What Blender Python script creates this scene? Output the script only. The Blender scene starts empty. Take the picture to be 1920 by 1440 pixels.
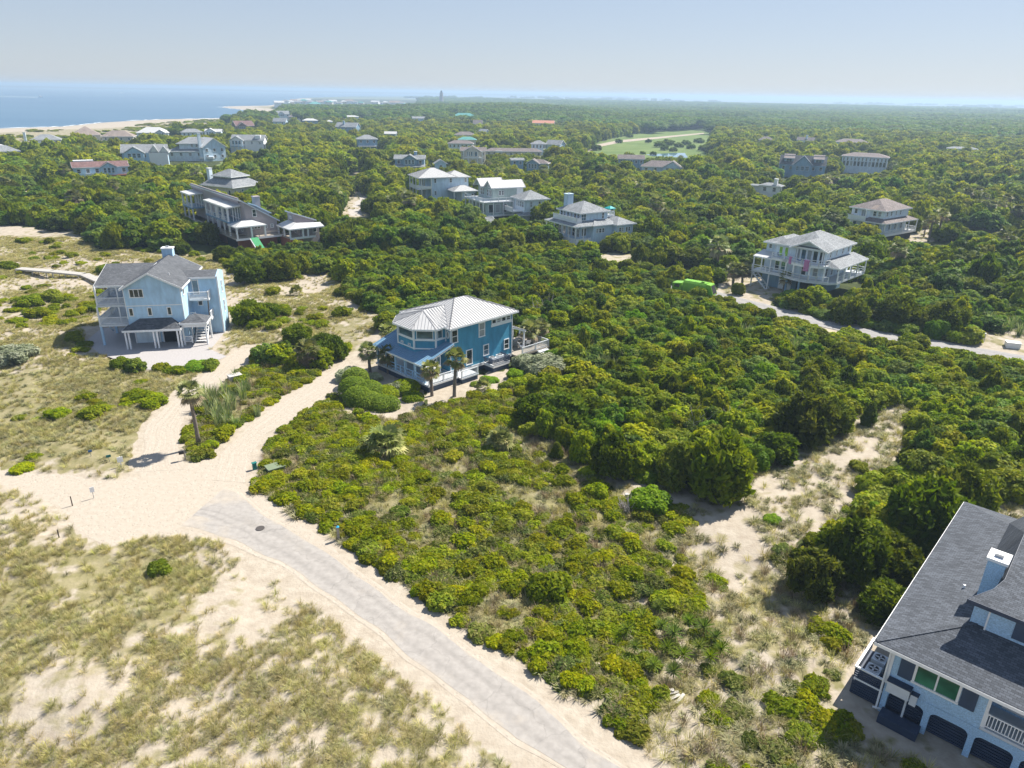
import bpy, math, random
import numpy as np
from mathutils import Vector, Matrix, noise as mnoise

SC = bpy.context.scene
COL = SC.collection
R_ = math.radians

# ------------------------------------------------------------------ camera, sky, sun, exposure
CAM_H, PITCH, ROLL, FPX = 34.0, R_(22.25), R_(1.03), 1333.0      # a drone 34 m up, looking down 22 degrees
cd = bpy.data.cameras.new('drone_camera'); cd.sensor_width = 36.0; cd.lens = FPX / 1920 * 36
cd.clip_start = 0.5; cd.clip_end = 60000
cam = bpy.data.objects.new('drone_camera', cd); COL.objects.link(cam)
cam.matrix_world = Matrix.Translation((0, 0, CAM_H)) @ Matrix.Rotation(math.pi / 2 - PITCH, 4, 'X') @ Matrix.Rotation(ROLL, 4, 'Z')
SC.camera = cam

SUN_EL, SUN_AZ = 50.0, 53.0          # azimuth clockwise from +Y (towards +X)
w = bpy.data.worlds.new('World'); SC.world = w; w.use_nodes = True
nt = w.node_tree; bg = nt.nodes['Background']
sky = nt.nodes.new('ShaderNodeTexSky'); sky.sky_type = 'NISHITA'; sky.sun_disc = False
sky.sun_elevation = R_(SUN_EL); sky.sun_rotation = R_(SUN_AZ)
sky.altitude = 0; sky.air_density = 1.0; sky.dust_density = 0.15; sky.ozone_density = 3.5
gm_ = nt.nodes.new('ShaderNodeGamma'); gm_.inputs[1].default_value = 0.42      # a hazy, evenly pale summer sky all round
nt.links.new(sky.outputs[0], gm_.inputs[0])
wb = nt.nodes.new('ShaderNodeMix'); wb.data_type = 'RGBA'; wb.blend_type = 'MULTIPLY'; wb.inputs[0].default_value = 1.0; wb.inputs[7].default_value = (.93, .98, 1.12, 1)   # cool white balance
nt.links.new(gm_.outputs[0], wb.inputs[6]); nt.links.new(wb.outputs[2], bg.inputs[0]); bg.inputs[1].default_value = 0.15
sd = bpy.data.lights.new('sun', 'SUN'); sd.energy = 4.6; sd.angle = R_(0.5); sd.color = (1.0, 0.94, 0.84)
sun = bpy.data.objects.new('sun', sd); COL.objects.link(sun)
_sv = Vector((math.sin(R_(SUN_AZ)) * math.cos(R_(SUN_EL)), math.cos(R_(SUN_AZ)) * math.cos(R_(SUN_EL)), math.sin(R_(SUN_EL))))
sun.rotation_euler = _sv.to_track_quat('Z', 'Y').to_euler(); sun.location = (0, 0, 120)
SC.view_settings.view_transform = 'Standard'; SC.view_settings.look = 'None'
SC.view_settings.exposure = 1.02; SC.view_settings.gamma = 1.0; SC.view_settings.use_curve_mapping = False
SC.render.engine = 'CYCLES'
SC.cycles.max_bounces = 5; SC.cycles.diffuse_bounces = 3; SC.cycles.transmission_bounces = 3
SC.cycles.volume_bounces = 0; SC.cycles.transparent_max_bounces = 6
SC.cycles.sample_clamp_indirect = 6.0

# ------------------------------------------------------------------ survey helpers: photograph pixels <-> ground points
cp, sp, cr, sr = math.cos(PITCH), math.sin(PITCH), math.cos(ROLL), math.sin(ROLL)
def at(u, v, z=0.0):
    a, b = u - 960, v - 720
    x = (a * cr + b * sr) / FPX; d = (-a * sr + b * cr) / FPX
    t = (z - CAM_H) / (-sp - d * cp)
    return Vector((x * t, (cp - d * sp) * t, z))
def px(x, y, z):
    z = z - CAM_H
    f = y * cp - z * sp; f = np.where(np.abs(f) < 1e-3, 1e-3, f)
    a2 = FPX * x / f; b2 = FPX * (-y * sp - z * cp) / f
    return 960 + a2 * cr - b2 * sr, 720 + a2 * sr + b2 * cr, f
def inside(poly, u, v):
    u = np.asarray(u); v = np.asarray(v); r = np.zeros(u.shape, bool); n = len(poly)
    for i in range(n):
        x1, y1 = poly[i]; x2, y2 = poly[(i + 1) % n]
        if y1 == y2: continue
        c = ((y1 > v) != (y2 > v)) & (u < (x2 - x1) * (v - y1) / (y2 - y1) + x1)
        r ^= c
    return r
def gpoly(pxs, z=0.0): return [tuple(at(u, v, z)[:2]) for u, v in pxs]
def _h(ix, iy, s):
    n = (ix * 374761393 + iy * 668265263 + s * 974634541) & 0xffffffff
    n = ((n ^ (n >> 13)) * 1274126177) & 0xffffffff
    return ((n ^ (n >> 16)) & 0xffff) / 65535.0
def vnoise(x, y, s=0):
    x = np.asarray(x, float); y = np.asarray(y, float)
    ix = np.floor(x).astype(np.int64); iy = np.floor(y).astype(np.int64); fx = x - ix; fy = y - iy
    fx = fx * fx * (3 - 2 * fx); fy = fy * fy * (3 - 2 * fy)
    a, b, c, d = _h(ix, iy, s), _h(ix + 1, iy, s), _h(ix, iy + 1, s), _h(ix + 1, iy + 1, s)
    return (a * (1 - fx) + b * fx) * (1 - fy) + (c * (1 - fx) + d * fx) * fy
def fbm(x, y, s=0, o=3):
    t = 0; a = 1.0; n = 0
    for k in range(o): t = t + a * vnoise(x * 2 ** k, y * 2 ** k, s + k * 17); n += a; a *= .5
    return t / n

# ------------------------------------------------------------------ materials
MATS = {}
def nmat(name):
    m = bpy.data.materials.new(name); m.use_nodes = True; MATS[name] = m
    return m, m.node_tree.nodes, m.node_tree.links, m.node_tree.nodes['Principled BSDF']
def rgb(c): return (c[0], c[1], c[2], 1)
def ramp(N, stops):
    r = N.new('ShaderNodeValToRGB'); e = r.color_ramp.elements
    while len(e) < len(stops): e.new(.5)
    for k, (p, c) in enumerate(stops): e[k].position = p; e[k].color = rgb(c)
    return r
def plain(name, c, rough=.6, metal=0, var=.12, scale=3.0, bump=.0, spec=.4):
    m, N, L, b = nmat(name)
    tc = N.new('ShaderNodeTexCoord'); n = N.new('ShaderNodeTexNoise'); n.inputs['Scale'].default_value = scale; n.inputs['Detail'].default_value = 5
    L.new(tc.outputs['Object'], n.inputs['Vector'])
    r = ramp(N, [(.25, [x * (1 - var) for x in c]), (.75, [min(1, x * (1 + var)) for x in c])])
    L.new(n.outputs[0], r.inputs[0]); L.new(r.outputs[0], b.inputs['Base Color'])
    b.inputs['Roughness'].default_value = rough; b.inputs['Metallic'].default_value = metal; b.inputs['Specular IOR Level'].default_value = spec
    if bump:
        bp = N.new('ShaderNodeBump'); bp.inputs['Strength'].default_value = bump; L.new(n.outputs[0], bp.inputs['Height']); L.new(bp.outputs[0], b.inputs['Normal'])
    return m
def siding(name, c, pitch=.16, shingle=False):
    m, N, L, b = nmat(name)
    tc = N.new('ShaderNodeTexCoord'); sx = N.new('ShaderNodeSeparateXYZ'); L.new(tc.outputs['Object'], sx.inputs[0])
    mm = N.new('ShaderNodeMath'); mm.operation = 'MULTIPLY'; mm.inputs[1].default_value = 1 / pitch; L.new(sx.outputs[2], mm.inputs[0])
    fr = N.new('ShaderNodeMath'); fr.operation = 'FRACT'; L.new(mm.outputs[0], fr.inputs[0])
    n = N.new('ShaderNodeTexNoise'); n.inputs['Scale'].default_value = 14 if shingle else 1.6; n.inputs['Detail'].default_value = 8
    mp_ = N.new('ShaderNodeMapping'); mp_.inputs['Scale'].default_value = (1, 1, 1 if shingle else .35); L.new(tc.outputs['Object'], mp_.inputs[0]); L.new(mp_.outputs[0], n.inputs['Vector'])
    v = .22 if shingle else .15
    r = ramp(N, [(.3, [x * (1 - v) for x in c]), (.7, [min(1, x * (1 + v)) for x in c])]); L.new(n.outputs[0], r.inputs[0]); L.new(r.outputs[0], b.inputs['Base Color'])
    bp = N.new('ShaderNodeBump'); bp.inputs['Strength'].default_value = .45; bp.inputs['Distance'].default_value = .03; bp.invert = True
    if shingle:
        ad = N.new('ShaderNodeMath'); L.new(fr.outputs[0], ad.inputs[0]); L.new(n.outputs[0], ad.inputs[1]); L.new(ad.outputs[0], bp.inputs['Height'])
    else: L.new(fr.outputs[0], bp.inputs['Height'])
    L.new(bp.outputs[0], b.inputs['Normal']); b.inputs['Roughness'].default_value = .62; b.inputs['Specular IOR Level'].default_value = .3
    return m
def roofing(name, c, tab=(.32, .15), var=.3):
    m, N, L, b = nmat(name)
    tc = N.new('ShaderNodeTexCoord'); bt = N.new('ShaderNodeTexBrick'); L.new(tc.outputs['Object'], bt.inputs['Vector'])
    bt.inputs['Scale'].default_value = 1; bt.inputs['Brick Width'].default_value = tab[0]; bt.inputs['Row Height'].default_value = tab[1]
    bt.inputs['Mortar Size'].default_value = .012; bt.inputs['Bias'].default_value = 0
    bt.inputs['Color1'].default_value = rgb([x * (1 - var) for x in c]); bt.inputs['Color2'].default_value = rgb([x * (1 + var) for x in c]); bt.inputs['Mortar'].default_value = rgb([x * .5 for x in c])
    n = N.new('ShaderNodeTexNoise'); n.inputs['Scale'].default_value = .6; n.inputs['Detail'].default_value = 7; L.new(tc.outputs['Object'], n.inputs['Vector'])
    mx = N.new('ShaderNodeMix'); mx.data_type = 'RGBA'; mx.blend_type = 'MULTIPLY'; mx.inputs[0].default_value = .5
    r = ramp(N, [(.3, (.7, .7, .7)), (.7, (1.25, 1.25, 1.25))]); L.new(n.outputs[0], r.inputs[0])
    L.new(bt.outputs[0], mx.inputs[6]); L.new(r.outputs[0], mx.inputs[7]); L.new(mx.outputs[2], b.inputs['Base Color'])
    bp = N.new('ShaderNodeBump'); bp.inputs['Strength'].default_value = .5; bp.inputs['Distance'].default_value = .02; L.new(bt.outputs[1], bp.inputs['Height']); bp.invert = True
    L.new(bp.outputs[0], b.inputs['Normal']); b.inputs['Roughness'].default_value = .85; b.inputs['Specular IOR Level'].default_value = .25
    return m
def glass(name, c=(.02, .03, .035)):
    m, N, L, b = nmat(name)
    b.inputs['Base Color'].default_value = rgb(c); b.inputs['Roughness'].default_value = .06; b.inputs['Specular IOR Level'].default_value = .9
    tc = N.new('ShaderNodeTexCoord'); n = N.new('ShaderNodeTexNoise'); n.inputs['Scale'].default_value = .7; L.new(tc.outputs['Object'], n.inputs['Vector'])
    r = ramp(N, [(.35, [x * .6 for x in c]), (.7, [x * 2.2 for x in c])]); L.new(n.outputs[0], r.inputs[0]); L.new(r.outputs[0], b.inputs['Base Color'])
    return m
def leafmat(name, dark, light, warm, trans=.42, rough=.6, hue=.016):
    m, N, L, b = nmat(name)
    a = N.new('ShaderNodeAttribute'); a.attribute_name = 'tint'
    oi = N.new('ShaderNodeObjectInfo')
    r = ramp(N, [(.0, dark), (.55, light), (1, warm)]); L.new(a.outputs['Fac'], r.inputs[0])
    hs = N.new('ShaderNodeHueSaturation')
    def rng(lo, hi, mul):
        t = N.new('ShaderNodeMath'); t.operation = 'MULTIPLY'; t.inputs[1].default_value = mul; L.new(oi.outputs['Random'], t.inputs[0])
        f = N.new('ShaderNodeMath'); f.operation = 'FRACT'; L.new(t.outputs[0], f.inputs[0])
        q = N.new('ShaderNodeMapRange'); q.inputs[3].default_value = lo; q.inputs[4].default_value = hi; L.new(f.outputs[0], q.inputs[0]); return q.outputs[0]
    L.new(rng(.5 - hue, .5 + hue, 7.13), hs.inputs['Hue']); L.new(rng(.95, 1.15, 31.7), hs.inputs['Saturation']); L.new(rng(.72, 1.32, 1.0), hs.inputs['Value'])
    L.new(r.outputs[0], hs.inputs['Color']); L.new(hs.outputs[0], b.inputs['Base Color'])
    b.inputs['Roughness'].default_value = rough; b.inputs['Specular IOR Level'].default_value = .12
    tr = N.new('ShaderNodeBsdfTranslucent'); mx = N.new('ShaderNodeMixShader'); mx.inputs[0].default_value = trans
    tc_ = N.new('ShaderNodeMix'); tc_.data_type = 'RGBA'; tc_.blend_type = 'MULTIPLY'; tc_.inputs[0].default_value = 1; tc_.inputs[7].default_value = (1.25, 1.25, .8, 1); L.new(hs.outputs[0], tc_.inputs[6]); L.new(tc_.outputs[2], tr.inputs[0]); L.new(b.outputs[0], mx.inputs[1]); L.new(tr.outputs[0], mx.inputs[2]); L.new(mx.outputs[0], N['Material Output'].inputs[0])
    return m

WHITE = plain('white_paint', (.78, .79, .80), .5, var=.05)
WGREY = plain('pale_grey_paint', (.60, .63, .66), .55, var=.06)
NAVY = plain('navy_paint', (.028, .045, .085), .55, var=.2)
NAVYS = siding('navy_siding', (.045, .07, .12), .2)
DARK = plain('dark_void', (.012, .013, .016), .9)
TEAL = siding('teal_siding', (.06, .27, .42), .15)
SKYB = siding('sky_blue_siding', (.42, .61, .78), .17)
PALEB = siding('pale_blue_siding', (.64, .74, .82), .16)
GREYB = siding('grey_blue_siding', (.50, .64, .76), .16)
SLATEB = siding('slate_blue_siding', (.20, .33, .46), .16)
SAGE = siding('sage_siding', (.36, .44, .42), .16)
CREAM = siding('cream_siding', (.62, .58, .50), .16)
CEDAR = siding('weathered_cedar_shingles', (.36, .32, .33), .14, True)
BROWNS = siding('brown_shingle_siding', (.20, .13, .10), .14, True)
SHAKE = siding('blue_shake_siding', (.36, .54, .72), .17, True)
ASPH = roofing('charcoal_shingles', (.105, .112, .125))
ASPHN = roofing('slate_grey_shingles', (.088, .098, .116), (.3, .15), .3)
ASPHL = roofing('light_grey_shingles', (.25, .265, .28))
ASPHB = roofing('grey_brown_shingles', (.20, .17, .165))
ASPHT = roofing('tan_shingles', (.29, .235, .205))
ASPHR = roofing('red_brown_shingles', (.20, .12, .115))
METW = plain('white_metal_roofing', (.52, .52, .51), .42, var=.06, scale=.8)
METS = plain('silver_metal_roofing', (.45, .45, .45), .45, .0, .08, .7)
METSEAM = plain('metal_seam', (.27, .27, .28), .5)
METB = plain('blue_and_shaded_metal_roofing', (.16, .29, .42), .5, .0, .08)  # the blue also holds painted shade on the blue house porch roof
METG = plain('green_metal_roofing', (.10, .30, .27), .4, 0, .1)
TERRA = plain('red_roof_tiles', (.52, .22, .14), .7, 0, .25, 2)
DULLTEAL = plain('dull_teal_paint', (.01, .15, .14), .6)
COPPER = plain('copper_roofing', (.55, .40, .27), .45, .2, .12)
BRICKM = plain('brick_base', (.30, .115, .06), .8, 0, .25, 6)
WOOD = plain('weathered_wood', (.34, .30, .25), .8, 0, .25, 5)
WOODG = plain('grey_boardwalk_wood', (.42, .40, .37), .8, 0, .2, 4)
WOODY = plain('fresh_wood', (.50, .30, .13), .7, 0, .15, 4)
BARK = plain('bark', (.11, .085, .065), .9, 0, .35, 8, .5)
PBARK = plain('palm_bark', (.17, .14, .115), .9, 0, .35, 9, .6)
DEADW = plain('dead_grey_wood', (.40, .36, .33), .9, 0, .2, 6)
GLASS = glass('window_glass'); GLASSB = glass('blue_window_glass', (.04, .085, .12)); GLASSG = glass('green_window_glass', (.025, .11, .06)); GLASSC = plain('window_with_blind', (.30, .32, .33), .12, 0, .15, 1.5, 0, .6); GLASSL = glass('lime_window_glass', (.22, .42, .05))
STEEL = plain('galvanised_steel', (.45, .46, .47), .4, .6, .1)
LIME = plain('lime_truck_paint', (.20, .44, .035), .35, 0, .06)
BLACK = plain('black_rubber', (.02, .02, .022), .7)
GREENC = plain('green_canvas', (.03, .26, .10), .6)
TEALC = plain('teal_canvas', (.0, .33, .33), .6)
PINK = plain('pink_towel', (.50, .20, .38), .9)
CHAIRB = plain('blue_patio_fabric', (.05, .14, .33), .8)
CONC = plain('pale_concrete', (.50, .48, .45), .85, 0, .1, 2)

# ------------------------------------------------------------------ objects
def tag(o, label=None, cat=None, group=None, kind=None):
    if label: o['label'] = label
    if cat: o['category'] = cat
    if group: o['group'] = group
    if kind: o['kind'] = kind
    return o
def link(name, me, parent=None):
    o = bpy.data.objects.new(name, me); COL.objects.link(o)
    if parent: o.parent = parent
    return o
def empty(name, loc, rz, label, cat, group=None):
    o = link(name, None); o.location = loc; o.rotation_euler = (0, 0, rz); o.empty_display_size = .3
    return tag(o, label, cat, group)
class MB:
    def __init__(s): s.v = []; s.f = []
    def add(s, vs, fs):
        n = len(s.v); s.v += [tuple(p) for p in vs]; s.f += [tuple(i + n for i in f) for f in fs]; return s
    def box(s, x0, x1, y0, y1, z0, z1):
        if x1 < x0: x0, x1 = x1, x0
        if y1 < y0: y0, y1 = y1, y0
        if z1 < z0: z0, z1 = z1, z0
        return s.add([(x0, y0, z0), (x1, y0, z0), (x1, y1, z0), (x0, y1, z0), (x0, y0, z1), (x1, y0, z1), (x1, y1, z1), (x0, y1, z1)],
                     [(3, 2, 1, 0), (4, 5, 6, 7), (0, 1, 5, 4), (1, 2, 6, 5), (2, 3, 7, 6), (3, 0, 4, 7)])
    def beam(s, p, q, wd, ht=None):
        "square bar from p to q, wd across, ht high"
        p = Vector(p); q = Vector(q); ht = ht or wd; d = (q - p); d.normalize()
        up = Vector((0, 0, 1)) if abs(d.z) < .95 else Vector((0, 1, 0))
        a = d.cross(up).normalized() * wd / 2; b = a.cross(d).normalized() * ht / 2
        vs = [p - a - b, p + a - b, p + a + b, p - a + b, q - a - b, q + a - b, q + a + b, q - a + b]
        return s.add(vs, [(0, 1, 2, 3), (7, 6, 5, 4), (0, 4, 5, 1), (1, 5, 6, 2), (2, 6, 7, 3), (3, 7, 4, 0)])
    def tube(s, pts, rs, n=8):
        rings = []; base = len(s.v)
        for k, p in enumerate(pts):
            p = Vector(p); d = (Vector(pts[min(k + 1, len(pts) - 1)]) - Vector(pts[max(k - 1, 0)])).normalized()
            up = Vector((0, 0, 1)) if abs(d.z) < .9 else Vector((1, 0, 0))
            a = d.cross(up).normalized(); b = d.cross(a)
            s.v += [tuple(p + (a * math.cos(t) + b * math.sin(t)) * rs[k]) for t in [2 * math.pi * j / n for j in range(n)]]
        for k in range(len(pts) - 1):
            for j in range(n):
                s.f.append((base + k * n + j, base + k * n + (j + 1) % n, base + (k + 1) * n + (j + 1) % n, base + (k + 1) * n + j))
        s.f.append(tuple(base + j for j in range(n))[::-1]); s.f.append(tuple(base + (len(pts) - 1) * n + j for j in range(n)))
        return s
    def prism(s, poly, z0, z1):
        n = len(poly)
        ar = sum(poly[i][0] * poly[(i + 1) % n][1] - poly[(i + 1) % n][0] * poly[i][1] for i in range(n))
        if ar < 0: poly = poly[::-1]
        zf = (lambda z, i: z[i] if isinstance(z, (list, tuple)) else z)
        if ar < 0:
            z0 = z0[::-1] if isinstance(z0, (list, tuple)) else z0; z1 = z1[::-1] if isinstance(z1, (list, tuple)) else z1
        vs = [(p[0], p[1], zf(z0, i)) for i, p in enumerate(poly)] + [(p[0], p[1], zf(z1, i)) for i, p in enumerate(poly)]
        return s.add(vs, [tuple(range(n))[::-1], tuple(range(n, 2 * n))] + [(i, (i + 1) % n, n + (i + 1) % n, n + i) for i in range(n)])
    def mesh(s, name, mat=None, smooth=False):
        me = bpy.data.meshes.new(name); me.from_pydata(s.v, [], s.f); me.update()
        if mat: me.materials.append(mat)
        if smooth: me.polygons.foreach_set('use_smooth', [True] * len(me.polygons))
        return me
    def build(s, name, mat, parent=None, smooth=False): return link(name, s.mesh(name, mat, smooth), parent)

WCACHE = {}
def _window_meshes(w, h, nx, ny, fm, gm, fw, oval=False):
    key = (round(w, 2), round(h, 2), nx, ny, fm.name, gm.name, fw, oval)
    if key not in WCACHE:
        m = MB(); a, b = w / 2, h / 2
        if oval:
            n = 18
            for i in range(n):
                t0, t1 = 2 * math.pi * i / n, 2 * math.pi * (i + 1) / n
                m.beam((a * math.cos(t0), -.04, b * math.sin(t0)), (a * math.cos(t1), -.04, b * math.sin(t1)), .09, .09)
            pts = [(a * math.cos(2 * math.pi * i / n), b * math.sin(2 * math.pi * i / n)) for i in range(n)]
            pm = MB().add([(x, -.02, z) for x, z in pts] + [(x, .0, z) for x, z in pts], [tuple(range(n)), tuple(range(n, 2 * n))[::-1]] + [(i, n + i, n + (i + 1) % n, (i + 1) % n) for i in range(n)])
        else:
            m.box(-a, a, -.07, .0, b - fw, b); m.box(-a - .03, a + .03, -.10, .0, -b, -b + fw)
            m.box(-a, -a + fw, -.07, .0, -b + fw, b - fw); m.box(a - fw, a, -.07, .0, -b + fw, b - fw)
            for i in range(1, nx): m.box(-a + w * i / nx - fw * .35, -a + w * i / nx + fw * .35, -.06, .0, -b + fw, b - fw)
            for j in range(1, ny):
                z = -b + h * j / ny
                for i in range(nx):
                    x0 = -a + w * i / nx + fw * .35 + .002; x1 = -a + w * (i + 1) / nx - fw * .35 - .002
                    if i == 0: x0 = -a + fw
                    if i == nx - 1: x1 = a - fw
                    m.box(x0, x1, -.055, .0, z - fw * .3, z + fw * .3)
            pm = MB().box(-a + fw, a - fw, -.025, -.005, -b + fw, b - fw)
        WCACHE[key] = (m.mesh('window', fm), pm.mesh('pane', gm))
    return WCACHE[key]

class House:
    def __init__(s, name, label, cat, x, y, ang, z=0.0, group=None):
        s.o = empty(name, (x, y, z), R_(ang), label, cat, group)
    def box(s, name, mat, x0, x1, y0, y1, z0, z1, parent=None): return MB().box(x0, x1, y0, y1, z0, z1).build(name, mat, parent or s.o)
    def prism(s, name, mat, poly, z0, z1, parent=None): return MB().prism(poly, z0, z1).build(name, mat, parent or s.o)
    def win(s, x, y, z, w, h, face, nx=1, ny=2, fm=None, gm=None, fw=.11, name='window', parent=None, oval=False):
        "window centred at x,y,z on a wall whose outward normal points at face degrees"
        s.k = getattr(s, 'k', 3) * 7 % 101 + 1
        fme, pme = _window_meshes(w, h, nx, ny, fm or WHITE, gm or (GLASS, GLASSC, GLASS, GLASSB, GLASS)[s.k % 5], fw, oval)
        o = link(name, fme, parent or s.o); o.location = (x, y, z); o.rotation_euler = (0, 0, R_(face + 90))
        link('pane', pme, o)
        return o
    def roof(s, faces, th=.2, mat=None, fas=None, name='roof', seam=0, parent=None, seamat=None):
        key = {}; vs = []; fs = []; cnt = {}
        def upward(f):
            q = Vector((0, 0, 0)); f = [Vector(p) for p in f]
            for i in range(len(f)): q += f[i].cross(f[(i + 1) % len(f)])
            f = [tuple(p) for p in f]; return f if q.z >= 0 else f[::-1]
        faces = [upward(f) for f in faces]
        for f in faces:
            idx = []
            for p in f:
                k = tuple(round(c, 3) for c in p)
                if k not in key: key[k] = len(vs); vs.append(k)
                idx.append(key[k])
            fs.append(idx)
            for i in range(len(idx)): cnt[(idx[i], idx[(i + 1) % len(idx)])] = f
        n = len(vs); m = MB(); bnd = [e for e in cnt if (e[1], e[0]) not in cnt]
        m.add(vs + [(x, y, z - th) for x, y, z in vs], [tuple(f) for f in fs] + [tuple(i + n for i in f[::-1]) for f in fs] + [(a, n + a, n + b, b) for a, b in bnd])
        ro = m.build(name, mat, parent or s.o)
        if fas:
            g = MB()
            for a, b in bnd:
                p, q = Vector(vs[a]), Vector(vs[b]); d = q - p
                if math.hypot(d.x, d.y) < .2: continue
                o = Vector((d.y, -d.x, 0)).normalized() * .035; t = th + .05
                pa = [p + o * .1, q + o * .1, q + o, p + o]
                g.add([v + Vector((0, 0, -t)) for v in pa] + [v + Vector((0, 0, .02)) for v in pa], [(3, 2, 1, 0), (4, 5, 6, 7), (0, 1, 5, 4), (1, 2, 6, 5), (2, 3, 7, 6), (3, 0, 4, 7)])
            if g.v: g.build('fascia', fas, ro)
        if seam:
            g = MB()
            for f in faces:
                P = [Vector(p) for p in f]; nn = Vector((0, 0, 0))
                for i in range(len(P)): nn += P[i].cross(P[(i + 1) % len(P)])
                nn.normalize()
                if nn.z < .2 or nn.z > .9995: continue
                up = Vector((-nn.x, -nn.y, 0)).normalized(); al = Vector((-up.y, up.x, 0))
                ss = [al.dot(p) for p in P]; lo, hi = min(ss), max(ss); k = lo + seam * .5
                while k < hi:
                    hit = []
                    for i in range(len(P)):
                        p, q = P[i], P[(i + 1) % len(P)]; a, b = al.dot(p) - k, al.dot(q) - k
                        if (a < 0) != (b < 0): hit.append(p + (q - p) * (a / (a - b)))
                    if len(hit) == 2 and (hit[0] - hit[1]).length > .15: g.beam(hit[0] + nn * .02, hit[1] + nn * .02, .035, .05)
                    k += seam
                for i in range(len(P)):
                    p, q = P[i], P[(i + 1) % len(P)]
                    if abs(p.z - q.z) > .3: g.beam(p + nn * .02, q + nn * .02, .12, .05)
            so = g.build('roof_seams', seamat or (METSEAM if mat in (METS, METW) else mat), ro); so['kind'] = 'stuff'
        return ro
    def hip(s, x0, x1, y0, y1, z, slope, mat, fas=None, th=.2, seam=0, name='roof', rise=None, seamat=None):
        w, d = x1 - x0, y1 - y0; h = min(w, d) / 2; r = rise if rise else h * slope
        a, b, c, e = (x0, y0, z), (x1, y0, z), (x1, y1, z), (x0, y1, z)
        if w >= d:
            p, q = (x0 + h, (y0 + y1) / 2, z + r), (x1 - h, (y0 + y1) / 2, z + r)
            fs = [[a, b, q, p], [b, c, q], [c, e, p, q], [e, a, p]]
            if w - d < .05: p = q = ((x0 + x1) / 2, (y0 + y1) / 2, z + r); fs = [[a, b, p], [b, c, p], [c, e, p], [e, a, p]]
        else:
            p, q = ((x0 + x1) / 2, y0 + h, z + r), ((x0 + x1) / 2, y1 - h, z + r)
            fs = [[a, b, p], [b, c, q, p], [c, e, q], [e, a, p, q]]
        return s.roof(fs, th, mat, fas, name, seam, None, seamat)
    def gab(s, x0, x1, y0, y1, z, slope, mat, fas=None, th=.2, axis='x', wall=None, over=.4, seam=0, name='roof'):
        "gable roof, ridge along axis; rect includes the overhang"
        if axis == 'x':
            ym = (y0 + y1) / 2; r = (y1 - y0) / 2 * slope
            fs = [[(x0, y0, z), (x1, y0, z), (x1, ym, z + r), (x0, ym, z + r)], [(x1, y1, z), (x0, y1, z), (x0, ym, z + r), (x1, ym, z + r)]]
            if wall:
                for xx in (x0 + over, x1 - over - .2):
                    yy = .3; zz = z - th - .02
                    MB().add([(xx, y0 + yy, zz + slope * yy), (xx, y1 - yy, zz + slope * yy), (xx, ym, zz + r), (xx + .2, y0 + yy, zz + slope * yy), (xx + .2, y1 - yy, zz + slope * yy), (xx + .2, ym, zz + r)], [(0, 2, 1), (3, 4, 5), (0, 1, 4, 3), (1, 2, 5, 4), (2, 0, 3, 5)]).build('gable_wall', wall, s.o)
        else:
            xm = (x0 + x1) / 2; r = (x1 - x0) / 2 * slope
            fs = [[(x1, y0, z), (x1, y1, z), (xm, y1, z + r), (xm, y0, z + r)], [(x0, y1, z), (x0, y0, z), (xm, y0, z + r), (xm, y1, z + r)]]
            if wall:
                for yv in (y0 + over, y1 - over - .2):
                    xx = .3; zz = z - th - .02
                    MB().add([(x0 + xx, yv, zz + slope * xx), (x1 - xx, yv, zz + slope * xx), (xm, yv, zz + r), (x0 + xx, yv + .2, zz + slope * xx), (x1 - xx, yv + .2, zz + slope * xx), (xm, yv + .2, zz + r)], [(0, 1, 2), (3, 5, 4), (0, 3, 4, 1), (1, 4, 5, 2), (2, 5, 3, 0)]).build('gable_wall', wall, s.o)
        return s.roof(fs, th, mat, fas, name, seam)
    def post(s, x, y, z0, z1, t=.18, mat=None, name='post'): return s.box(name, mat or WHITE, x - t / 2, x + t / 2, y - t / 2, y + t / 2, z0, z1)
    def rail(s, pts, z, h=1.0, step=.16, mat=None, style='picket', name='railing', posts=True, parent=None):
        m = MB(); mt = mat or WHITE
        for k in range(len(pts) - 1):
            p = Vector((*pts[k][:2], z)); q = Vector((*pts[k + 1][:2], z)); d = q - p; n = max(1, int(d.length / step))
            u = Vector((0, 0, 1))
            m.beam(p + u * h, q + u * h, .11, .08)
            if style == 'picket':
                m.beam(p + u * .12, q + u * .12, .07, .07)
                for i in range(1, n): c = p + d * (i / n); m.box(c.x - .022, c.x + .022, c.y - .022, c.y + .022, z + .16, z + h - .04)
            elif style == 'panel': m.beam(p + u * (h * .5), q + u * (h * .5), .05, h * .82)
            elif style == 'cross':
                m.beam(p + u * .12, q + u * .12, .07, .07); m.beam(p + u * h * .55, q + u * h * .55, .06, .06)
            if posts:
                nn = max(1, int(d.length / 2.2))
                for i in range(nn + 1):
                    c = p + d * (i / nn); m.box(c.x - .065, c.x + .065, c.y - .065, c.y + .065, z - .05, z + h + .07)
        return m.build(name, mt, parent or s.o)
    def chimney(s, x0, x1, y0, y1, z0, z1, mat, cap=None, pot=True):
        o = s.box('chimney', mat, x0, x1, y0, y1, z0, z1)
        c = MB().box(x0 - .1, x1 + .1, y0 - .1, y1 + .1, z1, z1 + .18)
        c.build('chimney_cap', cap or WHITE, o)
        if pot: MB().box((x0 + x1) / 2 - .22, (x0 + x1) / 2 + .22, (y0 + y1) / 2 - .22, (y0 + y1) / 2 + .22, z1 + .18, z1 + .4).build('flue', STEEL, o)
        return o
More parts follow.
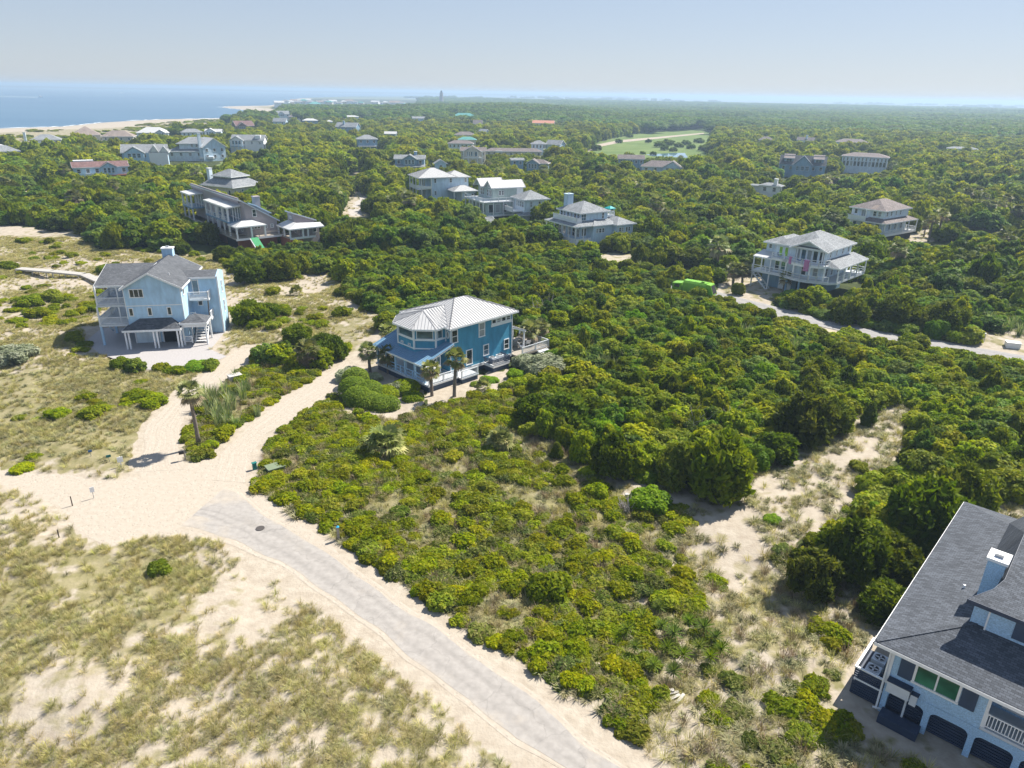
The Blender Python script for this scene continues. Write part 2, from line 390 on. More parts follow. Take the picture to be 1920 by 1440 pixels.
    def stairs(s, x0, x1, y0, z0, y1, z1, n, mat=None):
        m = MB()
        for i in range(n):
            t = (i + .5) / n; y = y0 + (y1 - y0) * t; z = z0 + (z1 - z0) * (i + 1) / n
            dy = abs(y1 - y0) / n * .62; m.box(x0 + .06, x1 - .06, y - dy, y + dy, z - .05, z)
        m.beam((x0, y0, z0 + .1), (x0, y1, z1), .08, .28); m.beam((x1, y0, z0 + .1), (x1, y1, z1), .08, .28)
        return m.build('stairs', mat or WHITE, s.o)
    def shrubs(s): pass
# ------------------------------------------------------------------ ground, roads, water
ROAD_R = [(1330, 1560), (1160, 1440), (1006, 1318), (907, 1242), (814, 1181), (724, 1116), (640, 1057), (580, 1018), (533, 990), (483, 956), (447, 927), (420, 915)]
ROAD_L = [(1190, 1560), (1062, 1440), (970, 1385), (879, 1310), (797, 1247), (724, 1192), (640, 1130), (580, 1090), (525, 1050), (460, 1020), (400, 998), (340, 985)]
FAR_UP = [(1120, 512), (1190, 522), (1230, 530), (1300, 540), (1345, 547), (1400, 562), (1427, 568), (1497, 587), (1570, 607), (1657, 623), (1747, 637), (1820, 650), (1920, 667), (2060, 692)]
FAR_LO = [(1120, 516), (1190, 528), (1230, 541), (1300, 556), (1345, 564), (1385, 571), (1423, 584), (1513, 607), (1587, 623), (1693, 643), (1765, 654), (1847, 666), (1920, 684), (2060, 716)]
TRL = ([(255, 885), (263, 863), (277, 797), (320, 753), (350, 730), (385, 700), (425, 668), (450, 655)], [(345, 880), (333, 845), (340, 797), (353, 773), (383, 737), (433, 707), (473, 677), (505, 655)])
TRR = ([(395, 900), (412, 853), (467, 800), (533, 747), (600, 707), (633, 687), (648, 672)], [(462, 905), (470, 850), (500, 813), (567, 773), (612, 745), (640, 715), (662, 690)])
PLAZA = [(-260, 868), (0, 879), (130, 889), (180, 899), (262, 893), (258, 868), (335, 846), (347, 872), (410, 855), (470, 852), (452, 900), (470, 918), (505, 940), (560, 980), (620, 1020), (655, 1060), (640, 1140), (590, 1105), (510, 1052), (440, 1018), (340, 1005), (270, 1008), (205, 1025), (150, 1000), (118, 958), (60, 930), (0, 908), (-260, 900)]
GRAVEL = [(188, 664), (160, 640), (155, 615), (430, 612), (395, 655), (425, 668), (390, 683), (330, 692), (277, 693), (235, 690), (213, 672)]
DUNE_NEAR = [(-700, 930), (0, 908), (60, 930), (118, 958), (150, 1000), (205, 1025), (270, 1008), (345, 1006), (440, 1020), (510, 1055), (590, 1108), (640, 1146), (724, 1206), (797, 1262), (879, 1325), (970, 1400), (1050, 1450), (1130, 1560), (-900, 1560)]
DUNE_MID = [(-500, 690), (0, 690), (150, 690), (235, 700), (330, 697), (392, 690), (350, 730), (318, 752), (275, 797), (258, 868), (262, 890), (180, 897), (0, 878), (-400, 868)]
DUNE_TOP = [(-400, 430), (0, 425), (165, 437), (180, 470), (430, 478), (412, 492), (430, 515), (640, 515), (640, 560), (700, 585), (745, 600), (690, 640), (560, 680), (445, 668), (190, 660), (240, 702), (150, 694), (-400, 694)]
LOW = [(452, 905), (474, 870), (545, 800), (600, 757), (640, 772), (760, 782), (965, 737), (985, 820), (1060, 850), (1110, 890), (1190, 945), (1280, 960), (1300, 1000), (1450, 1010), (1540, 1060), (1650, 1110), (1670, 1190), (1600, 1230), (1585, 1300), (1620, 1380), (1800, 1450), (1820, 1560), (1340, 1560), (1190, 1430), (1130, 1330), (1000, 1255), (870, 1175), (790, 1125), (695, 1055), (640, 1005), (600, 985), (540, 945)]
LOW2 = [(335, 845), (340, 797), (353, 773), (383, 737), (433, 707), (480, 675), (560, 690), (640, 685), (600, 705), (533, 747), (467, 800), (412, 853), (352, 866)]
TRACKSIDE = [(455, 905), (470, 850), (500, 813), (567, 773), (612, 745), (640, 715), (662, 700), (660, 775), (600, 775), (545, 812), (478, 880)]
HEDGEPLOT = [(628, 700), (660, 688), (760, 690), (800, 745), (790, 765), (762, 790), (700, 790), (642, 780)]
PORCHSIDE = [(640, 690), (650, 650), (720, 620), (770, 660), (770, 700), (660, 695)]
NEARSAND = [(1575, 1300), (1600, 1240), (1660, 1170), (1680, 1200), (1655, 1330), (1780, 1420), (1900, 1500), (1760, 1470), (1640, 1380), (1590, 1340)]
SANDR = [(1290, 975), (1330, 940), (1420, 882), (1540, 822), (1600, 772), (1705, 758), (1690, 850), (1640, 915), (1600, 965), (1540, 1000), (1430, 1050), (1380, 1110), (1310, 1060)]
YARD = [(745, 775), (800, 760), (800, 720), (960, 690), (985, 700), (975, 728), (900, 745), (830, 765)]
THICKET = [(412, 492), (440, 470), (640, 420), (1110, 470), (1180, 508), (1330, 566), (1390, 578), (1500, 612), (1690, 650), (1850, 672), (2300, 740), (2400, 1100), (1950, 950), (1825, 945), (1775, 1000), (1690, 1120), (1650, 1120), (1450, 1050), (1500, 1010), (1560, 990), (1640, 915), (1690, 850), (1705, 758), (1600, 772), (1540, 822), (1420, 882), (1340, 935), (1265, 905), (1190, 900), (1110, 885), (985, 815), (965, 737), (1060, 700), (1040, 640), (960, 590), (790, 560), (700, 585), (640, 545), (640, 510), (440, 510)]
CLEAR = [[(1105, 478), (1290, 470), (1300, 492), (1200, 490), (1180, 503), (1120, 500)], [(1710, 462), (1700, 440), (1760, 420), (1800, 430), (1790, 445)], [(1815, 410), (1920, 398), (1960, 420), (1850, 425)], [(1085, 300), (1110, 268), (1180, 252), (1240, 247), (1330, 240), (1345, 262), (1330, 290), (1280, 300), (1190, 300)], [(1440, 350), (1450, 336), (1487, 345), (1480, 362)], [(1560, 352), (1600, 346), (1600, 356)], [(845, 446), (884, 446), (884, 463), (850, 463)], [(652, 312), (676, 312), (676, 331), (652, 331)], [(635, 395), (660, 352), (695, 370), (698, 388), (690, 408), (640, 412)], [(385, 330), (420, 300), (440, 318), (400, 340)], [(1340, 566), (1440, 572), (1490, 545), (1460, 520), (1400, 512), (1345, 520)], [(1400, 575), (1560, 600), (1550, 625), (1440, 592)], [(1840, 630), (1920, 610), (1990, 640), (1920, 668), (1820, 650)], [(1840, 680), (1920, 695), (2000, 715), (1990, 740), (1845, 700)], [(0, 400), (60, 345), (110, 360), (20, 420)],
         [(560, 470), (440, 480), (430, 462), (560, 455)], [(955, 665), (1035, 655), (1010, 632), (960, 640)], [(1330, 548), (1300, 560), (1250, 548), (1270, 530), (1340, 535)]]
COASTPX = [(-1500, 300), (-600, 268), (0, 239.5), (117, 236), (200, 228), (300, 222.7), (433, 220.7), (477, 216), (476, 209), (450, 204.5), (413, 200.5), (433, 198.5), (500, 197.5), (522, 194.5), (535, 188), (567, 183.5), (660, 180.5)]
COAST = [tuple(at(u, v)[:2]) for u, v in COASTPX]
LAND = COAST + [(COAST[-1][0] + 3500, COAST[-1][1] + 9000), (30000, 30000), (30000, -3000), (-6000, -3000), (-6000, 120)]
HOUSES_AT = [(-7.8, 83.4, 45, -5.5, 18, -3, 11.5), (-53.65, 94.75, 11, -6, 12.5, -3, 14), (22.35, 32.3, -42.5, -2.8, 15, -2.5, 21), (56.3, 127.1, 45, -4, 15, -4, 15), (93.8, 182.3, 36, -1.5, 18, -1.5, 14), (14.2, 168.1, 33, -1.5, 18, -4, 14), (-4.9, 207, 27, -6, 15, -8.5, 15), (-27.6, 240.5, 24, -6, 15, -8, 13), (-60.9, 162.5, 40, -5, 9, -8, 38), (-50.2, 163.8, 40, -3.5, 8, -3, 7), (-90.4, 233.3, 63, -1, 18, -1, 23)]
def blocked(x, y, mg=0.0):
    r = np.zeros(np.shape(x), bool)
    for ox, oy, a, x0, x1, y0, y1 in HOUSES_AT:
        c, s = math.cos(R_(a)), math.sin(R_(a)); lx = (x - ox) * c + (y - oy) * s; ly = -(x - ox) * s + (y - oy) * c
        r |= (lx > x0 - mg) & (lx < x1 + mg) & (ly > y0 - mg) & (ly < y1 + mg)
    return r
def seg_dist(x, y, pts):
    d = np.full(np.shape(x), 1e9)
    for (ax, ay), (bx, by) in zip(pts[:-1], pts[1:]):
        dx, dy = bx - ax, by - ay; t = np.clip(((x - ax) * dx + (y - ay) * dy) / (dx * dx + dy * dy + 1e-9), 0, 1)
        d = np.minimum(d, np.hypot(x - ax - t * dx, y - ay - t * dy))
    return d
def strip_mid(a, b): return [tuple((at(*p) + at(*q))[:2] * .5) if False else ((at(*p).x + at(*q).x) / 2, (at(*p).y + at(*q).y) / 2) for p, q in zip(a, b)]
ROADS = [(strip_mid(ROAD_L, ROAD_R), 4.4), (strip_mid(FAR_UP, FAR_LO), 3.4), (strip_mid(*TRL), 2.4), (strip_mid(*TRR), 2.6)]
PLAZA_G = gpoly(PLAZA)
def flatness(x, y):
    "1 where the terrain must stay level (roads, yards, houses), 0 in the open"
    d = np.full(np.shape(x), 1e9)
    for pts, wd in ROADS: d = np.minimum(d, seg_dist(x, y, pts) - wd)
    d = np.minimum(d, seg_dist(x, y, PLAZA_G + PLAZA_G[:1])); ins = inside(PLAZA_G, x, y)
    f = np.clip(1 - d / 4, 0, 1); f[ins | blocked(x, y, 1.5)] = 1
    return f
def terrain(x, y):
    x = np.atleast_1d(np.asarray(x, float)); y = np.atleast_1d(np.asarray(y, float))
    r = np.hypot(x, y); f = 1 - flatness(x, y)
    h = (fbm(x / 9, y / 9, 3, 3) - .42) * 1.5 * f * np.clip(1 - (r - 200) / 150, 0, 1)
    h = h + (fbm(x / 1.7, y / 1.7, 8, 2) - .5) * .16 * f * np.clip(1 - (r - 80) / 60, 0, 1)
    sea = ~inside(LAND, x, y); ds = seg_dist(x, y, COAST)
    h = np.where(sea, np.maximum(-6, -.6 - ds * .05), np.where(ds < 40, np.minimum(h, -.6 + ds * .04), h))
    return h - .02
def tz(x, y): return float(terrain(x, y)[0])

def zone(x, y):
    "cover class at ground points: 0 bare, 1 sparse dune grass, 2 denser grass, 3 low shrubs, 4 thicket, 5 tree canopy, 6 open lawn, 9 water or beach"
    x = np.asarray(x, float); y = np.asarray(y, float); u, v, f = px(x, y, 0.0)
    c = np.full(x.shape, 5); ok = f > 1
    dist = np.hypot(x, y)
    c[(dist < 150)] = 4
    c[(x < -60) & (dist < 130)] = 1
    c[ok & (v > 860) & (dist < 90)] = 7
    for poly, k in ((THICKET, 4), (DUNE_TOP, 1), (DUNE_MID, 2), (DUNE_NEAR, 1), (TRACKSIDE, 3), (LOW, 3), (LOW2, 3), (SANDR, 7), (NEARSAND, 7)):
        c[ok & inside(poly, u, v)] = k
    for poly in CLEAR: c[ok & inside(poly, u, v)] = 6
    c[ok & inside(PORCHSIDE, u, v)] = 6
    for poly in (PLAZA, YARD, GRAVEL, HEDGEPLOT): c[ok & inside(poly, u, v)] = 0
    for pts, wd in ROADS[:1]: c[seg_dist(x, y, pts) < 2.95] = 0
    for pts, wd in ROADS[1:2]: c[seg_dist(x, y, pts) < wd - .3] = 0
    for pts, wd in ROADS[2:]: c[seg_dist(x, y, pts) < wd + .1] = 0
    ds = seg_dist(x, y, COAST)
    c[(ds < 55) | ~inside(LAND, x, y)] = 9
    beach = (((u < 440) & (v < 291 - u * .10)) | ((u >= 440) & (u < 545) & (v < 236 - (u - 440) * .12)) | ((u < 792) & (v < 203))) & (dist > 300) & (c != 9) & ok
    c[beach] = 8
    return c

def attr(me, name, kind, dom, data):
    a = me.attributes.new(name, kind, dom); a.data.foreach_set('vector' if kind == 'FLOAT_VECTOR' else 'value', np.ascontiguousarray(data, dtype=np.int32 if kind == 'INT' else np.float32).ravel()); return a

def ground_material():
    m, N, L, b = nmat('ground')
    tc = N.new('ShaderNodeTexCoord')
    def nz(s, det=6, dist=0):
        n = N.new('ShaderNodeTexNoise'); n.inputs['Scale'].default_value = s; n.inputs['Detail'].default_value = det; n.inputs['Distortion'].default_value = dist; L.new(tc.outputs['Object'], n.inputs['Vector']); return n.outputs[0]
    def at_(n):
        a = N.new('ShaderNodeAttribute'); a.attribute_name = n; return a.outputs['Fac']
    def mth(op, a, b_):
        t = N.new('ShaderNodeMath'); t.operation = op
        for i, q in enumerate((a, b_)):
            if isinstance(q, (int, float)): t.inputs[i].default_value = q
            else: L.new(q, t.inputs[i])
        return t.outputs[0]
    def mix(f, a, b_):
        t = N.new('ShaderNodeMix'); t.data_type = 'RGBA'; L.new(f, t.inputs[0])
        for i, q in ((6, a), (7, b_)):
            if isinstance(q, tuple): t.inputs[i].default_value = rgb(q)
            else: L.new(q, t.inputs[i])
        return t.outputs[2]
    sand = ramp(N, [(.3, (.335, .285, .225)), (.7, (.43, .38, .31))]); L.new(nz(1.3, 9), sand.inputs[0])
    litter = ramp(N, [(.3, (.16, .15, .06)), (.5, (.235, .21, .11)), (.72, (.30, .26, .16))]); L.new(nz(.9, 9), litter.inputs[0])
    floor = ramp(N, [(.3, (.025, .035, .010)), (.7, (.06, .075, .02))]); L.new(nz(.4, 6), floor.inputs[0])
    def thr(a, n, k=5.0, lo=.5):
        s = mth('ADD', a, mth('MULTIPLY', mth('SUBTRACT', n, .5), 1.5)); q = N.new('ShaderNodeMapRange'); q.inputs[1].default_value = lo - .5 / k; q.inputs[2].default_value = lo + .5 / k; L.new(s, q.inputs[0]); return q.outputs[0]
    c = mix(thr(at_('veg'), nz(.55, 8)), sand.outputs[0], litter.outputs[0])
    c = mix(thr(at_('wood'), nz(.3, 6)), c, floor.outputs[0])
    lawn = ramp(N, [(.3, (.085, .135, .03)), (.7, (.15, .20, .055))]); L.new(nz(.045, 9), lawn.inputs[0])
    c = mix(thr(at_('lawn'), nz(.1, 4), 3), c, lawn.outputs[0])
    marsh = ramp(N, [(.35, (.10, .13, .075)), (.6, (.17, .19, .11))]); L.new(nz(.0016, 6), marsh.inputs[0])
    c = mix(at_('marsh'), c, marsh.outputs[0])
    L.new(c, b.inputs['Base Color']); b.inputs['Roughness'].default_value = .95; b.inputs['Specular IOR Level'].default_value = .15
    bp = N.new('ShaderNodeBump'); bp.inputs['Strength'].default_value = .6; bp.inputs['Distance'].default_value = .08; L.new(nz(4.5, 8), bp.inputs['Height']); L.new(bp.outputs[0], b.inputs['Normal'])
    return m
def build_ground():
    rr = [9.0]
    while rr[-1] < 32000: rr.append(rr[-1] * 1.0135 + .02)
    rr = np.array(rr)
    fan = np.radians(np.arange(-52, 52.01, .32)); rest = np.radians(np.arange(56, 308, 6.0)); th = np.concatenate([fan, rest])
    T, Rr = np.meshgrid(th, rr); x = (np.sin(T) * Rr).ravel(); y = (np.cos(T) * Rr).ravel()
    z = terrain(x, y); x = np.append(x, 0); y = np.append(y, 0); z = np.append(z, -.02)
    n, m = len(th), len(rr); fs = []
    i = np.arange(m - 1)[:, None] * n + np.arange(n)[None, :]; j = np.arange(m - 1)[:, None] * n + (np.arange(n)[None, :] + 1) % n
    q = np.stack([i, i + n, j + n, j], -1).reshape(-1, 4)
    c0 = len(x) - 1; tri = np.stack([np.full(n, c0), np.arange(n), (np.arange(n) + 1) % n], -1)
    me = bpy.data.meshes.new('ground'); nv = len(x); nq, ntr = len(q), n
    me.vertices.add(nv); me.vertices.foreach_set('co', np.stack([x, y, z], -1).astype(np.float32).ravel())
    me.loops.add(nq * 4 + ntr * 3); me.loops.foreach_set('vertex_index', np.concatenate([q.ravel(), tri.ravel()]).astype(np.int32))
    me.polygons.add(nq + ntr); me.polygons.foreach_set('loop_start', np.concatenate([np.arange(nq) * 4, nq * 4 + np.arange(ntr) * 3]).astype(np.int32))
    me.update(calc_edges=True); me.polygons.foreach_set('use_smooth', [True] * (nq + ntr))
    c = zone(x, y); veg = np.zeros(nv); wood = np.zeros(nv); lawn = np.zeros(nv)
    for k, a in ((1, .42), (2, .72), (3, .78), (4, .9), (5, .95), (6, .42), (7, .30), (8, .55), (9, .02)): veg[c == k] = a
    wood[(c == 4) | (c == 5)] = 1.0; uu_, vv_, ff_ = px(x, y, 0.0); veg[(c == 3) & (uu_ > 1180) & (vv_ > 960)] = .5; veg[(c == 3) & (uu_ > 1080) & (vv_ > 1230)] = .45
    u, v, f = px(x, y, 0.0); dist = np.hypot(x, y); tw = (c == 8) & (u > 512) & (dist > 900); veg[tw] = .95; wood[tw] = .75
    lawn[(c == 6) & (dist > 240) & (u > 900)] = 1; lawn[(c == 6) & (u < 480) & (dist > 200) & (u > 300)] = .8
    big = fbm(x / 14, y / 14, 21, 3)
    veg = np.where((c == 1) | (c == 2), veg + (big - .5) * .9, veg)
    marsh = np.clip((dist - 3300 - 500 * (x / (y + 1))) / 200, 0, 1) * inside(LAND, x, y); wood *= 1 - marsh
    for nme, a in (('veg', veg), ('wood', wood), ('lawn', lawn), ('marsh', marsh)): attr(me, nme, 'FLOAT', 'POINT', a)
    me.materials.append(ground_material()); tag(link('ground', me), kind='structure')
build_ground()

def strip(name, a, b, z, mat, sub=6, wob=.0, across=4, fade=0):
    "a ribbon between two edge lines given in photograph pixels, on the ground"
    A = [at(*p) for p in a]; B = [at(*p) for p in b]; rows = []
    for k in range(len(A) - 1):
        for i in range(sub): t = i / sub; rows.append((A[k].lerp(A[k + 1], t), B[k].lerp(B[k + 1], t)))
    rows.append((A[-1], B[-1])); vs = []; fs = []; av = []; al = 0; prev = None
    for r, (p, q) in enumerate(rows):
        d = (q - p).normalized(); mid = (p + q) / 2
        if prev is not None: al += (mid - prev).length
        prev = mid
        p = p - d * wob * (mnoise.noise(p * .35) ); q = q + d * wob * (mnoise.noise(q * .35 + Vector((9, 0, 0))))
        for i in range(across + 1):
            c = p.lerp(q, i / across); vs.append((c.x, c.y, z)); e_ = max(0, r - (len(rows) - 1 - fade)) / fade if fade else 0; av.append(((i / across * 2 - 1) * (1 - e_) + 1.15 * e_ * (1 if i * 2 >= across else -1), al, 0))
    n = across + 1
    for r in range(len(rows) - 1):
        for i in range(across): fs.append((r * n + i, r * n + i + 1, (r + 1) * n + i + 1, (r + 1) * n + i))
    me = bpy.data.meshes.new(name); me.from_pydata(vs, [], fs); attr(me, 'lane', 'FLOAT_VECTOR', 'POINT', np.array(av)); me.materials.append(mat); me.update()
    return tag(link(name, me), kind='structure')
def road_material(name, base, sandy, edge=.62):
    m, N, L, b = nmat(name)
    tc = N.new('ShaderNodeTexCoord')
    def nz(s, det=7):
        n = N.new('ShaderNodeTexNoise'); n.inputs['Scale'].default_value = s; n.inputs['Detail'].default_value = det; L.new(tc.outputs['Object'], n.inputs['Vector']); return n.outputs[0]
    asp = ramp(N, [(.32, [x * .88 for x in base]), (.68, [x * 1.08 for x in base])]); L.new(nz(2.4, 12), asp.inputs[0])
    sand = ramp(N, [(.3, (.36, .31, .25)), (.7, (.45, .40, .335))]); L.new(nz(1.6), sand.inputs[0])
    a = N.new('ShaderNodeAttribute'); a.attribute_name = 'lane'; sx = N.new('ShaderNodeSeparateXYZ'); L.new(a.outputs['Vector'], sx.inputs[0])
    ab = N.new('ShaderNodeMath'); ab.operation = 'ABSOLUTE'; L.new(sx.outputs[0], ab.inputs[0])
    fz = N.new('ShaderNodeMath'); fz.operation = 'MULTIPLY_ADD'; L.new(nz(5.5, 10), fz.inputs[0]); fz.inputs[1].default_value = .3; L.new(nz(.5, 10), fz.inputs[2]); sh_ = N.new('ShaderNodeMath'); sh_.operation = 'SUBTRACT'; L.new(fz.outputs[0], sh_.inputs[0]); sh_.inputs[1].default_value = .15
    n2 = N.new('ShaderNodeMath'); n2.operation = 'MULTIPLY_ADD'; L.new(sh_.outputs[0], n2.inputs[0]); n2.inputs[1].default_value = 1.1; L.new(ab.outputs[0], n2.inputs[2])
    q = N.new('ShaderNodeMapRange'); q.inputs[1].default_value = edge + .55 - sandy; q.inputs[2].default_value = edge + .95 - sandy; L.new(n2.outputs[0], q.inputs[0])
    n3 = ramp(N, [(.58, (0, 0, 0)), (.80, (.40, .40, .40))]); L.new(sh_.outputs[0], n3.inputs[0])
    mxm = N.new('ShaderNodeMath'); mxm.operation = 'MAXIMUM'; L.new(q.outputs[0], mxm.inputs[0]); L.new(n3.outputs[0], mxm.inputs[1])
    trk = ramp(N, [(.12, (1, 1, 1)), (.42, (.86, .86, .86)), (.7, (1, 1, 1))]); L.new(ab.outputs[0], trk.inputs[0])
    vor = N.new('ShaderNodeTexVoronoi'); vor.feature = 'DISTANCE_TO_EDGE'; vor.inputs['Scale'].default_value = .32; nw = N.new('ShaderNodeTexNoise'); nw.inputs['Scale'].default_value = .9; nw.inputs['Detail'].default_value = 6; L.new(tc.outputs['Object'], nw.inputs['Vector']); va = N.new('ShaderNodeVectorMath'); va.operation = 'MULTIPLY_ADD'; va.inputs[1].default_value = (1.6, 1.6, 0); L.new(nw.outputs['Color'], va.inputs[0]); L.new(tc.outputs['Object'], va.inputs[2]); L.new(va.outputs[0], vor.inputs['Vector'])
    crk = ramp(N, [(.003, (.84, .84, .84)), (.012, (1, 1, 1))]); L.new(vor.outputs['Distance'], crk.inputs[0])
    m1 = N.new('ShaderNodeMix'); m1.data_type = 'RGBA'; m1.blend_type = 'MULTIPLY'; m1.inputs[0].default_value = 1; L.new(asp.outputs[0], m1.inputs[6]); L.new(trk.outputs[0], m1.inputs[7])
    m2 = N.new('ShaderNodeMix'); m2.data_type = 'RGBA'; m2.blend_type = 'MULTIPLY'; m2.inputs[0].default_value = 1; L.new(m1.outputs[2], m2.inputs[6]); L.new(crk.outputs[0], m2.inputs[7])
    mx = N.new('ShaderNodeMix'); mx.data_type = 'RGBA'; L.new(mxm.outputs[0], mx.inputs[0]); L.new(m2.outputs[2], mx.inputs[6]); L.new(sand.outputs[0], mx.inputs[7])
    L.new(mx.outputs[2], b.inputs['Base Color']); b.inputs['Roughness'].default_value = .9; b.inputs['Specular IOR Level'].default_value = .2
    bp = N.new('ShaderNodeBump'); bp.inputs['Strength'].default_value = .25; bp.inputs['Distance'].default_value = .02; L.new(nz(22, 3), bp.inputs['Height']); L.new(bp.outputs[0], b.inputs['Normal'])
    return m
def rut_material():
    m, N, L, b = nmat('rutted_sand')
    a = N.new('ShaderNodeAttribute'); a.attribute_name = 'lane'
    mp = N.new('ShaderNodeMapping'); mp.inputs['Scale'].default_value = (7, .12, 1); L.new(a.outputs['Vector'], mp.inputs[0])
    n = N.new('ShaderNodeTexNoise'); n.inputs['Scale'].default_value = 1.0; n.inputs['Detail'].default_value = 6; L.new(mp.outputs[0], n.inputs['Vector'])
    tc = N.new('ShaderNodeTexCoord'); n2 = N.new('ShaderNodeTexNoise'); n2.inputs['Scale'].default_value = 2.2; n2.inputs['Detail'].default_value = 8; L.new(tc.outputs['Object'], n2.inputs['Vector'])
    r = ramp(N, [(.3, (.355, .305, .245)), (.7, (.455, .405, .34))]); ad = N.new('ShaderNodeMath'); ad.operation = 'MULTIPLY_ADD'; ad.inputs[1].default_value = .5; L.new(n.outputs[0], ad.inputs[0])
    h = N.new('ShaderNodeMath'); h.operation = 'MULTIPLY'; h.inputs[1].default_value = .5; L.new(n2.outputs[0], h.inputs[0]); L.new(h.outputs[0], ad.inputs[2])
    L.new(ad.outputs[0], r.inputs[0]); L.new(r.outputs[0], b.inputs['Base Color']); b.inputs['Roughness'].default_value = .95; b.inputs['Specular IOR Level'].default_value = .1
    vo = N.new('ShaderNodeTexVoronoi'); vo.inputs['Scale'].default_value = 2.6; L.new(tc.outputs['Object'], vo.inputs['Vector']); vr = ramp(N, [(.1, (0, 0, 0)), (.34, (1, 1, 1))]); L.new(vo.outputs[0], vr.inputs[0]); hh = N.new('ShaderNodeMath'); hh.operation = 'MULTIPLY_ADD'; hh.inputs[1].default_value = .35; L.new(vr.outputs[0], hh.inputs[0]); L.new(ad.outputs[0], hh.inputs[2])
    bp = N.new('ShaderNodeBump'); bp.inputs['Strength'].default_value = .8; bp.inputs['Distance'].default_value = .075; L.new(hh.outputs[0], bp.inputs['Height']); L.new(bp.outputs[0], b.inputs['Normal'])
    return m
RUT = rut_material()
def grow(a, b, k):
    o1, o2 = [], []
    for p, q in zip(a, b): o1.append((p[0] - (q[0] - p[0]) * k, p[1] - (q[1] - p[1]) * k)); o2.append((q[0] + (q[0] - p[0]) * k, q[1] + (q[1] - p[1]) * k))
    return o1, o2
def sheet(name, pxs, z, mat, kind='structure'):
    me = MB().add([(p[0], p[1], z) for p in gpoly(pxs)], [tuple(range(len(pxs)))]).mesh(name, mat)
    attr(me, 'lane', 'FLOAT_VECTOR', 'POINT', np.zeros((len(pxs), 3))); return tag(link(name, me), kind=kind)
sheet('sand_turnaround', PLAZA, -.014, RUT)
sa, sb = grow(ROAD_L, ROAD_R, .15); strip('road_shoulder', sa, sb, -.009, RUT, 6, .4)
strip('sandy_track', *TRL, -.005, RUT, 6, .35); strip('sandy_track', *TRR, -.005, RUT, 6, .35)
strip('road', ROAD_L, ROAD_R, .0, road_material('worn_asphalt', (.335, .313, .29), .0, .90), 6, .5, fade=16)
strip('far_road', FAR_UP, FAR_LO, .04, road_material('grey_asphalt', (.30, .29, .285), -.3), 4)
sheet('gravel_drive', GRAVEL, -.008, plain('grey_gravel', (.37, .35, .345), .95, 0, .18, 5, .4))
sheet('house_drive', [(1440, 592), (1490, 560), (1515, 567), (1490, 603)], .034, plain('brown_pavers', (.30, .26, .235), .9, 0, .15, 2, .2))
strip('road_verge', [(1425, 588), (1513, 610), (1570, 622)], [(1430, 595), (1500, 622), (1556, 634)], .03, plain('dry_verge', (.42, .36, .24), .95, 0, .2, 1.2))
strip('side_lane', [(1836, 682), (1920, 697), (2050, 722)], [(1842, 692), (1920, 712), (2050, 740)], .042, MATS['grey_asphalt'], 4)
sheet('cart_path', [(664, 356), (678, 358), (692, 371), (690, 383), (674, 393), (680, 404), (664, 408), (645, 397), (657, 384), (675, 374)], .05, plain('pale_path', (.40, .37, .34), .9, 0, .12, .8))
sheet('cart_path', [(846, 447), (882, 448), (882, 459), (860, 462)], .05, MATS['pale_path']); sheet('cart_path', [(654, 314), (674, 314), (674, 324), (655, 324)], .05, MATS['pale_path'])
sheet('golf_path', [(1092, 290), (1098, 281), (1120, 271), (1160, 263), (1220, 258), (1320, 249), (1320, 251), (1225, 261), (1165, 267), (1122, 276), (1105, 284)], .06, plain('sandy_path', (.36, .30, .24), .95, 0, .15, .3))
sheet('pond', [(1210, 290), (1225, 293), (1290, 296), (1284, 287), (1262, 287)], .08, glass('pond_water', (.10, .19, .26)))
def sea_material():
    m, N, L, b = nmat('sea_water'); tc = N.new('ShaderNodeTexCoord')
    n = N.new('ShaderNodeTexNoise'); n.inputs['Scale'].default_value = .12; n.inputs['Detail'].default_value = 8; L.new(tc.outputs['Object'], n.inputs['Vector'])
    mp = N.new('ShaderNodeMapping'); mp.inputs['Scale'].default_value = (.002, .006, 1); L.new(tc.outputs['Object'], mp.inputs[0])
    n2 = N.new('ShaderNodeTexNoise'); n2.inputs['Scale'].default_value = 1; n2.inputs['Detail'].default_value = 5; L.new(mp.outputs[0], n2.inputs['Vector'])
    r = ramp(N, [(.3, (.045, .115, .195)), (.7, (.075, .155, .235))]); L.new(n2.outputs[0], r.inputs[0]); L.new(r.outputs[0], b.inputs['Base Color'])
    b.inputs['Roughness'].default_value = .35; b.inputs['Specular IOR Level'].default_value = .35
    bp = N.new('ShaderNodeBump'); bp.inputs['Strength'].default_value = .6; bp.inputs['Distance'].default_value = .5; L.new(n.outputs[0], bp.inputs['Height']); L.new(bp.outputs[0], b.inputs['Normal'])
    return m
SEA = sea_material()
tag(MB().add([(-40000, -2000, -.6), (9000, -2000, -.6), (9000, 30000, -.6), (-40000, 30000, -.6)], [(0, 1, 2, 3)]).build('sea', SEA), kind='structure')
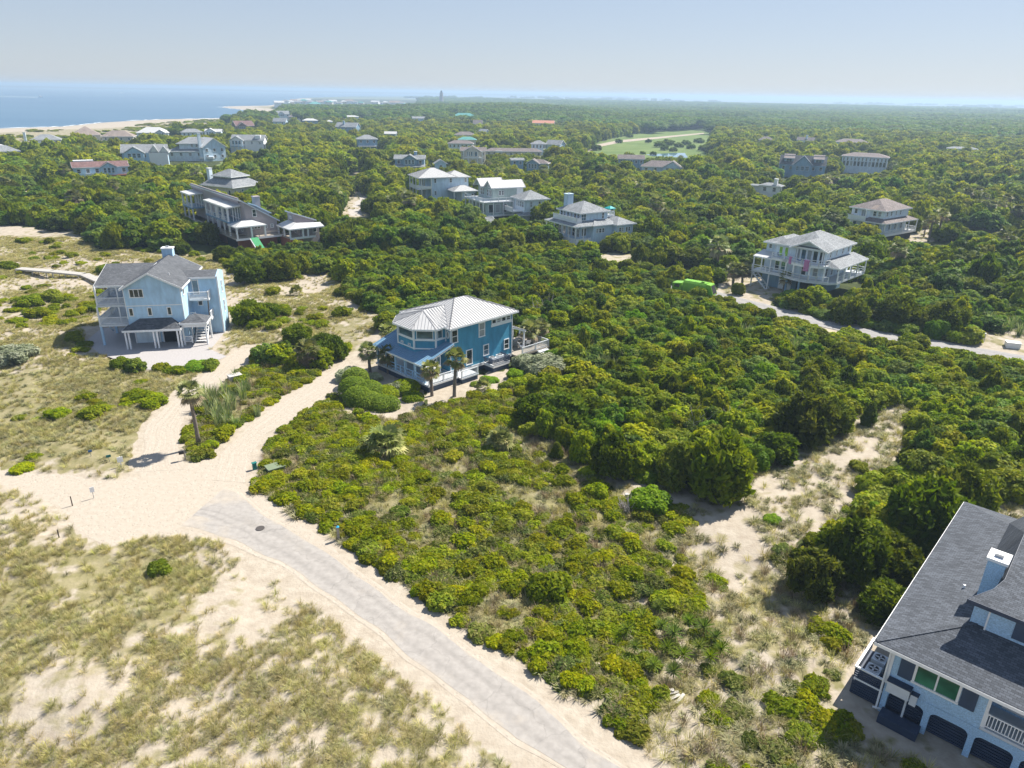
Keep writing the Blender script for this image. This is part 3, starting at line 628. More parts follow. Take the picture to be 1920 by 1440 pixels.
# surf along the beach
FOAM = plain('sea_foam', (.72, .74, .74), .8, 0, .1, .1)
m = MB()
rs = random.Random(4)
for (a, b) in zip(COAST[1:-6], COAST[2:-5]):
    A, B = Vector((*a, -.55)), Vector((*b, -.55)); L_ = (B - A).length; k = 0
    nrm = Vector((-(B - A).y, (B - A).x, 0)).normalized()
    while k < L_:
        ln = rs.uniform(6, 34); wd = rs.uniform(.8, 3.2); o = rs.uniform(-1, 5)
        p = A + (B - A) * (k / L_) + nrm * o; q = A + (B - A) * min(1, (k + ln) / L_) + nrm * (o + rs.uniform(-1, 1))
        if rs.random() < .75:
            c = (p + q) / 2; h_ = nrm * wd / 2
            m.add([p, c - h_, q, c + h_, c + Vector((0, 0, .25))], [(0, 1, 4), (1, 2, 4), (2, 3, 4), (3, 0, 4)])
        k += ln * .8
tag(m.build('surf_foam', FOAM), kind='stuff')
# low land across the water
m = MB(); rs = random.Random(9)
pts = [(-15000 + 420 * i, 9200 + 900 * math.sin(i * .23), 14 + 9 * rs.random()) for i in range(40)]
for i, (x, y, h) in enumerate(pts[:-1]):
    x2, y2, h2 = pts[i + 1]; m.add([(x, y, -1), (x2, y2, -1), (x2, y2, h2), (x, y, h), (x, y + 500, -1), (x2, y2 + 500, -1)], [(0, 1, 2, 3), (3, 2, 5, 4), (0, 3, 4), (1, 5, 2)])
tag(m.build('far_shore', plain('far_shore_woods', (.05, .07, .045), .95)), kind='structure')
WETL = glass('creek_water', (.20, .26, .30))
for (u0, u1, v, t) in ((1180, 2000, 184.5 + 2, 1.0), (1420, 1760, 189, .7), (760, 1150, 183.5, .8), (1000, 1300, 187.6, .5)):
    sheet('creek', [(u0, v), (u1, v + (u1 - u0) * .012), (u1, v + (u1 - u0) * .012 + t), (u0, v + t)], .25, WETL)
# ------------------------------------------------------------------ the near houses
def blue_house():
    H = House('blue_house', 'teal blue two storey house with silver metal roof, round bay and wraparound porch', 'house', -7.8, 83.4, 45)
    H.box('wall', TEAL, .6, 11.4, .6, 9.7, 1.0, 6.95)
    H.box('skirt', NAVYS, .75, 11.25, .75, 9.55, -.4, .62)
    m = MB()
    m.box(.55, 11.45, .55, .6, .6, 1.0); m.box(.55, .6, .6, 9.7, .6, 1.0); m.box(11.4, 11.45, .6, 9.7, .6, 1.0)
    for x, y in ((.53, .53), (11.37, .53)): m.box(x, x + .1, y, y + .1, 1.0, 6.9)
    m.build('trim_band', WHITE, H.o)
    A, B, C, D = (0, 0, 7.0), (12.1, 0, 7.0), (12.1, 10.3, 7.0), (0, 10.3, 7.0)
    sl = .38; r = 7 + 5.15 * sl; P, Q = (5.15, 5.15, r), (6.95, 5.15, r)
    H.roof([[A, B, Q, P], [B, C, Q], [C, D, P, Q], [D, A, P]], .16, METS, WHITE, 'roof', .42)
    # half octagon bay roof, a ridge running back into the front slope
    e = [(-.3, .75, 6.98), (-1.3, .95, 6.98), (-3.5, 3.1, 6.98), (-3.5, 7.0, 6.98), (-1.3, 9.2, 6.98), (-.3, 9.4, 6.98)]
    ap = (-.1, 5.05, 8.35); rd = (3.5, 5.05, 8.35); v0 = (.35, .75, 7.2); v1 = (.35, 9.4, 7.2)
    H.roof([[e[1], v0, rd, ap], [e[2], e[1], ap], [e[3], e[2], ap], [e[4], e[3], ap], [v1, e[4], ap, rd]], .16, METS, WHITE, 'roof', .42)
    bay = [(.6, 1.5), (-1.0, 1.5), (-2.9, 3.4), (-2.9, 6.7), (-1.0, 8.6), (.6, 8.6)]
    H.prism('bay_wall', TEAL, bay, 3.3, 6.9)
    m = MB()
    for k in range(5):
        p, q = Vector((*bay[k], 0)), Vector((*bay[k + 1], 0)); d = (q - p).normalized()
        off = Vector((d.y, -d.x, 0)) * .05; c = (p + q) / 2
        if (c + off - Vector((1.5, 5, 0))).length < (c - Vector((1.5, 5, 0))).length: off = -off
        for zz, hh in ((6.75, .22), (5.42, .2), (4.3, .14)): m.beam(p + off + Vector((0, 0, zz)), q + off + Vector((0, 0, zz)), .08, hh)
        for c in (p, q): m.beam(c + off + Vector((0, 0, 4.2)), c + off + Vector((0, 0, 6.7)), .16)
    m.build('bay_trim', WHITE, H.o)
    H.win(-2.9, 5.05, 6.08, 2.9, 1.1, 180, 1, 1, gm=GLASSB, fw=.08)
    H.win(-1.95, 2.45, 6.08, 2.1, 1.1, 225, 1, 1, gm=GLASSB, fw=.08); H.win(-1.95, 7.65, 6.08, 2.1, 1.1, 135, 1, 1, gm=GLASSB, fw=.08)
    H.win(-.35, 1.5, 6.08, .8, 1.1, 270, 1, 1, gm=GLASSB, fw=.08)
    for yy in (5.9, 4.4): H.win(-2.9, yy, 4.62, .5, .24, 180, 1, 1, fw=.06)
    H.win(.6, 1.05, 5.9, .5, .9, 180, 1, 1, oval=True)
    # porch roof: metal coloured blue for its shade, the sunlit corner a silver piece
    H.roof([[(-4.5, 10.4, 3.3), (-4.5, -.1, 3.3), (.6, -.1, 4.95), (.6, 10.4, 4.95)]], .14, METB, WHITE, 'porch_roof', .42)
    H.roof([[(-4.5, -1.3, 3.12), (-2.6, -1.3, 3.12), (-2.6, -.12, 3.5), (-4.5, -.12, 3.3)]], .1, METS, WHITE, 'porch_roof', .42)
    H.box('deck', WGREY, -4.3, .55, -1.0, 10.1, .72, .95); H.box('skirt', NAVYS, -4.1, .5, -.8, 9.9, -.4, .72)
    for y in (-.05, 1.9, 3.9, 5.9, 7.9, 9.8): H.post(-4.05, y, .95, 3.2, .24, SKYB)
    H.rail([(-4.1, 9.8), (-4.1, -.1)], .95, .95, .2, SKYB, 'cross')
    H.rail([(-4.1, -.9), (.4, -.9)], .95, .95, .2, WGREY, 'picket')
    H.box('entry_deck', WGREY, .55, 3.4, -1.6, .5, .6, .78); H.box('skirt', NAVYS, .7, 3.3, -1.5, .4, -.4, .6)
    H.rail([(.6, -1.5), (3.3, -1.5)], .78, .9, .2, WGREY, 'picket')
    H.win(-.95, 1.5, 2.2, 1.2, 2.2, 270, 2, 1, gm=GLASSB)
    for (x, z, wd, ht, nx, ny) in ((1.28, 5.64, 1.05, 1.75, 1, 2), (5.9, 5.55, 1.1, 1.95, 1, 2), (3.7, 2.3, 1.1, 2.1, 1, 1), (6.65, 2.6, 1.0, 1.55, 1, 2), (10.4, 2.55, .95, 1.5, 1, 2)):
        H.win(x, .6, z, wd, ht, 270, nx, ny)
    H.box('trim_panel', WHITE, 7.55, 11.3, .56, .6, 5.5, 5.85)
    for k in range(4): H.win(8.05 + k * .88, .6, 6.2, .84, .66, 270, 1, 1 + (k % 2))
    # rear porch and rear wing roofs
    H.roof([[(11.4, .8, 4.7), (14.4, .8, 3.6), (14.4, 9.8, 3.6), (11.4, 9.8, 4.7)]], .14, METS, WHITE, 'porch_roof', .42)
    for y in (1.0, 3.2, 5.4, 7.6, 9.6): H.post(14.2, y, .9, 3.5, .18)
    H.box('rear_wing', TEAL, 11.4, 15.5, 5.5, 9.7, .6, 5.4)
    H.hip(11.0, 16.2, 4.9, 10.3, 5.4, .36, METS, WHITE, .15, .42)
    H.box('deck', WOOD, 11.45, 17.8, -.6, 5.4, .6, .85)
    H.rail([(12.4, -.5), (17.7, -.5), (17.7, 5.3)], .85, .95, .2, WGREY, 'picket'); H.stairs(15.2, 17.0, -2.6, 0, -.7, .7, 4, WGREY)
    # air conditioner platform
    p = H.box('utility_platform', WHITE, 6.2, 9.2, -1.35, .5, .62, 1.0)
    MB().box(6.3, 9.1, -1.25, .45, -.2, .62).build('skirt', NAVYS, H.o)
    m = MB()
    for z in (1.1, 1.28, 1.46, 1.64):
        m.box(6.2, 9.2, -1.38, -1.32, z, z + .12); m.box(6.17, 6.23, -1.3, .5, z, z + .12); m.box(9.17, 9.23, -1.3, .5, z, z + .12)
    m.build('slat_screen', NAVY, H.o)
    return H
def ac_unit(H, x, y, z, label, group):
    "an outdoor condenser standing on a platform, placed through a house frame"
    M = H.o.matrix_basis
    p = M @ Vector((x, y, z)); o = empty('condenser', p, H.o.rotation_euler.z, label, 'air conditioner', group)
    c = WGREY
    MB().box(-.4, .4, -.4, .4, 0, .75).build('casing', c, o)
    m = MB()
    for i in range(16):
        t0, t1 = 2 * math.pi * i / 16, 2 * math.pi * (i + 1) / 16
        m.beam((.32 * math.cos(t0), .32 * math.sin(t0), .77), (.32 * math.cos(t1), .32 * math.sin(t1), .77), .05, .04)
    m.build('fan_ring', STEEL, o); MB().tube([(0, 0, .752), (0, 0, .765)], [.29, .29], 16).build('fan_well', BLACK, o)
    b = MB()
    for i in range(4): t = i * math.pi / 2; b.beam((0, 0, .775), (.26 * math.cos(t), .26 * math.sin(t), .775), .1, .01)
    b.build('fan_blade', STEEL, o)
    return o

def light_blue_house():
    H = House('light_blue_house', 'sky blue three storey beach house on posts with white garage porch and charcoal roof', 'house', -53.65, 94.75, 11)
    H.box('wall', SKYB, 0, 7.4, 0, 12.5, 2.75, 8.2)
    H.box('garage_wall', SKYB, .2, 7.2, 1.4, 12.3, 0, 2.75)
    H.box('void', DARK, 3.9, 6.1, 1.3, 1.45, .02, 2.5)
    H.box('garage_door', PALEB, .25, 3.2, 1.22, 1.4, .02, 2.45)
    m = MB()
    for x in (.1, 3.3, 3.75, 6.1): m.box(x, x + .14, 1.18, 1.4, 0, 2.6)
    m.box(0, 7.4, -.02, 0, 5.75, 5.88)
    for x in (-.03, 7.33): m.box(x, x + .1, -.03, .07, 4.0, 8.2)
    m.build('trim_band', WHITE, H.o)
    # main roof: gable to the front, ridge running back, side wings
    rz = 10.5
    H.roof([[(7.75, -.4, 8.3), (7.75, 12.9, 8.3), (3.55, 12.9, rz), (3.55, -.4, rz)], [(-.35, 12.9, 8.3), (-.35, -.4, 8.3), (3.55, -.4, rz), (3.55, 12.9, rz)]], .22, ASPH, WHITE)
    MB().add([(0, .02, 8.19), (7.4, .02, 8.19), (3.55, .02, rz - .26), (0, .25, 8.19), (7.4, .25, 8.19), (3.55, .25, rz - .26)], [(0, 1, 2), (3, 5, 4), (0, 3, 4, 1), (1, 4, 5, 2), (2, 5, 3, 0)]).build('gable_wall', SKYB, H.o)
    H.roof([[(-4.2, 1.7, 8.35), (.8, 1.7, 8.35), (2.6, 8.2, 10.05), (-4.2, 8.2, 10.05)], [(2.6, 8.2, 10.05), (.8, 13.6, 8.45), (-4.2, 13.6, 8.45), (-4.2, 8.2, 10.05)]], .2, ASPH, WHITE)
    H.box('wing_wall', SKYB, -1.6, 0, 6.0, 12.5, 2.75, 8.5)
    H.box('wing_wall', SKYB, 7.4, 11.2, 5.0, 8.6, 0, 8.4)
    H.roof([[(7.2, 4.7, 8.5), (11.2, 4.7, 8.5), (11.2, 7.0, 9.1), (5.9, 7.0, 9.1)], [(11.2, 7.0, 9.1), (11.2, 9.0, 8.5), (7.2, 9.0, 8.5), (5.9, 7.0, 9.1)]], .2, ASPH, WHITE)
    MB().add([(xx, yy, zz) for xx in (11.21, 11.45) for yy, zz in ((4.75, 0), (8.8, 0), (8.8, 8.6), (7.0, 9.12), (4.75, 8.55))], [(4, 3, 2, 1, 0), (5, 6, 7, 8, 9), (0, 1, 6, 5), (1, 2, 7, 6), (2, 3, 8, 7), (3, 4, 9, 8), (4, 0, 5, 9)]).build('parapet_wall', SKYB, H.o)
    for yy in (4.72, 8.83): H.box('corner_board', WHITE, 11.3, 11.48, yy - .06, yy + .06, 0, 8.6)
    H.chimney(2.6, 4.1, 11.6, 12.8, 9.6, 11.3, SKYB, WHITE)
    # windows
    H.win(1.66, 0, 7.6, 1.85, 1.25, 270, 3, 1)
    for x in (.58, 3.0, 5.55): H.win(x, 0, 4.95, .62, 1.2, 270, 1, 1, gm=GLASS)
    for y, z in ((6.9, 6.6), (6.9, 3.6)): H.win(11.45, y, z, .7, 1.9, 0, 1, 2)
    H.win(8.25, 5.0, 7.0, .95, 2.2, 270, 1, 1, gm=GLASSB, name='glass_door'); H.win(8.6, 5.0, 4.6, .7, .8, 270, 1, 1)
    H.win(7.4, 1.3, 7.3, .8, .9, 0, 1, 1)
    # left decks with posts and white pickets
    for z, y0, top in ((3.0, .9, 5.55), (5.7, 1.3, 8.3)):
        H.box('deck', WGREY, -4.2, -.03, y0, 13.3, z - .3, z)
        H.rail([(-.1, y0 + .08), (-4.1, y0 + .08), (-4.1, 13.2)], z, 1.0, .16)
        for y in (y0 + .1, 6.5, 13.0): H.post(-4.05, y, z, top, .2)
        H.post(-1.4, y0 + .6, z, top, .16)
    for x, y in ((-4.0, 1.0), (-4.0, 6.5), (-4.0, 13.0), (-1.5, 6.5)): H.post(x, y, 0, 2.7, .28, SKYB)
    H.rail([(-4.0, 6.2), (-1.7, 6.2)], 5.7, 1.0, .16)
    MB().beam((-3.9, 5, .8), (-3.0, 1.2, 2.6), .12).build('brace', SKYB, H.o)
    H.box('rear_wall', SLATEB, -3.4, -.02, 9.8, 10.0, 0, 2.7)
    # garage porch
    H.roof([[(-.6, -1.55, 2.75), (7.0, -1.55, 2.75), (5.7, 0, 4.0), (1.5, 0, 4.0)], [(-.6, -1.55, 2.75), (1.5, 0, 4.0), (-.6, 1.4, 2.75)], [(7.0, -1.55, 2.75), (7.0, 1.4, 2.75), (5.7, 0, 4.0)]], .22, ASPH, WHITE, 'porch_roof')
    for x in (-.3, .12, 3.35, 3.8, 6.45, 6.85): H.post(x, -1.35, 0, 2.6, .2)
    # stair porch
    H.hip(6.75, 10.4, -.9, 2.7, 3.3, .5, ASPH, WHITE)
    H.box('beam', WHITE, 6.95, 10.2, -.7, -.55, 2.65, 3.1); H.box('beam', WHITE, 10.05, 10.2, -.5, 2.5, 2.65, 3.1)
    for x, y in ((7.05, -.62), (10.1, -.62), (10.1, 2.4), (7.5, 2.4)): H.post(x, y, 0, 2.65, .2)
    H.stairs(8.3, 9.9, .2, 0, 3.4, 2.75, 9, WHITE); H.rail([(7.1, -.6), (8.1, -.6)], .4, .9, .16)
    H.box('deck', WGREY, 7.45, 10.3, 3.0, 4.95, 2.5, 2.75); H.rail([(10.2, 3.1), (10.2, 4.9)], 2.75, 1, .16); H.rail([(7.5, 2.95), (8.2, 2.95)], 2.75, 1, .16)
    # right upper balcony on a dark leaning support
    H.box('balcony', WHITE, 7.45, 10.2, 3.4, 4.95, 5.35, 5.6); H.rail([(7.5, 3.5), (10.1, 3.5), (10.1, 4.9)], 5.6, 1, .16)
    MB().beam((10.0, 3.6, 5.35), (9.6, 5.0 - .6, 0), .14).build('support_post', BARK, H.o)
    MB().tube([(5.6, 2.6, 9.3), (5.6, 2.6, 9.75)], [.06, .06], 8).build('vent_pipe', WHITE, H.o)
    return H

def near_house():
    H = House('near_house', 'blue shingled house with slate grey roof, dark shutters and arched garage bays, cut by frame', 'house', 22.35, 32.3, -42.5)
    W_, D_ = 13.0, 19.6
    H.box('wall', SHAKE, 0, 4.8, .02, D_, 2.2, 5.3); H.box('wall', SHAKE, 4.8, W_, 2.2, D_, 2.2, 5.3)
    H.box('lower_wall', NAVYS, .05, W_, .55, D_, 0, 2.2)
    # arcade wall with arched openings
    x = 0.0
    def arch(x0, x1, top=1.72, z1=2.2):
        r = .35; n = 6
        L = [(x0, top - r)] + [(x0 + r - r * math.cos(t), top - r + r * math.sin(t)) for t in [math.pi / 2 * i / n for i in range(1, n + 1)]]
        Rr = [(x1 - (a - x0), b) for a, b in L][::-1]
        pts = L + Rr; N = len(pts)
        m = MB(); vs = []
        for yy in (0, .3):
            vs += [(a, yy, b) for a, b in pts] + [(a, yy, z1) for a, b in pts]
        fs = []
        for i in range(N - 1):
            fs += [(i, i + 1, N + i + 1, N + i), (2 * N + i + 1, 2 * N + i, 3 * N + i, 3 * N + i + 1), (i + 1, i, 2 * N + i, 2 * N + i + 1)]
        m.add(vs, fs); m.build('arch', SHAKE, H.o)
        sl = MB(); z = .06
        while z < top:
            k = min(r, max(0, z + .16 - (top - r))); ins = r - math.sqrt(max(0, r * r - k * k)) if k > 0 else 0
            sl.box(x0 + ins + .01, x1 - ins - .01, .34, .4, z, z + .14); z += .2
        sl.build('garage_slats', NAVY, H.o)
    for a, b in ((.28, 2.2), (2.52, 4.45), (4.77, 6.6), (6.92, 8.8), (9.12, 11.0)): arch(a, b)
    for a, b in ((-.02, .28), (2.2, 2.52), (4.45, 4.77), (6.6, 6.92), (8.8, 9.12), (11.0, 13.0)): H.box('pier', SHAKE, a, b, -.01, .32, 0, 2.2)
    m = MB(); m.box(-.06, .1, -.06, .0, 2.22, 5.2); m.box(-.06, 0, .0, .12, 2.22, 5.2); m.build('corner_board', WHITE, H.o)
    # window with two panes and shutters
    H.win(2.38, .02, 3.85, 2.35, 1.5, 270, 2, 1, gm=GLASSG, fw=.13)
    for a in (.45, 3.6): H.box('shutter', NAVYS, a, a + .75, -.05, .0, 3.1, 4.65)
    # recessed porch with white picket rail
    H.box('deck', WGREY, 4.82, W_, .0, 2.18, 2.22, 2.4); H.rail([(4.95, .1), (8.0, .1), (11.0, .1)], 2.4, .95, .155, WHITE)
    for xx in (4.88, 8.0, 11.0): H.post(xx, .1, 2.4, 5.2, .16)
    H.win(6.3, 2.2, 3.7, 1.7, 2.2, 270, 2, 1, name='glass_door'); H.box('ceiling_beam', WHITE, 4.82, W_, .02, .2, 4.95, 5.2)
    # roofs
    sl = .3; x0, x1, y0, y1, z = -.95, 13.5, -1.05, 19.9, 5.4
    H.hip(x0, x1, y0, y1, z, sl, ASPHN, None, .2)
    H.box('fascia', WHITE, x0 + .04, x1, y0 - .04, y0 - .003, z - .24, z - .03); H.box('gutter', STEEL, x0 - .04, x0 - .003, y0 - .04, y1, z - .2, z - .04)
    # hip cap tiles along the near hip
    m = MB()
    for k in range(26):
        t = .1 + k * .27; a = Vector((x0 + t, y0 + t, z + sl * t + .012)); b = a + Vector((.275, .275, .275 * sl + .012))
        m.beam(a, b, .26, .02)
    m.build('ridge_caps', ASPHN, H.o)
    # dormer block with its own roof and shutter
    H.box('dormer_wall', SHAKE, 3.5, 12.0, 2.75, 4.9, 5.6, 8.28); H.box('dormer_cheek', SHAKE, 2.75, 3.48, 2.9, 3.6, 5.6, 8.0)
    H.roof([[(2.4, 2.35, 8.25), (12.5, 2.35, 8.25), (12.5, 9.8, 9.6), (3.6, 9.8, 9.6), (3.6, 5.0, 8.73), (3.3, 3.9, 8.531)], [(12.5, 9.8, 9.6), (12.5, 17.0, 8.0), (3.6, 17.0, 8.0), (3.6, 9.8, 9.6)]], .18, ASPHN, NAVY)
    H.roof([[(3.58, 5.0, 8.70), (3.58, 9.8, 9.57), (2.3, 9.8, 6.4), (3.3, 5.0, 6.5)], [(3.58, 9.8, 9.57), (3.58, 17.0, 7.97), (2.3, 17.0, 6.3), (2.3, 9.8, 6.4)]], .1, ASPHN, None)
    H.box('rear_dormer_wall', SHAKE, 4.2, 12.0, 9.52, 16.5, 5.6, 7.9)
    H.box('shutter', NAVYS, 4.75, 5.5, 2.68, 2.74, 6.75, 8.0); H.win(6.5, 2.75, 7.35, 1.5, 1.3, 270, 2, 1, gm=GLASSG)
    H.box('corner_board', WHITE, 3.47, 3.56, 2.70, 2.76, 6.4, 8.05)
    H.chimney(2.5, 3.4, 5.8, 6.9, 6.1, 9.15, SHAKE, WHITE, True)
    MB().tube([(1.72, 6.66, 6.1), (1.72, 6.66, 6.42)], [.07, .07], 10).build('vent_pipe', WHITE, H.o)
    # wall cupboard, pipes
    H.box('meter_cabinet', WGREY, .15, 1.35, -.45, -.02, 2.0, 2.75); H.box('cabinet_lid', NAVY, .1, 1.4, -.5, .0, 2.75, 2.81)
    H.box('meter_box', WGREY, 1.4, 1.75, -.3, -.02, 1.75, 2.5); H.box('meter_box_lid', NAVY, 1.38, 1.8, -.34, .0, 2.5, 2.56)
    MB().tube([(1.25, -.15, .0), (1.25, -.15, 2.0)], [.06, .06], 8).build('pipe', WGREY, H.o)
    MB().tube([(-.12, -.1, .15), (-.12, -.1, 5.0)], [.06, .06], 8).build('downpipe', WHITE, H.o); MB().tube([(.25, -.05, .3), (-.3, -.2, .25)], [.06, .06], 8).build('downpipe_spout', WHITE, H.o)
    H.box('storage_chest', NAVY, .2, 2.3, -.95, -.1, 0, .55)
    # side platform with slat screen
    H.box('platform', NAVY, -1.75, -.12, .35, 3.6, 1.0, 1.12)
    m = MB()
    for k in range(6):
        zz = .05 + k * .18
        m.box(-1.78, -1.72, .3, 3.6, zz, zz + .14); m.box(-1.72, -.1, .28, .34, zz, zz + .14)
    for k in range(4):
        zz = 1.3 + k * .17
        m.box(-1.78, -1.72, .3, 3.6, zz, zz + .11); m.box(-1.72, -.1, .28, .34, zz, zz + .11)
    m.build('slat_screen', NAVY, H.o)
    m = MB(); m.box(-1.82, -1.68, .25, 3.65, 2.0, 2.09); m.box(-1.68, -.08, .25, .38, 2.0, 2.09); m.box(-1.68, -.08, .27, .30, 1.14, 1.26); m.build('top_rail', WHITE, H.o)
    return H

BHO = blue_house()
ac_unit(BHO, 7.0, -.35, 1.0, 'square air conditioner on the blue house platform, one further from its rear', 'air conditioners beside the blue house')
ac_unit(BHO, 8.35, -.3, 1.0, 'square air conditioner on the blue house platform, one closer to its rear deck', 'air conditioners beside the blue house')
LHO = light_blue_house()
NHO = near_house()
ac_unit(NHO, -.95, 1.1, 1.12, 'air conditioner on slatted platform of the slate roofed house, nearer the window wall', 'air conditioners beside the near house')
ac_unit(NHO, -.95, 2.3, 1.12, 'air conditioner on slatted platform of the slate roofed house, deeper under the eave', 'air conditioners beside the near house')

# ------------------------------------------------------------------ houses along the far road
def porch_house():
    H = House('porch_house', 'pale blue house with rounded balcony, pink towels on its rail and pale grey roof', 'house', 56.3, 127.1, 45)
    H.box('wall', PALEB, .6, 12.2, .6, 10.2, 3.3, 8.65); H.box('wing_wall', PALEB, 2.6, 11, 10.2, 13.0, 3.3, 8.3)
    H.box('lower_wall', SLATEB, 1.5, 11.5, 1.2, 12.5, 0, 3.0)
    H.hip(0, 12.8, 0, 10.6, 8.7, .43, ASPHL, WHITE); H.hip(2.0, 11.5, 8.2, 13.5, 8.3, .4, ASPHL, WHITE)
    # front gable over the balcony
    g = [(-.7, -.1, 8.55), (-.7, 3.5, 10.15), (-.7, 7.1, 8.55)]
    H.roof([[g[0], (2.8, -.1, 8.95), (3.7, 3.5, 10.3), g[1]], [g[1], (3.7, 3.5, 10.3), (2.8, 7.1, 8.95), g[2]]], .2, ASPHL, WHITE)
    MB().add([(.5, .3, 8.5), (.5, 6.7, 8.5), (.5, 3.5, 9.95), (.62, .3, 8.5), (.62, 6.7, 8.5), (.62, 3.5, 9.95)], [(0, 2, 1), (3, 4, 5), (0, 1, 4, 3), (1, 2, 5, 4), (2, 0, 3, 5)]).build('gable_wall', PALEB, H.o)
    # porch roof to the right
    H.roof([[(.2, -2.4, 5.9), (13.6, -2.4, 5.9), (13.6, .6, 6.7), (1.8, .6, 6.9)], [(.2, -2.4, 5.9), (1.8, .6, 6.9), (.2, 2.2, 5.9)]], .18, ASPHL, WHITE, 'porch_roof')
    H.roof([[(-.9, 10.0, 5.9), (3.0, 10.0, 6.6), (3.0, 13.7, 6.6), (-.9, 13.7, 5.9)]], .18, METW, WHITE, 'porch_roof')
    # decks
    arc = [(.3 - 2.7 * math.sin(t), 3.5 - 3.9 * math.cos(t)) for t in [math.pi * (i / 8) for i in range(9)]]
    lo = [(.5, -2.2), (-1.0, -1.2)] + [(x - .1, y) for x, y in arc[2:7]] + [(-1.2, 8.0), (-1.2, 13.5), (2.5, 13.5)]
    H.prism('deck', WGREY, lo, 2.95, 3.3); H.box('deck', WGREY, .5, 13.4, -2.2, .6, 2.95, 3.3)
    up = arc + [(-.9, 7.5), (-.9, 10.0), (.6, 10.0), (.6, -.3)]
    H.prism('balcony', WHITE, [(.6, -.4)] + arc[0:] + [(-.9, 7.8), (-.9, 10.0), (.6, 10.0)], 5.7, 6.1)
    H.rail(arc, 6.1, 1.0, .3, WHITE, 'cross'); H.rail([(-.85, 7.6), (-.85, 10.0)], 6.1, 1, .3, WHITE, 'cross')
    H.rail(lo[1:-1], 3.3, 1.0, .3, WHITE, 'cross'); H.rail([(.6, -2.1), (13.3, -2.1), (13.3, .5)], 3.3, 1, .3, WHITE, 'cross')
    for x, y in [arc[k] for k in (1, 3, 5, 7)]: H.post(x + .1, y, 3.3, 5.7, .26)
    for x, y in [arc[k] for k in (2, 4, 6)]: H.post(x + .3, y, 0, 2.95, .3, SLATEB)
    for x in (.4, 3.2, 6.2, 9.2, 13.2): H.post(x, -2.2, 3.3, 5.8, .2)
    for x, y in ((-.8, 10.1), (-.8, 13.5), (-1.0, 11.8)): H.post(x, y, 0 if y != 11.8 else 3.3, 5.8, .2)
    for y in (1.1, 5.9): H.post(.45, y, 6.1, 8.6, .2)
    # glass wall behind balcony, windows
    for k, y in enumerate((1.3, 2.5, 3.6, 4.7, 5.8)): H.win(.6, y, 7.25, .95, 2.1, 180, 1, 1, name='glass_door', fw=.09)
    for y in (8.0, 9.1): H.win(.6, y, 7.3, .8, 1.8, 180, 1, 1, gm=GLASSL)
    for y in (10.9, 12.2): H.win(2.6, y, 7.5, .7, .9, 180, 1, 2)
    for y in (2.0, 4.2, 8.2, 9.4): H.win(.6, y, 4.5, 1.0, 1.9, 180, 1, 2)
    for x in (2.5, 5.2, 8.0, 10.6): H.win(x, .6, 7.7, .6, 1.2, 270, 1, 2)
    for x in (2, 4.5, 7.5, 10.5): H.win(x, .6, 4.6, 1.0, 1.9, 270, 1, 2)
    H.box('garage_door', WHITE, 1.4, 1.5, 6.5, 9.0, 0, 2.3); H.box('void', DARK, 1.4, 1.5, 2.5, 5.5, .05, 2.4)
    H.stairs(-1.2, .3, 13.6, 3.0, 10.2, 0, 8, WGREY)
    return H
def grey_roof_house():
    H = House('veranda_house', 'pale blue house with tan hipped roof, open veranda below and sun deck above', 'house', 93.8, 182.3, 36)
    H.box('wall', PALEB, 1.8, 13.9, 1.8, 10.6, 2.0, 7.8)
    H.hip(1.2, 14.5, 1.2, 11.2, 7.8, .44, ASPHB, WHITE)
    H.roof([[(0, 0, 4.9), (16.4, 0, 4.9), (13.9, 2.0, 5.8), (1.8, 2.0, 5.8)], [(16.4, 0, 4.9), (16.4, 12.4, 4.9), (13.9, 10.4, 5.8), (13.9, 2.0, 5.8)], [(0, 7.0, 4.9), (0, 0, 4.9), (1.8, 2.0, 5.8), (1.8, 5.6, 5.8)]], .2, ASPHB, WHITE, 'porch_roof')
    H.box('balcony', WHITE, -.1, 1.75, 5.6, 13.2, 4.75, 5.05); H.rail([(0, 5.7), (0, 13.0), (1.6, 13.0)], 5.05, 1, .3, WHITE, 'panel')
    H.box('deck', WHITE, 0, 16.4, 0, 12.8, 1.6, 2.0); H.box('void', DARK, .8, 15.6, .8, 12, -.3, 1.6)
    H.rail([(0, 12.7), (.1, .1), (16.3, .1), (16.3, 12.7)], 2.0, .95, .3, WHITE)
    for y in (.15, 3, 6, 9, 12.6): H.post(.1, y, 2.0, 4.8, .2)
    for x in (3, 6, 9, 12, 16.2): H.post(x, .12, 2.0, 4.8, .2)
    H.post(16.2, 6, 2, 4.8, .2); H.post(16.2, 12, 2, 4.8, .2)
    H.post(.3, 5.8, 5.05, 7.7, .25)
    for x in (3.2, 5.2, 7.6, 9.8): H.win(x, 1.8, 6.85, .7, 1.2, 270, 1, 2)
    for y in (3.0, 4.3): H.win(1.8, y, 6.8, .95, 1.3, 180, 1, 2)
    H.win(1.8, 7.2, 6.5, 1.4, 1.8, 180, 2, 1, name='glass_door'); H.win(1.8, 9.4, 6.8, .9, 1.2, 180, 1, 2)
    for y in (3, 5, 7, 9.2): H.win(1.8, y, 3.4, 1.1, 2.0, 180, 1, 2)
    for x in (3.2, 5.5, 8.4, 11.4): H.win(x, 1.8, 3.5, .8, 1.7, 270, 1, 2)
    H.roof([[(1.25, 4.2, 7.82), (1.25, 5.5, 7.82), (3.4, 5.5, 8.78), (3.4, 4.2, 8.78)]], .03, ASPHT, None, 'roof_patch')
    return H
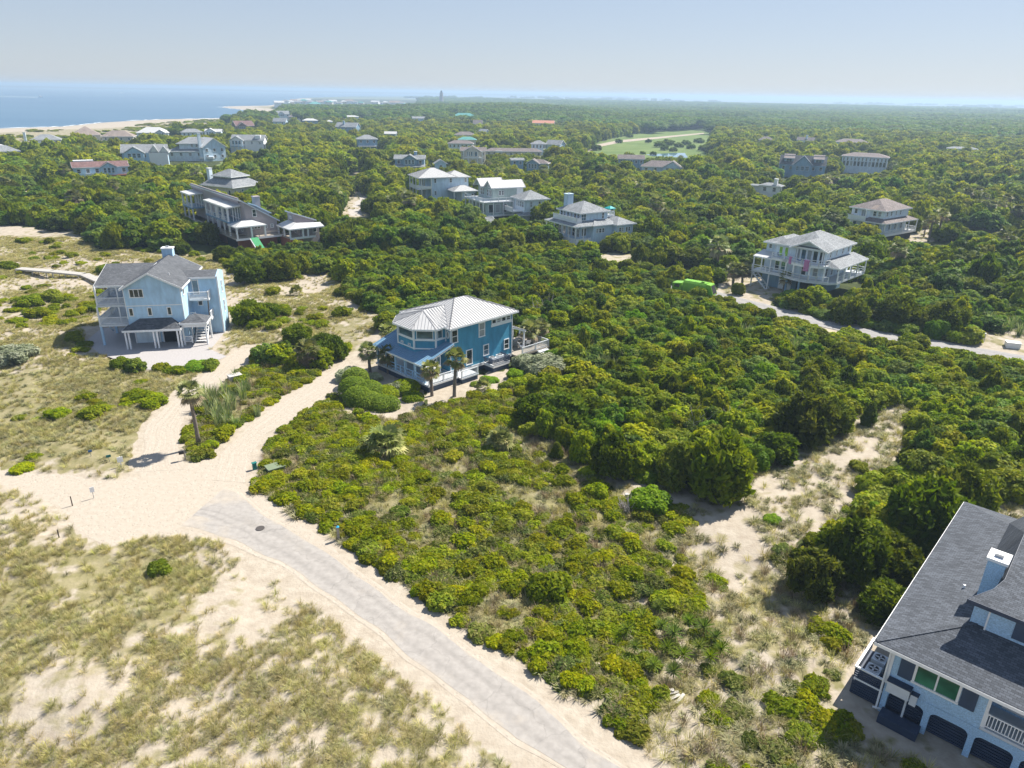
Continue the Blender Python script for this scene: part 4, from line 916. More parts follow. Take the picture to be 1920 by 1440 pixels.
def balcony_house():
    H = House('chimney_house', 'grey blue house with square blue chimney, white panelled balcony and teal canvas shelter', 'house', 14.2, 168.1, 33)
    H.box('wall', GREYB, 2.8, 11.0, 1.8, 10.3, 1.4, 8.0); H.hip(2.2, 11.6, 1.2, 10.9, 8.0, .45, ASPHL, WHITE)
    H.chimney(4.2, 5.9, 9.0, 10.6, 6, 11.3, GREYB, GREYB, True)
    H.roof([[(0, 0, 5.2), (9.5, -.6, 5.2), (9.5, 1.8, 6.1), (2.8, 1.8, 6.1)], [(0, 12.7, 5.2), (0, 0, 5.2), (2.8, 1.8, 6.1), (2.8, 10.3, 6.1)]], .2, ASPHL, WHITE, 'porch_roof')
    H.box('lower_wall', GREYB, 5.2, 11.2, -.4, 3.0, .9, 5.1); H.box('wing_wall', GREYB, 11.2, 16.2, -1.8, 6.4, .9, 5.1)
    H.roof([[(4.6, -1.0, 5.25), (11.6, -1.0, 5.25), (11.0, 3.6, 6.6), (7.6, 2.4, 6.55)]], .18, ASPHL, WHITE)
    H.hip(10.6, 16.9, -2.4, 7.0, 5.2, .42, ASPHL, WHITE)
    H.box('balcony', WHITE, 1.2, 2.75, 1.2, 10.8, 5.7, 6.0); H.rail([(2.7, 1.3), (1.3, 1.3), (1.3, 10.7)], 6.0, .95, .3, WHITE, 'panel')
    H.box('deck', WHITE, .2, 5.1, .2, 12.3, .9, 1.3); H.rail([(5.0, .3), (.4, .3), (.4, 12.2)], 1.3, .95, .3, WHITE, 'panel')
    for y in (.4, 3, 6, 9, 12.2): H.post(.4, y, 1.3, 5.1, .2)
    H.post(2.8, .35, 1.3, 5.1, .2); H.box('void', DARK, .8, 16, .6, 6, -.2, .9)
    for y in (2.6, 3.9, 5.3, 6.7, 8.1, 9.3): H.win(2.8, y, 7.0, 1.0, 1.6, 180, 1, 2)
    for y in (2.5, 4.2, 6, 8, 9.6): H.win(2.8, y, 3.2, 1.2, 2.0, 180, 1, 2)
    H.win(3.7, 1.8, 6.95, 1.5, 1.6, 270, 2, 2); H.win(9.6, 1.8, 7.0, .7, 1.6, 270, 1, 2)
    H.win(4.0, 1.8, 3.4, 1.4, 1.9, 270, 2, 1, name='glass_door')
    for x in (6.3, 7.2, 8.1): H.win(x, -.4, 3.9, .8, 1.1, 270, 1, 2)
    for x in (12.2, 13.0, 14.3, 15.1): H.win(x, -1.8, 3.9, .7, 1.1, 270, 1, 2)
    m = MB(); m.box(11.18, 11.3, -1.86, -1.8, .9, 5.0); m.box(16.1, 16.24, -1.86, -1.8, .9, 5.0); m.box(11.3, 16.1, -1.86, -1.8, .9, 1.25); m.build('trim_band', WHITE, H.o)
    H.box('roof_deck', WHITE, 11.4, 14.4, 3.0, 6.0, 6.2, 6.5); H.rail([(11.5, 3.1), (14.3, 3.1), (14.3, 5.9)], 6.5, .9, .3)
    for x, y in ((13.0, 3.2), (14.2, 3.2), (13.0, 4.8), (14.2, 4.8)): H.post(x, y, 6.5, 8.3, .12)
    H.roof([[(12.7, 2.9, 8.2), (14.5, 2.9, 8.2), (13.6, 4.0, 8.75)], [(14.5, 2.9, 8.2), (14.5, 5.1, 8.2), (13.6, 4.0, 8.75)], [(14.5, 5.1, 8.2), (12.7, 5.1, 8.2), (13.6, 4.0, 8.75)], [(12.7, 5.1, 8.2), (12.7, 2.9, 8.2), (13.6, 4.0, 8.75)]], .25, TEALC, None, 'canopy')
    return H
def white_gable_house():
    H = House('twin_gable_house', 'sage house with two white gabled roofs and a long white balcony above open arcade', 'house', -4.9, 207, 27)
    H.box('wall', SAGE, -.3, 9.6, 3.0, 13.0, 1.5, 8.9); H.box('lower_wall', SAGE, -3.4, 9.6, 1.0, 13, 1.5, 5.2)
    for y0, y1, xa, xb in ((2.6, 7.8, -.9, 10.1), (7.8, 13.4, -1.9, 6.0)):
        H.gab(xa, xb, y0, y1, 8.75, .72, METW, WHITE, .2, 'x', SAGE, .5, .45)
    H.box('wing_wall', PALEB, 5.4, 12.6, -6.0, .95, .0, 6.4); H.hip(4.8, 13.3, -6.7, 1.8, 6.4, .5, ASPHL, WHITE)
    H.box('balcony', WHITE, -4.6, 5.3, .3, 2.95, 5.0, 5.3); H.box('balcony', WHITE, -4.6, -.35, 2.95, 13.6, 5.0, 5.3)
    H.rail([(5.2, .4), (-4.5, .4), (-4.5, 13.5)], 5.3, 1.0, .35, WHITE)
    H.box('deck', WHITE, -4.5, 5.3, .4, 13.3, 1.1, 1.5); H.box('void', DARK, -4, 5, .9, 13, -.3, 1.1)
    for y in (.5, 3, 5.5, 8, 10.5, 13.2): H.post(-4.4, y, 1.5, 5.0, .22)
    for x in (-1.2, 2.0, 5.1): H.post(x, .5, 1.5, 5.0, .22)
    H.stairs(-4.4, -1.8, -2.8, 0, .2, 1.5, 6, WGREY)
    for y in (2.2, 4.2, 6.2, 9.0, 11.5): H.win(-3.4, y, 3.3, 1.3, 2.4, 180, 1, 1)
    for x in (-1.8, .4, 2.6): H.win(x, 1.0, 3.3, 1.5, 2.4, 270, 1, 1)
    for y, n in ((5.2, 3), (10.6, 3)):
        for k in range(n): H.win(-.3, y - 1.1 + k * 1.1, 7.1, .9, 2.0, 180, 1, 2)
        H.win(-.42, y, 9.1, 1.5, .8, 180, 3, 1)
    for x in (2.0, 2.9): H.win(x, 3.0, 7.3, .75, 1.4, 270, 1, 2)
    for x in (7.5, 10.2): H.win(x, -6.0, 5.0, .8, 1.6, 270, 1, 2)
    for y in (-5, -3.8, -2.6, -1.4): H.win(5.4, y, 5.0, .8, 1.7, 180, 1, 2)
    H.box('balcony', WHITE, 2.2, 5.35, -4.8, .2, 2.9, 3.2); H.rail([(2.3, .1), (2.3, -4.7)], 3.2, .95, .3, WHITE, 'panel')
    H.roof([[(3.0, -7.2, 2.3), (8.5, -7.2, 2.3), (8.5, -6.0, 2.9), (5.4, -6.0, 2.9)], [(3.0, -3.5, 2.3), (3.0, -7.2, 2.3), (5.4, -6.0, 2.9), (5.4, -3.5, 2.9)]], .18, ASPHL, WHITE, 'porch_roof')
    H.box('wall_panel', WHITE, 7.4, 9.4, 2.9, 2.98, 6.2, 8.6)
    return H
def white_hip_house():
    H = House('white_hip_house', 'grey blue two storey house with white metal hipped roof and corner porch', 'house', -27.6, 240.5, 24)
    H.box('wall', GREYB, .3, 13.0, .3, 9.0, 1.0, 8.0); H.box('wall', GREYB, -1.0, .3, 3.5, 11, 1.0, 8.0)
    H.hip(-4.6, 9.0, -.3, 11.8, 8.0, .42, METW, WHITE, .2, .45); H.hip(5.0, 13.8, -.3, 8.0, 7.95, .42, METW, WHITE, .2, .45)
    H.box('deck', WHITE, -4.3, .25, 1.5, 11.4, 4.0, 4.3); H.rail([(.2, .4), (-3.0, 1.4), (-4.2, 4.0), (-4.2, 11.3)], 4.3, .95, .35, WHITE, 'panel')
    for x, y in ((-4.1, 11.2), (-4.1, 7.5), (-4.1, 4.0), (-2.9, 1.5), (.1, .3)): H.post(x, y, 0, 7.9, .28)
    for x in (1.4, 6.8): H.win(x, .3, 6.9, .8, 1.5, 270, 1, 2)
    H.win(12.0, .3, 6.9, .9, 1.5, 270, 1, 2); H.win(1.4, .3, 3.0, .8, 1.4, 270, 1, 2)
    for y in (4.5, 6.5, 9.0): H.win(-1.0, y, 5.8, 1.3, 2.2, 180, 2, 1, name='glass_door')
    H.hip(5.2, 14.0, -6.8, .25, 4.2, .42, METW, WHITE, .2, .45); H.box('lower_wall', PALEB, 8.5, 13.4, -6.2, .25, .3, 4.1)
    for x in (5.6, 8.3): H.post(x, -6.4, 0, 4.1, .22)
    for x in (9.6, 12): H.win(x, -6.2, 2.6, .8, 1.4, 270, 1, 2)
    return H
def long_house():
    H = House('long_shed_house', 'long weathered shingle house with steep single pitch roof, white boxed bays and post porches', 'house', -60.9, 162.5, 40)
    L = 36.0
    H.prism('wall', CEDAR, [(0, 0), (7.2, 0), (7.2, L), (0, L)], 2.8, [10.3, 5.9, 5.9, 10.3])
    H.roof([[(-.5, -.4, 10.75), (7.7, -.4, 5.75), (7.7, L + .4, 5.75), (-.5, L + .4, 10.75)]], .25, METB, WGREY, 'roof', .6)
    H.prism('parapet_wall', CEDAR, [(-.4, 2.5), (-.15, 2.5), (-.15, L), (-.4, L)], 9.9, [11.0, 11.0, 11.0, 11.0])
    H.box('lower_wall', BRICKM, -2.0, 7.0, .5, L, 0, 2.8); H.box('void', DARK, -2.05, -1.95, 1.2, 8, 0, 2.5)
    H.chimney(5.2, 6.6, 7.5, 8.9, 6, 10.2, CEDAR, CEDAR, False)
    H.prism('dormer_wall', CEDAR, [(3.8, 2.5), (6.6, 2.5), (6.6, 6.8), (3.8, 6.8)], 6.0, [8.9, 7.2, 7.2, 8.9]); H.roof([[(3.5, 2.2, 9.2), (6.9, 2.2, 7.2), (6.9, 7.1, 7.2), (3.5, 7.1, 9.2)]], .18, METB, WGREY)
    for y0, y1 in ((2.6, 9.3), (10.2, 17.5), (28.5, 35.6)):
        H.box('bay_deck', METB, -3.2, -.02, y0 - .2, y1 + .2, 5.6, 5.9)
        H.roof([[(-3.3, y0 - .3, 9.15), (-.05, y0 - .3, 9.45), (-.05, y1 + .3, 9.45), (-3.3, y1 + .3, 9.15)]], .25, METW, WHITE, 'bay_roof')
        for y in (y0 + .1, (y0 + y1) / 2, y1 - .1): H.post(-2.95, y, 5.9, 9.0, .35); H.post(-2.9, y, 2.8, 5.6, .3)
        H.rail([(-3.0, y0), (-3.0, y1)], 5.9, .95, .3, WHITE, 'cross')
        for k in range(4): H.win(-.02, y0 + (k + .5) * (y1 - y0) / 4, 7.5, 1.3, 2.6, 180, 2, 1, name='glass_door', gm=GLASSB)
        for k in range(3): H.box('mullion', WHITE, -1.9 + k * .6, -1.78 + k * .6, y0 - .02, y0 + .08, 5.92, 9.1)
    H.box('deck', WOOD, -3.4, 7.4, -2.4, 0, 2.5, 2.8); H.box('deck', WOOD, -3.4, -.02, 0, L, 2.5, 2.8); H.box('deck_edge', WHITE, -3.5, 7.5, -2.5, -2.42, 2.4, 2.85)
    H.rail([(7.3, -2.3), (1.8, -2.3)], 2.8, .95, .4, WOOD, 'cross'); H.rail([(-.5, -2.3), (-3.3, -2.3), (-3.3, 20)], 2.8, .95, .4, WOOD, 'cross')
    H.hip(-3.4, 3.6, -2.6, 2.4, 5.45, .4, METW, WHITE, .2)
    for x, y in ((-3.1, -2.3), (.2, -2.3), (3.3, -2.3), (-3.1, 2.1)): H.post(x, y, 2.8, 5.3, .35)
    H.win(2.1, 0, 7.8, .95, 1.7, 270, 1, 2); H.win(4.4, 0, 4.6, .75, .9, 270, 1, 2); H.win(5.9, 0, 4.6, .75, .9, 270, 1, 2)
    for k in range(3): H.win(1.3 + k * .75, 0, 4.5, .7, .55, 270, 1, 1)
    for y in (3, 6, 12, 15, 20, 24): H.win(0, y, 4.4, 1.2, 1.9, 180, 1, 2)
    m = MB(); m.prism([(-.4, -2.6), (1.5, -2.6), (1.5, -6.6), (-.4, -6.6)], -.1, [2.45, 2.45, .2, .2]); m.build('ramp', BRICKM, H.o)
    MB().add([(-.3, -2.5, 2.82), (1.4, -2.5, 2.82), (1.4, -6.6, .5), (-.3, -6.6, .5), (-.3, -2.5, 2.72), (1.4, -2.5, 2.72), (1.4, -6.6, .4), (-.3, -6.6, .4)], [(0, 3, 2, 1), (4, 5, 6, 7), (0, 1, 5, 4), (1, 2, 6, 5), (2, 3, 7, 6), (3, 0, 4, 7)]).build('ramp_cover', GREENC, H.o)
    MB().beam((-.45, -2.6, 2.6), (-.45, -6.6, .35), .12, .25).build('ramp_edge', WHITE, H.o)
    return H
def small_shed_house():
    H = House('porch_cottage', 'small weathered shingle cottage with white metal porch roof beside the long shingle house', 'house', -50.2, 163.8, 40)
    H.box('wall', CEDAR, 1.2, 6.0, 0.6, 5.2, 0, 5.1); H.prism('tower_wall', CEDAR, [(.8, 2.4), (5.8, 2.4), (5.8, 5.8), (.8, 5.8)], 5.0, [7.4, 5.6, 5.6, 7.4])
    H.roof([[(.4, 2.1, 7.75), (6.2, 2.1, 5.6), (6.2, 6.1, 5.6), (.4, 6.1, 7.75)]], .2, METB, WGREY)
    H.roof([[(-2.2, -1.6, 4.7), (6.3, -1.6, 4.7), (6.3, .5, 5.3), (.6, .7, 5.6)], [(-2.2, 5.6, 4.7), (-2.2, -1.6, 4.7), (.6, .7, 5.6), (.6, 5.6, 5.6)]], .2, METW, WHITE, 'porch_roof')
    H.box('deck', WOOD, -2.0, 1.15, -1.4, 5.4, 2.4, 2.7); H.box('deck', WOOD, 1.15, 4.0, -1.4, .55, 2.4, 2.7); H.box('skirt', BRICKM, -1.6, 1.1, -1.0, 5.2, 0, 2.4); H.box('deck_edge', WHITE, -2.1, 4.1, -1.5, -1.42, 2.3, 2.75)
    for x, y in ((-1.9, 5.2), (-1.9, 2), (-1.9, -1.2), (1.2, -1.2), (2.4, -1.2)): H.post(x, y, 2.7, 4.6, .32)
    H.win(1.2, 2.6, 3.9, 1.0, 1.9, 180, 1, 2); H.win(4.9, .6, 3.8, .95, 1.5, 270, 1, 2); H.win(.8, 4.1, 6.4, .9, .7, 180, 2, 1)
    H.box('fresh_boards', WOODY, 6.0, 6.25, 1.0, 4.6, 0, 2.6)
    return H
def pagoda_house():
    H = House('pagoda_house', 'low house with tiered light grey pyramid roof and a window strip between its tiers', 'house', -90.4, 233.3, 63)
    H.box('wall', CREAM, .6, 12.6, .6, 14.6, 0, 4.4)
    zi = 6.7; a, b, c, d = (0, 0, 4.5), (13.2, 0, 4.5), (13.2, 15.2, 4.5), (0, 15.2, 4.5); e, f, g, h = (3.2, 3.6, zi), (10.0, 3.6, zi), (10.0, 11.6, zi), (3.2, 11.6, zi)
    H.roof([[a, b, f, e], [b, c, g, f], [c, d, h, g], [d, a, e, h]], .2, ASPHL, WHITE)
    H.box('clerestory', DARK, 3.6, 9.6, 4.0, 11.2, 6.4, 7.35); H.hip(2.6, 10.6, 3.0, 12.2, 7.4, .5, ASPHL, WHITE)
    for k in range(6): H.win(3.6, 4.6 + k * 1.2, 7.02, 1.1, .5, 180, 1, 1, gm=GLASSB)
    for k in range(5): H.win(4.3 + k * 1.2, 4.0, 7.02, 1.1, .5, 270, 1, 1, gm=GLASSB)
    H.win(4.5, .6, 3.2, .9, .8, 270, 1, 1); H.win(11, .6, 2.6, 1.0, 2.2, 270, 1, 2); H.win(.6, 2.2, 2.4, 1.1, 2.4, 180, 1, 1)
    m = MB(); m.box(.5, 12.7, .5, .58, .0, .8); m.box(12.5, 12.7, .5, .6, .8, 4.3); m.build('trim_band', WHITE, H.o)
    H.hip(9, 16.5, 13, 22, 4.6, .35, ASPHL, WHITE); H.box('wing_wall', GREYB, 9.6, 16, 14.65, 21.4, 0, 4.5)
    H.chimney(3.0, 4.3, 13.2, 14.4, 5, 9.4, PALEB, WHITE, False)
    return H
porch_house(); grey_roof_house(); balcony_house(); white_gable_house(); white_hip_house(); long_house(); small_shed_house(); pagoda_house()
# ------------------------------------------------------------------ the farther houses
VIS = []      # (u0, v0, u1, v1, distance): what the photograph shows of each house, kept free of nearer crowns
for r in [(715, 545, 985, 735, 84), (168, 465, 440, 668, 92), (1412, 425, 1640, 545, 124), (1555, 366, 1732, 447, 180), (1018, 362, 1192, 452, 166), (862, 325, 1018, 412, 200), (770, 312, 885, 372, 236), (338, 345, 530, 452, 165), (520, 388, 600, 455, 162), (375, 312, 480, 362, 236), (1258, 520, 1342, 553, 130), (1590, 935, 1990, 1440, 30), (978, 646, 1064, 704, 84), (636, 690, 756, 776, 76), (800, 700, 985, 742, 79), (688, 782, 758, 848, 66), (1815, 405, 1925, 432, 205), (1715, 428, 1800, 458, 186), (1105, 466, 1300, 500, 150), (645, 358, 692, 404, 215), (654, 313, 676, 328, 320), (1100, 250, 1330, 292, 470), (1208, 282, 1292, 297, 440), (1440, 336, 1486, 358, 280), (1560, 345, 1602, 356, 290), (848, 447, 882, 460, 160), (1368, 500, 1400, 552, 126), (1450, 505, 1480, 548, 122)]:
    VIS.append(r)
def far_house(name, label, u0, u1, v, ze, style, rmat, wmat, rot=0, depth=.75, slope=.5, show=8, wins=3, floors=1, fas=None, chim=None, gable=None, porch=0, group=None, extra=None, wm=None, gm=None, nrow=None):
    "u0..u1: the front eave in the photograph at row v; ze: its height over the ground"
    P = at((u0 + u1) / 2, v, ze); dist = math.hypot(P.x, P.y, CAM_H - ze); w = (u1 - u0) * (P.y * cp + (CAM_H - ze) * sp) / FPX
    ang = math.degrees(math.atan2(-P.x, P.y)) + rot; w = w / (abs(math.cos(R_(rot))) + depth * abs(math.sin(R_(rot)))); d = w * depth
    H = House(name, label, 'house', P.x, P.y, ang, 0, group); a = w / 2; fa = fas or WHITE
    ov = .5; H.box('wall', wmat, -a + ov, a - ov, ov, d - ov, -.5, ze - .05)
    th = .22
    if style == 'hip': H.hip(-a, a, 0, d, ze, slope, rmat, fa, th)
    elif style == 'gx': H.gab(-a, a, 0, d, ze, slope, rmat, fa, th, 'x', wmat, ov)
    elif style == 'gy': H.gab(-a, a, 0, d, ze, slope, rmat, fa, th, 'y', wmat, ov)
    ww = min(1.3, w / (wins * 2.2)) if wins else 0
    for fl in range(floors):
        for k in range(wins):
            x = -a + ov + (w - 2 * ov) * (k + .5) / wins
            H.win(x, ov, ze - 1.35 - fl * 3.0, ww, 1.5, 270, 1, 2, wm or WHITE, gm or GLASS, .12)
    for k in range(max(1, int(d / 5)) if wins else 0):
        for sgn, fc in ((-1, 180), (1, 0)): H.win(sgn * (a - ov), ov + (d - 2 * ov) * (k + .5) / max(1, int(d / 5)), ze - 1.5, 1.0, 1.4, fc, 1, 2, wm or WHITE, gm or GLASS, .12)
    if chim: x, y = chim; H.chimney(x * a - .6, x * a + .6, y * d - .6, y * d + .6, ze - 1, ze + d * slope * .5 + 1.2, wmat, WHITE, False)
    if gable:
        gx, gw, gp = gable; x0, x1 = gx * a - gw / 2, gx * a + gw / 2
        H.box('wall', wmat, x0 + .4, x1 - .4, -gp + .4, ov - .02, -.5, ze - .06)
        xm = (x0 + x1) / 2; r = gw / 2 * max(slope, .6); back = min(d * .5, r / max(slope, .1))
        H.roof([[(x1, -gp, ze + .02), (x1, .2, ze + .02), (xm, back, ze + r), (xm, -gp, ze + r)], [(x0, .2, ze + .02), (x0, -gp, ze + .02), (xm, -gp, ze + r), (xm, back, ze + r)]], .2, rmat, fa)
        MB().add([(x0 + .4, -gp + .4, ze - .2), (x1 - .4, -gp + .4, ze - .2), (xm, -gp + .4, ze + r - .5), (x0 + .4, -gp + .6, ze - .2), (x1 - .4, -gp + .6, ze - .2), (xm, -gp + .6, ze + r - .5)], [(0, 1, 2), (3, 5, 4), (0, 3, 4, 1), (1, 4, 5, 2), (2, 5, 3, 0)]).build('gable_wall', wmat, H.o)
        for k in range(3): H.win(xm - gw * .22 + k * gw * .22, -gp + .4, ze - 1.2, gw * .17, 1.9, 270, 1, 2, wm or WHITE, gm or GLASSB, .1)
    if porch:
        H.roof([[(-a, -porch, ze - 3.0), (a, -porch, ze - 3.0), (a, .45, ze - 2.2), (-a, .45, ze - 2.2)]], .18, rmat, fa, 'porch_roof')
        n = max(3, int(w / 3))
        for k in range(n + 1): H.post(-a + .3 + (w - .6) * k / n, -porch + .2, 0, ze - 3.1, .22)
    if extra: extra(H, w, d, ze)
    ridge = ze + (d if style != 'gy' else w) * .5 * slope
    vt = px(P.x, P.y + d * .5, ridge)[1]
    VIS.append((u0 - 1, min(float(vt) - 1, v - 4), u1 + 1, v + show * 1.25 + 3, P.y - 1)); HOUSES_AT.append((P.x, P.y, ang, -a - 2, a + 2, -3, d + 2))
    return H
def x_shingle(H, w, d, ze):
    H.box('flat_canopy', WHITE, -w * .45, -w * .1, d * .5, d * .9, ze + 1.8, ze + 2.2)
    H.box('deck', WHITE, -w * .3, -w * .02, -2.2, .4, ze - 3.2, ze - 2.9); H.rail([(-w * .3, -2.1), (-w * .02, -2.1)], ze - 2.9, .9, .4, WHITE, 'panel'); H.box('lower_wall', BRICKM, -w * .1, w * .45, -1.5, .4, 0, ze - 2.8)
far_house('shingle_house', 'long red brown shingle house with a small front gable and white window bays', 141, 238, 313, 6.0, 'gx', ASPHR, SKYB, 4, .38, .5, 9, 6, gable=(.25, 6.0, 1.6), extra=x_shingle)
def x_gabled(H, w, d, ze):
    for x0, s in ((w * .12, 1), (w * .33, .85)):
        H.gab(x0, x0 + w * .2, -1.0, d, ze, 1.7 * s, ASPHL, WHITE, .2, 'y', WHITE, .3)
    H.box('lower_wall', WHITE, w * .1, w * .5, -.8, .4, 0, ze)
far_house('arched_window_house', 'light blue house with big gabled window wall and steep white gables behind', 228, 312, 286, 6.8, 'gx', ASPHL, SKYB, -6, .55, .62, 12, 3, gable=(-.42, 8.5, 1.8), extra=x_gabled)
def x_tier(H, w, d, ze):
    H.box('wall', PALEB, -w * .22, w * .42, d * .2, d * .9, ze, ze + 3.6); H.hip(-w * .28, w * .48, d * .12, d * .98, ze + 3.6, .5, ASPHL, WHITE)
    for k in range(3): H.win(w * .05 + k * 2.2, d * .2, ze + 2.6, 1.1, 1.5, 270, 1, 2)
    H.box('balcony', WHITE, w * .2, w * .5, -2.0, .4, ze - 3.4, ze - 2.4)
far_house('two_tier_house', 'blue grey house of two hipped tiers with small palms at its white balcony', 311, 400, 284, 4.6, 'hip', ASPHL, PALEB, -8, .6, .4, 18, 5, extra=x_tier)
def x_chalet(H, w, d, ze):
    H.chimney(-w * .5 - .3, -w * .5 + 1.0, d * .2, d * .3, 0, ze + 6.5, PALEB, WHITE, False)
    H.prism('dormer_wall', WHITE, [(0, d * .3), (w * .3, d * .3), (w * .3, d * .7), (0, d * .7)], ze, [ze + 4.2, ze + 2.6, ze + 2.6, ze + 4.2])
far_house('steep_roof_house', 'blue house with steep silver roof falling away beside tall chimney', 372, 432, 276, 6.6, 'gy', METW, GREYB, 24, .9, .7, 13, 3, 2, extra=x_chalet)
def x_balc(H, w, d, ze):
    H.box('deck', SLATEB, -w * .5, -w * .1, -2.6, .4, ze - 3.2, ze - 3.0)
    for k in range(4): H.post(-w * .48 + k * w * .12, -2.5, 0, ze - .1, .25, SKYB)
    H.prism('dormer_wall', WHITE, [(w * .22, d * .12), (w * .38, d * .12), (w * .38, d * .4), (w * .22, d * .4)], ze, ze + 2.6)
    H.box('wing_wall', WHITE, w * .5, w * .85, 1, d * .5, 0, ze - 2); H.hip(w * .47, w * .9, .4, d * .6, ze - 2, .3, METW, WHITE)
far_house('gable_balcony_house', 'light roofed house with two storey blue balconied gable end towards the trees', 430, 497, 263, 7.4, 'gx', ASPHL, WHITE, -14, .5, .6, 15, 4, gable=(-.62, 7.5, 1.8), extra=x_balc)
far_house('white_metal_roof_house', 'broad pale house with white metal hipped roof close to the dune strip', 254, 316, 249, 5.2, 'hip', METW, PALEB, -10, .6, .55, 3, 6, gable=(.5, 7, 1.5), gm=GLASSB)
far_house('dune_edge_house', 'grey hipped house by the dune strip with pale blue posts', 340, 382, 248, 5.6, 'hip', ASPHL, PALEB, 8, .6, .5, 3, 5)
far_house('two_gable_house', 'pale grey house with blunt twin gables next to the grey dune house', 382, 416, 247, 5.6, 'gx', METW, PALEB, -12, .6, .5, 3, 4, gable=(-.3, 8, 1.5))
far_house('brown_gabled_house', 'brown house with dark pointed gables at the seaward end of the trees', 439, 481, 236, 6.2, 'gx', ASPHR, BROWNS, 20, .7, .7, 3, 3, gable=(-.4, 8, 1.5))
far_house('tan_pyramid_house', 'tan house under a single pointed shingle roof facing the beach', 138, 186, 253, 4.4, 'hip', ASPHT, CREAM, 0, .95, .62, 1, 2)
far_house('tan_ridge_house', 'tan house with wide ridged shingle roof next to the pointed tan roof', 188, 250, 256, 4.6, 'hip', ASPHT, CREAM, -12, .6, .6, 4, 4)
far_house('grey_dune_house', 'grey hipped house with blue chimney block half hidden by dark trees', 58, 112, 262, 5.0, 'hip', ASPHL, PALEB, -6, .7, .5, 3, 4, chim=(-1.3, .3))
far_house('edge_house', 'grey hipped house partly cut off by the side of the photograph', -24, 36, 284, 5.0, 'hip', ASPHL, PALEB, 6, .7, .5, 2, 4)
far_house('rooftop_house', 'white topped grey house cut off behind the hipped house', -30, 4, 274, 7.0, 'hip', METW, WHITE, 0, .8, .4, 4, 2)
far_house('pole_house', 'dark blue house on white posts with wide grey hipped roof', 668, 710, 261, 7.6, 'hip', ASPHL, SLATEB, 4, .8, .45, 15, 3, chim=None, extra=lambda H, w, d, ze: (H.box('deck', WHITE, -w * .45, w * .7, -2, .4, ze - 4.0, ze - 3.7), H.post(w * .1, -1.8, 0, ze - 4, .5), H.post(w * .4, -1.8, 0, ze - 4, .3), H.post(-w * .4, -1.8, 0, ze - 4, .3)))
far_house('chimney_gable_house', 'grey roofed house with front gable, tall pale chimney and lower porch roof', 737, 798, 298, 7.2, 'gx', ASPHL, SLATEB, -6, .45, .5, 13, 4, gable=(.02, 6.5, 1.2), chim=(.35, .6), porch=1.8)
far_house('small_gable_cottage', 'small cottage whose pointed gable shows above shrubs behind the white hipped roof', 813, 840, 307, 4.6, 'gy', ASPHL, GREYB, 6, .8, .6, 4, 1)
far_house('green_roof_house', 'house under faded green metal roof behind the grey hipped one', 858, 894, 262, 8.4, 'hip', METG, CREAM, 0, .6, .45, 1, 0)
far_house('back_hip_house', 'house with tan hipped roof just above the green metal roof', 852, 892, 253, 7.6, 'hip', ASPHB, CREAM, 0, .6, .45, 0, 0)
far_house('hip_terrace_house', 'blue grey house with tan hipped roof and a row of small windows', 838, 888, 269, 7.4, 'hip', ASPHB, PALEB, -4, .5, .42, 5, 6)
far_house('columned_house', 'two storey house with tall white columned porch under a front gable', 862, 912, 283, 8.2, 'gx', ASPHB, CREAM, -2, .5, .5, 17, 5, 2, gable=(-.05, 8.4, 2.6), extra=lambda H, w, d, ze: ([H.post(-4.4 + k * 2.2, -2.7, 0, ze - .2, .4) for k in range(5)], H.box('balcony', WHITE, -4.5, 4.5, -2.9, -2.2, ze - 3.2, ze - 2.6)))
far_house('long_roof_house', 'very long low building with plain grey brown roof behind the columned porch', 909, 1018, 284, 5.4, 'hip', ASPHB, CREAM, 3, .22, .45, 3, 10, extra=lambda H, w, d, ze: H.box('skylight', WHITE, -w * .32, -w * .2, -.3, .6, ze - .6, ze + .25))
far_house('cupola_house', 'small pale pavilion with hipped roof at the end of the long building', 995, 1026, 270, 8.6, 'hip', ASPHL, PALEB, 4, .8, .5, 8, 4)
far_house('hillside_roof_house', 'house with large grey roof sloping down behind the small pavilion', 1016, 1056, 271, 6.6, 'gx', ASPHL, GREYB, -28, .8, .6, 4, 0)
far_house('low_blue_house', 'blue house with brown hipped roof in front of the long building', 985, 1030, 306, 6.0, 'hip', ASPHB, SLATEB, -12, .6, .5, 4, 3, gable=(-.4, 6, 1.4))
far_house('blue_wing_house', 'small blue gabled wing beside the blue house with brown hipped roof', 956, 986, 300, 6.0, 'gx', ASPHL, SLATEB, 18, .5, .5, 3, 2)
far_house('teal_roof_house', 'house with broad teal metal roof on the tree covered rise', 848, 892, 218, 9.0, 'hip', METG, SLATEB, 0, .5, .5, 1, 0, fas=METG)
far_house('steep_grey_roof_house', 'house whose steep grey brown roof face shows above the trees', 887, 905, 232, 7.0, 'gx', ASPHB, GREYB, 0, .8, .9, 0, 0)
far_house('slanted_roof_house', 'grey roofed house slanting down below the steep brown roof', 894, 914, 246, 7.2, 'gx', ASPHL, PALEB, -30, .8, .6, 2, 1)
far_house('red_roof_house', 'house with orange red tiled roof standing alone in the canopy', 996, 1040, 231, 8.2, 'gx', TERRA, WHITE, -8, .45, .5, 1, 0)
far_house('dark_blue_house', 'dark blue house with two tan roofs beside the pond', 1158, 1210, 298, 6.6, 'gx', ASPHB, SLATEB, 4, .45, .6, 6, 5, gm=GLASS)
far_house('pond_house', 'house with very wide tan roof and blue front gable below the pond', 1200, 1276, 313, 5.2, 'hip', ASPHB, GREYB, -4, .5, .55, 3, 4, gable=(.62, 9, 1.5))
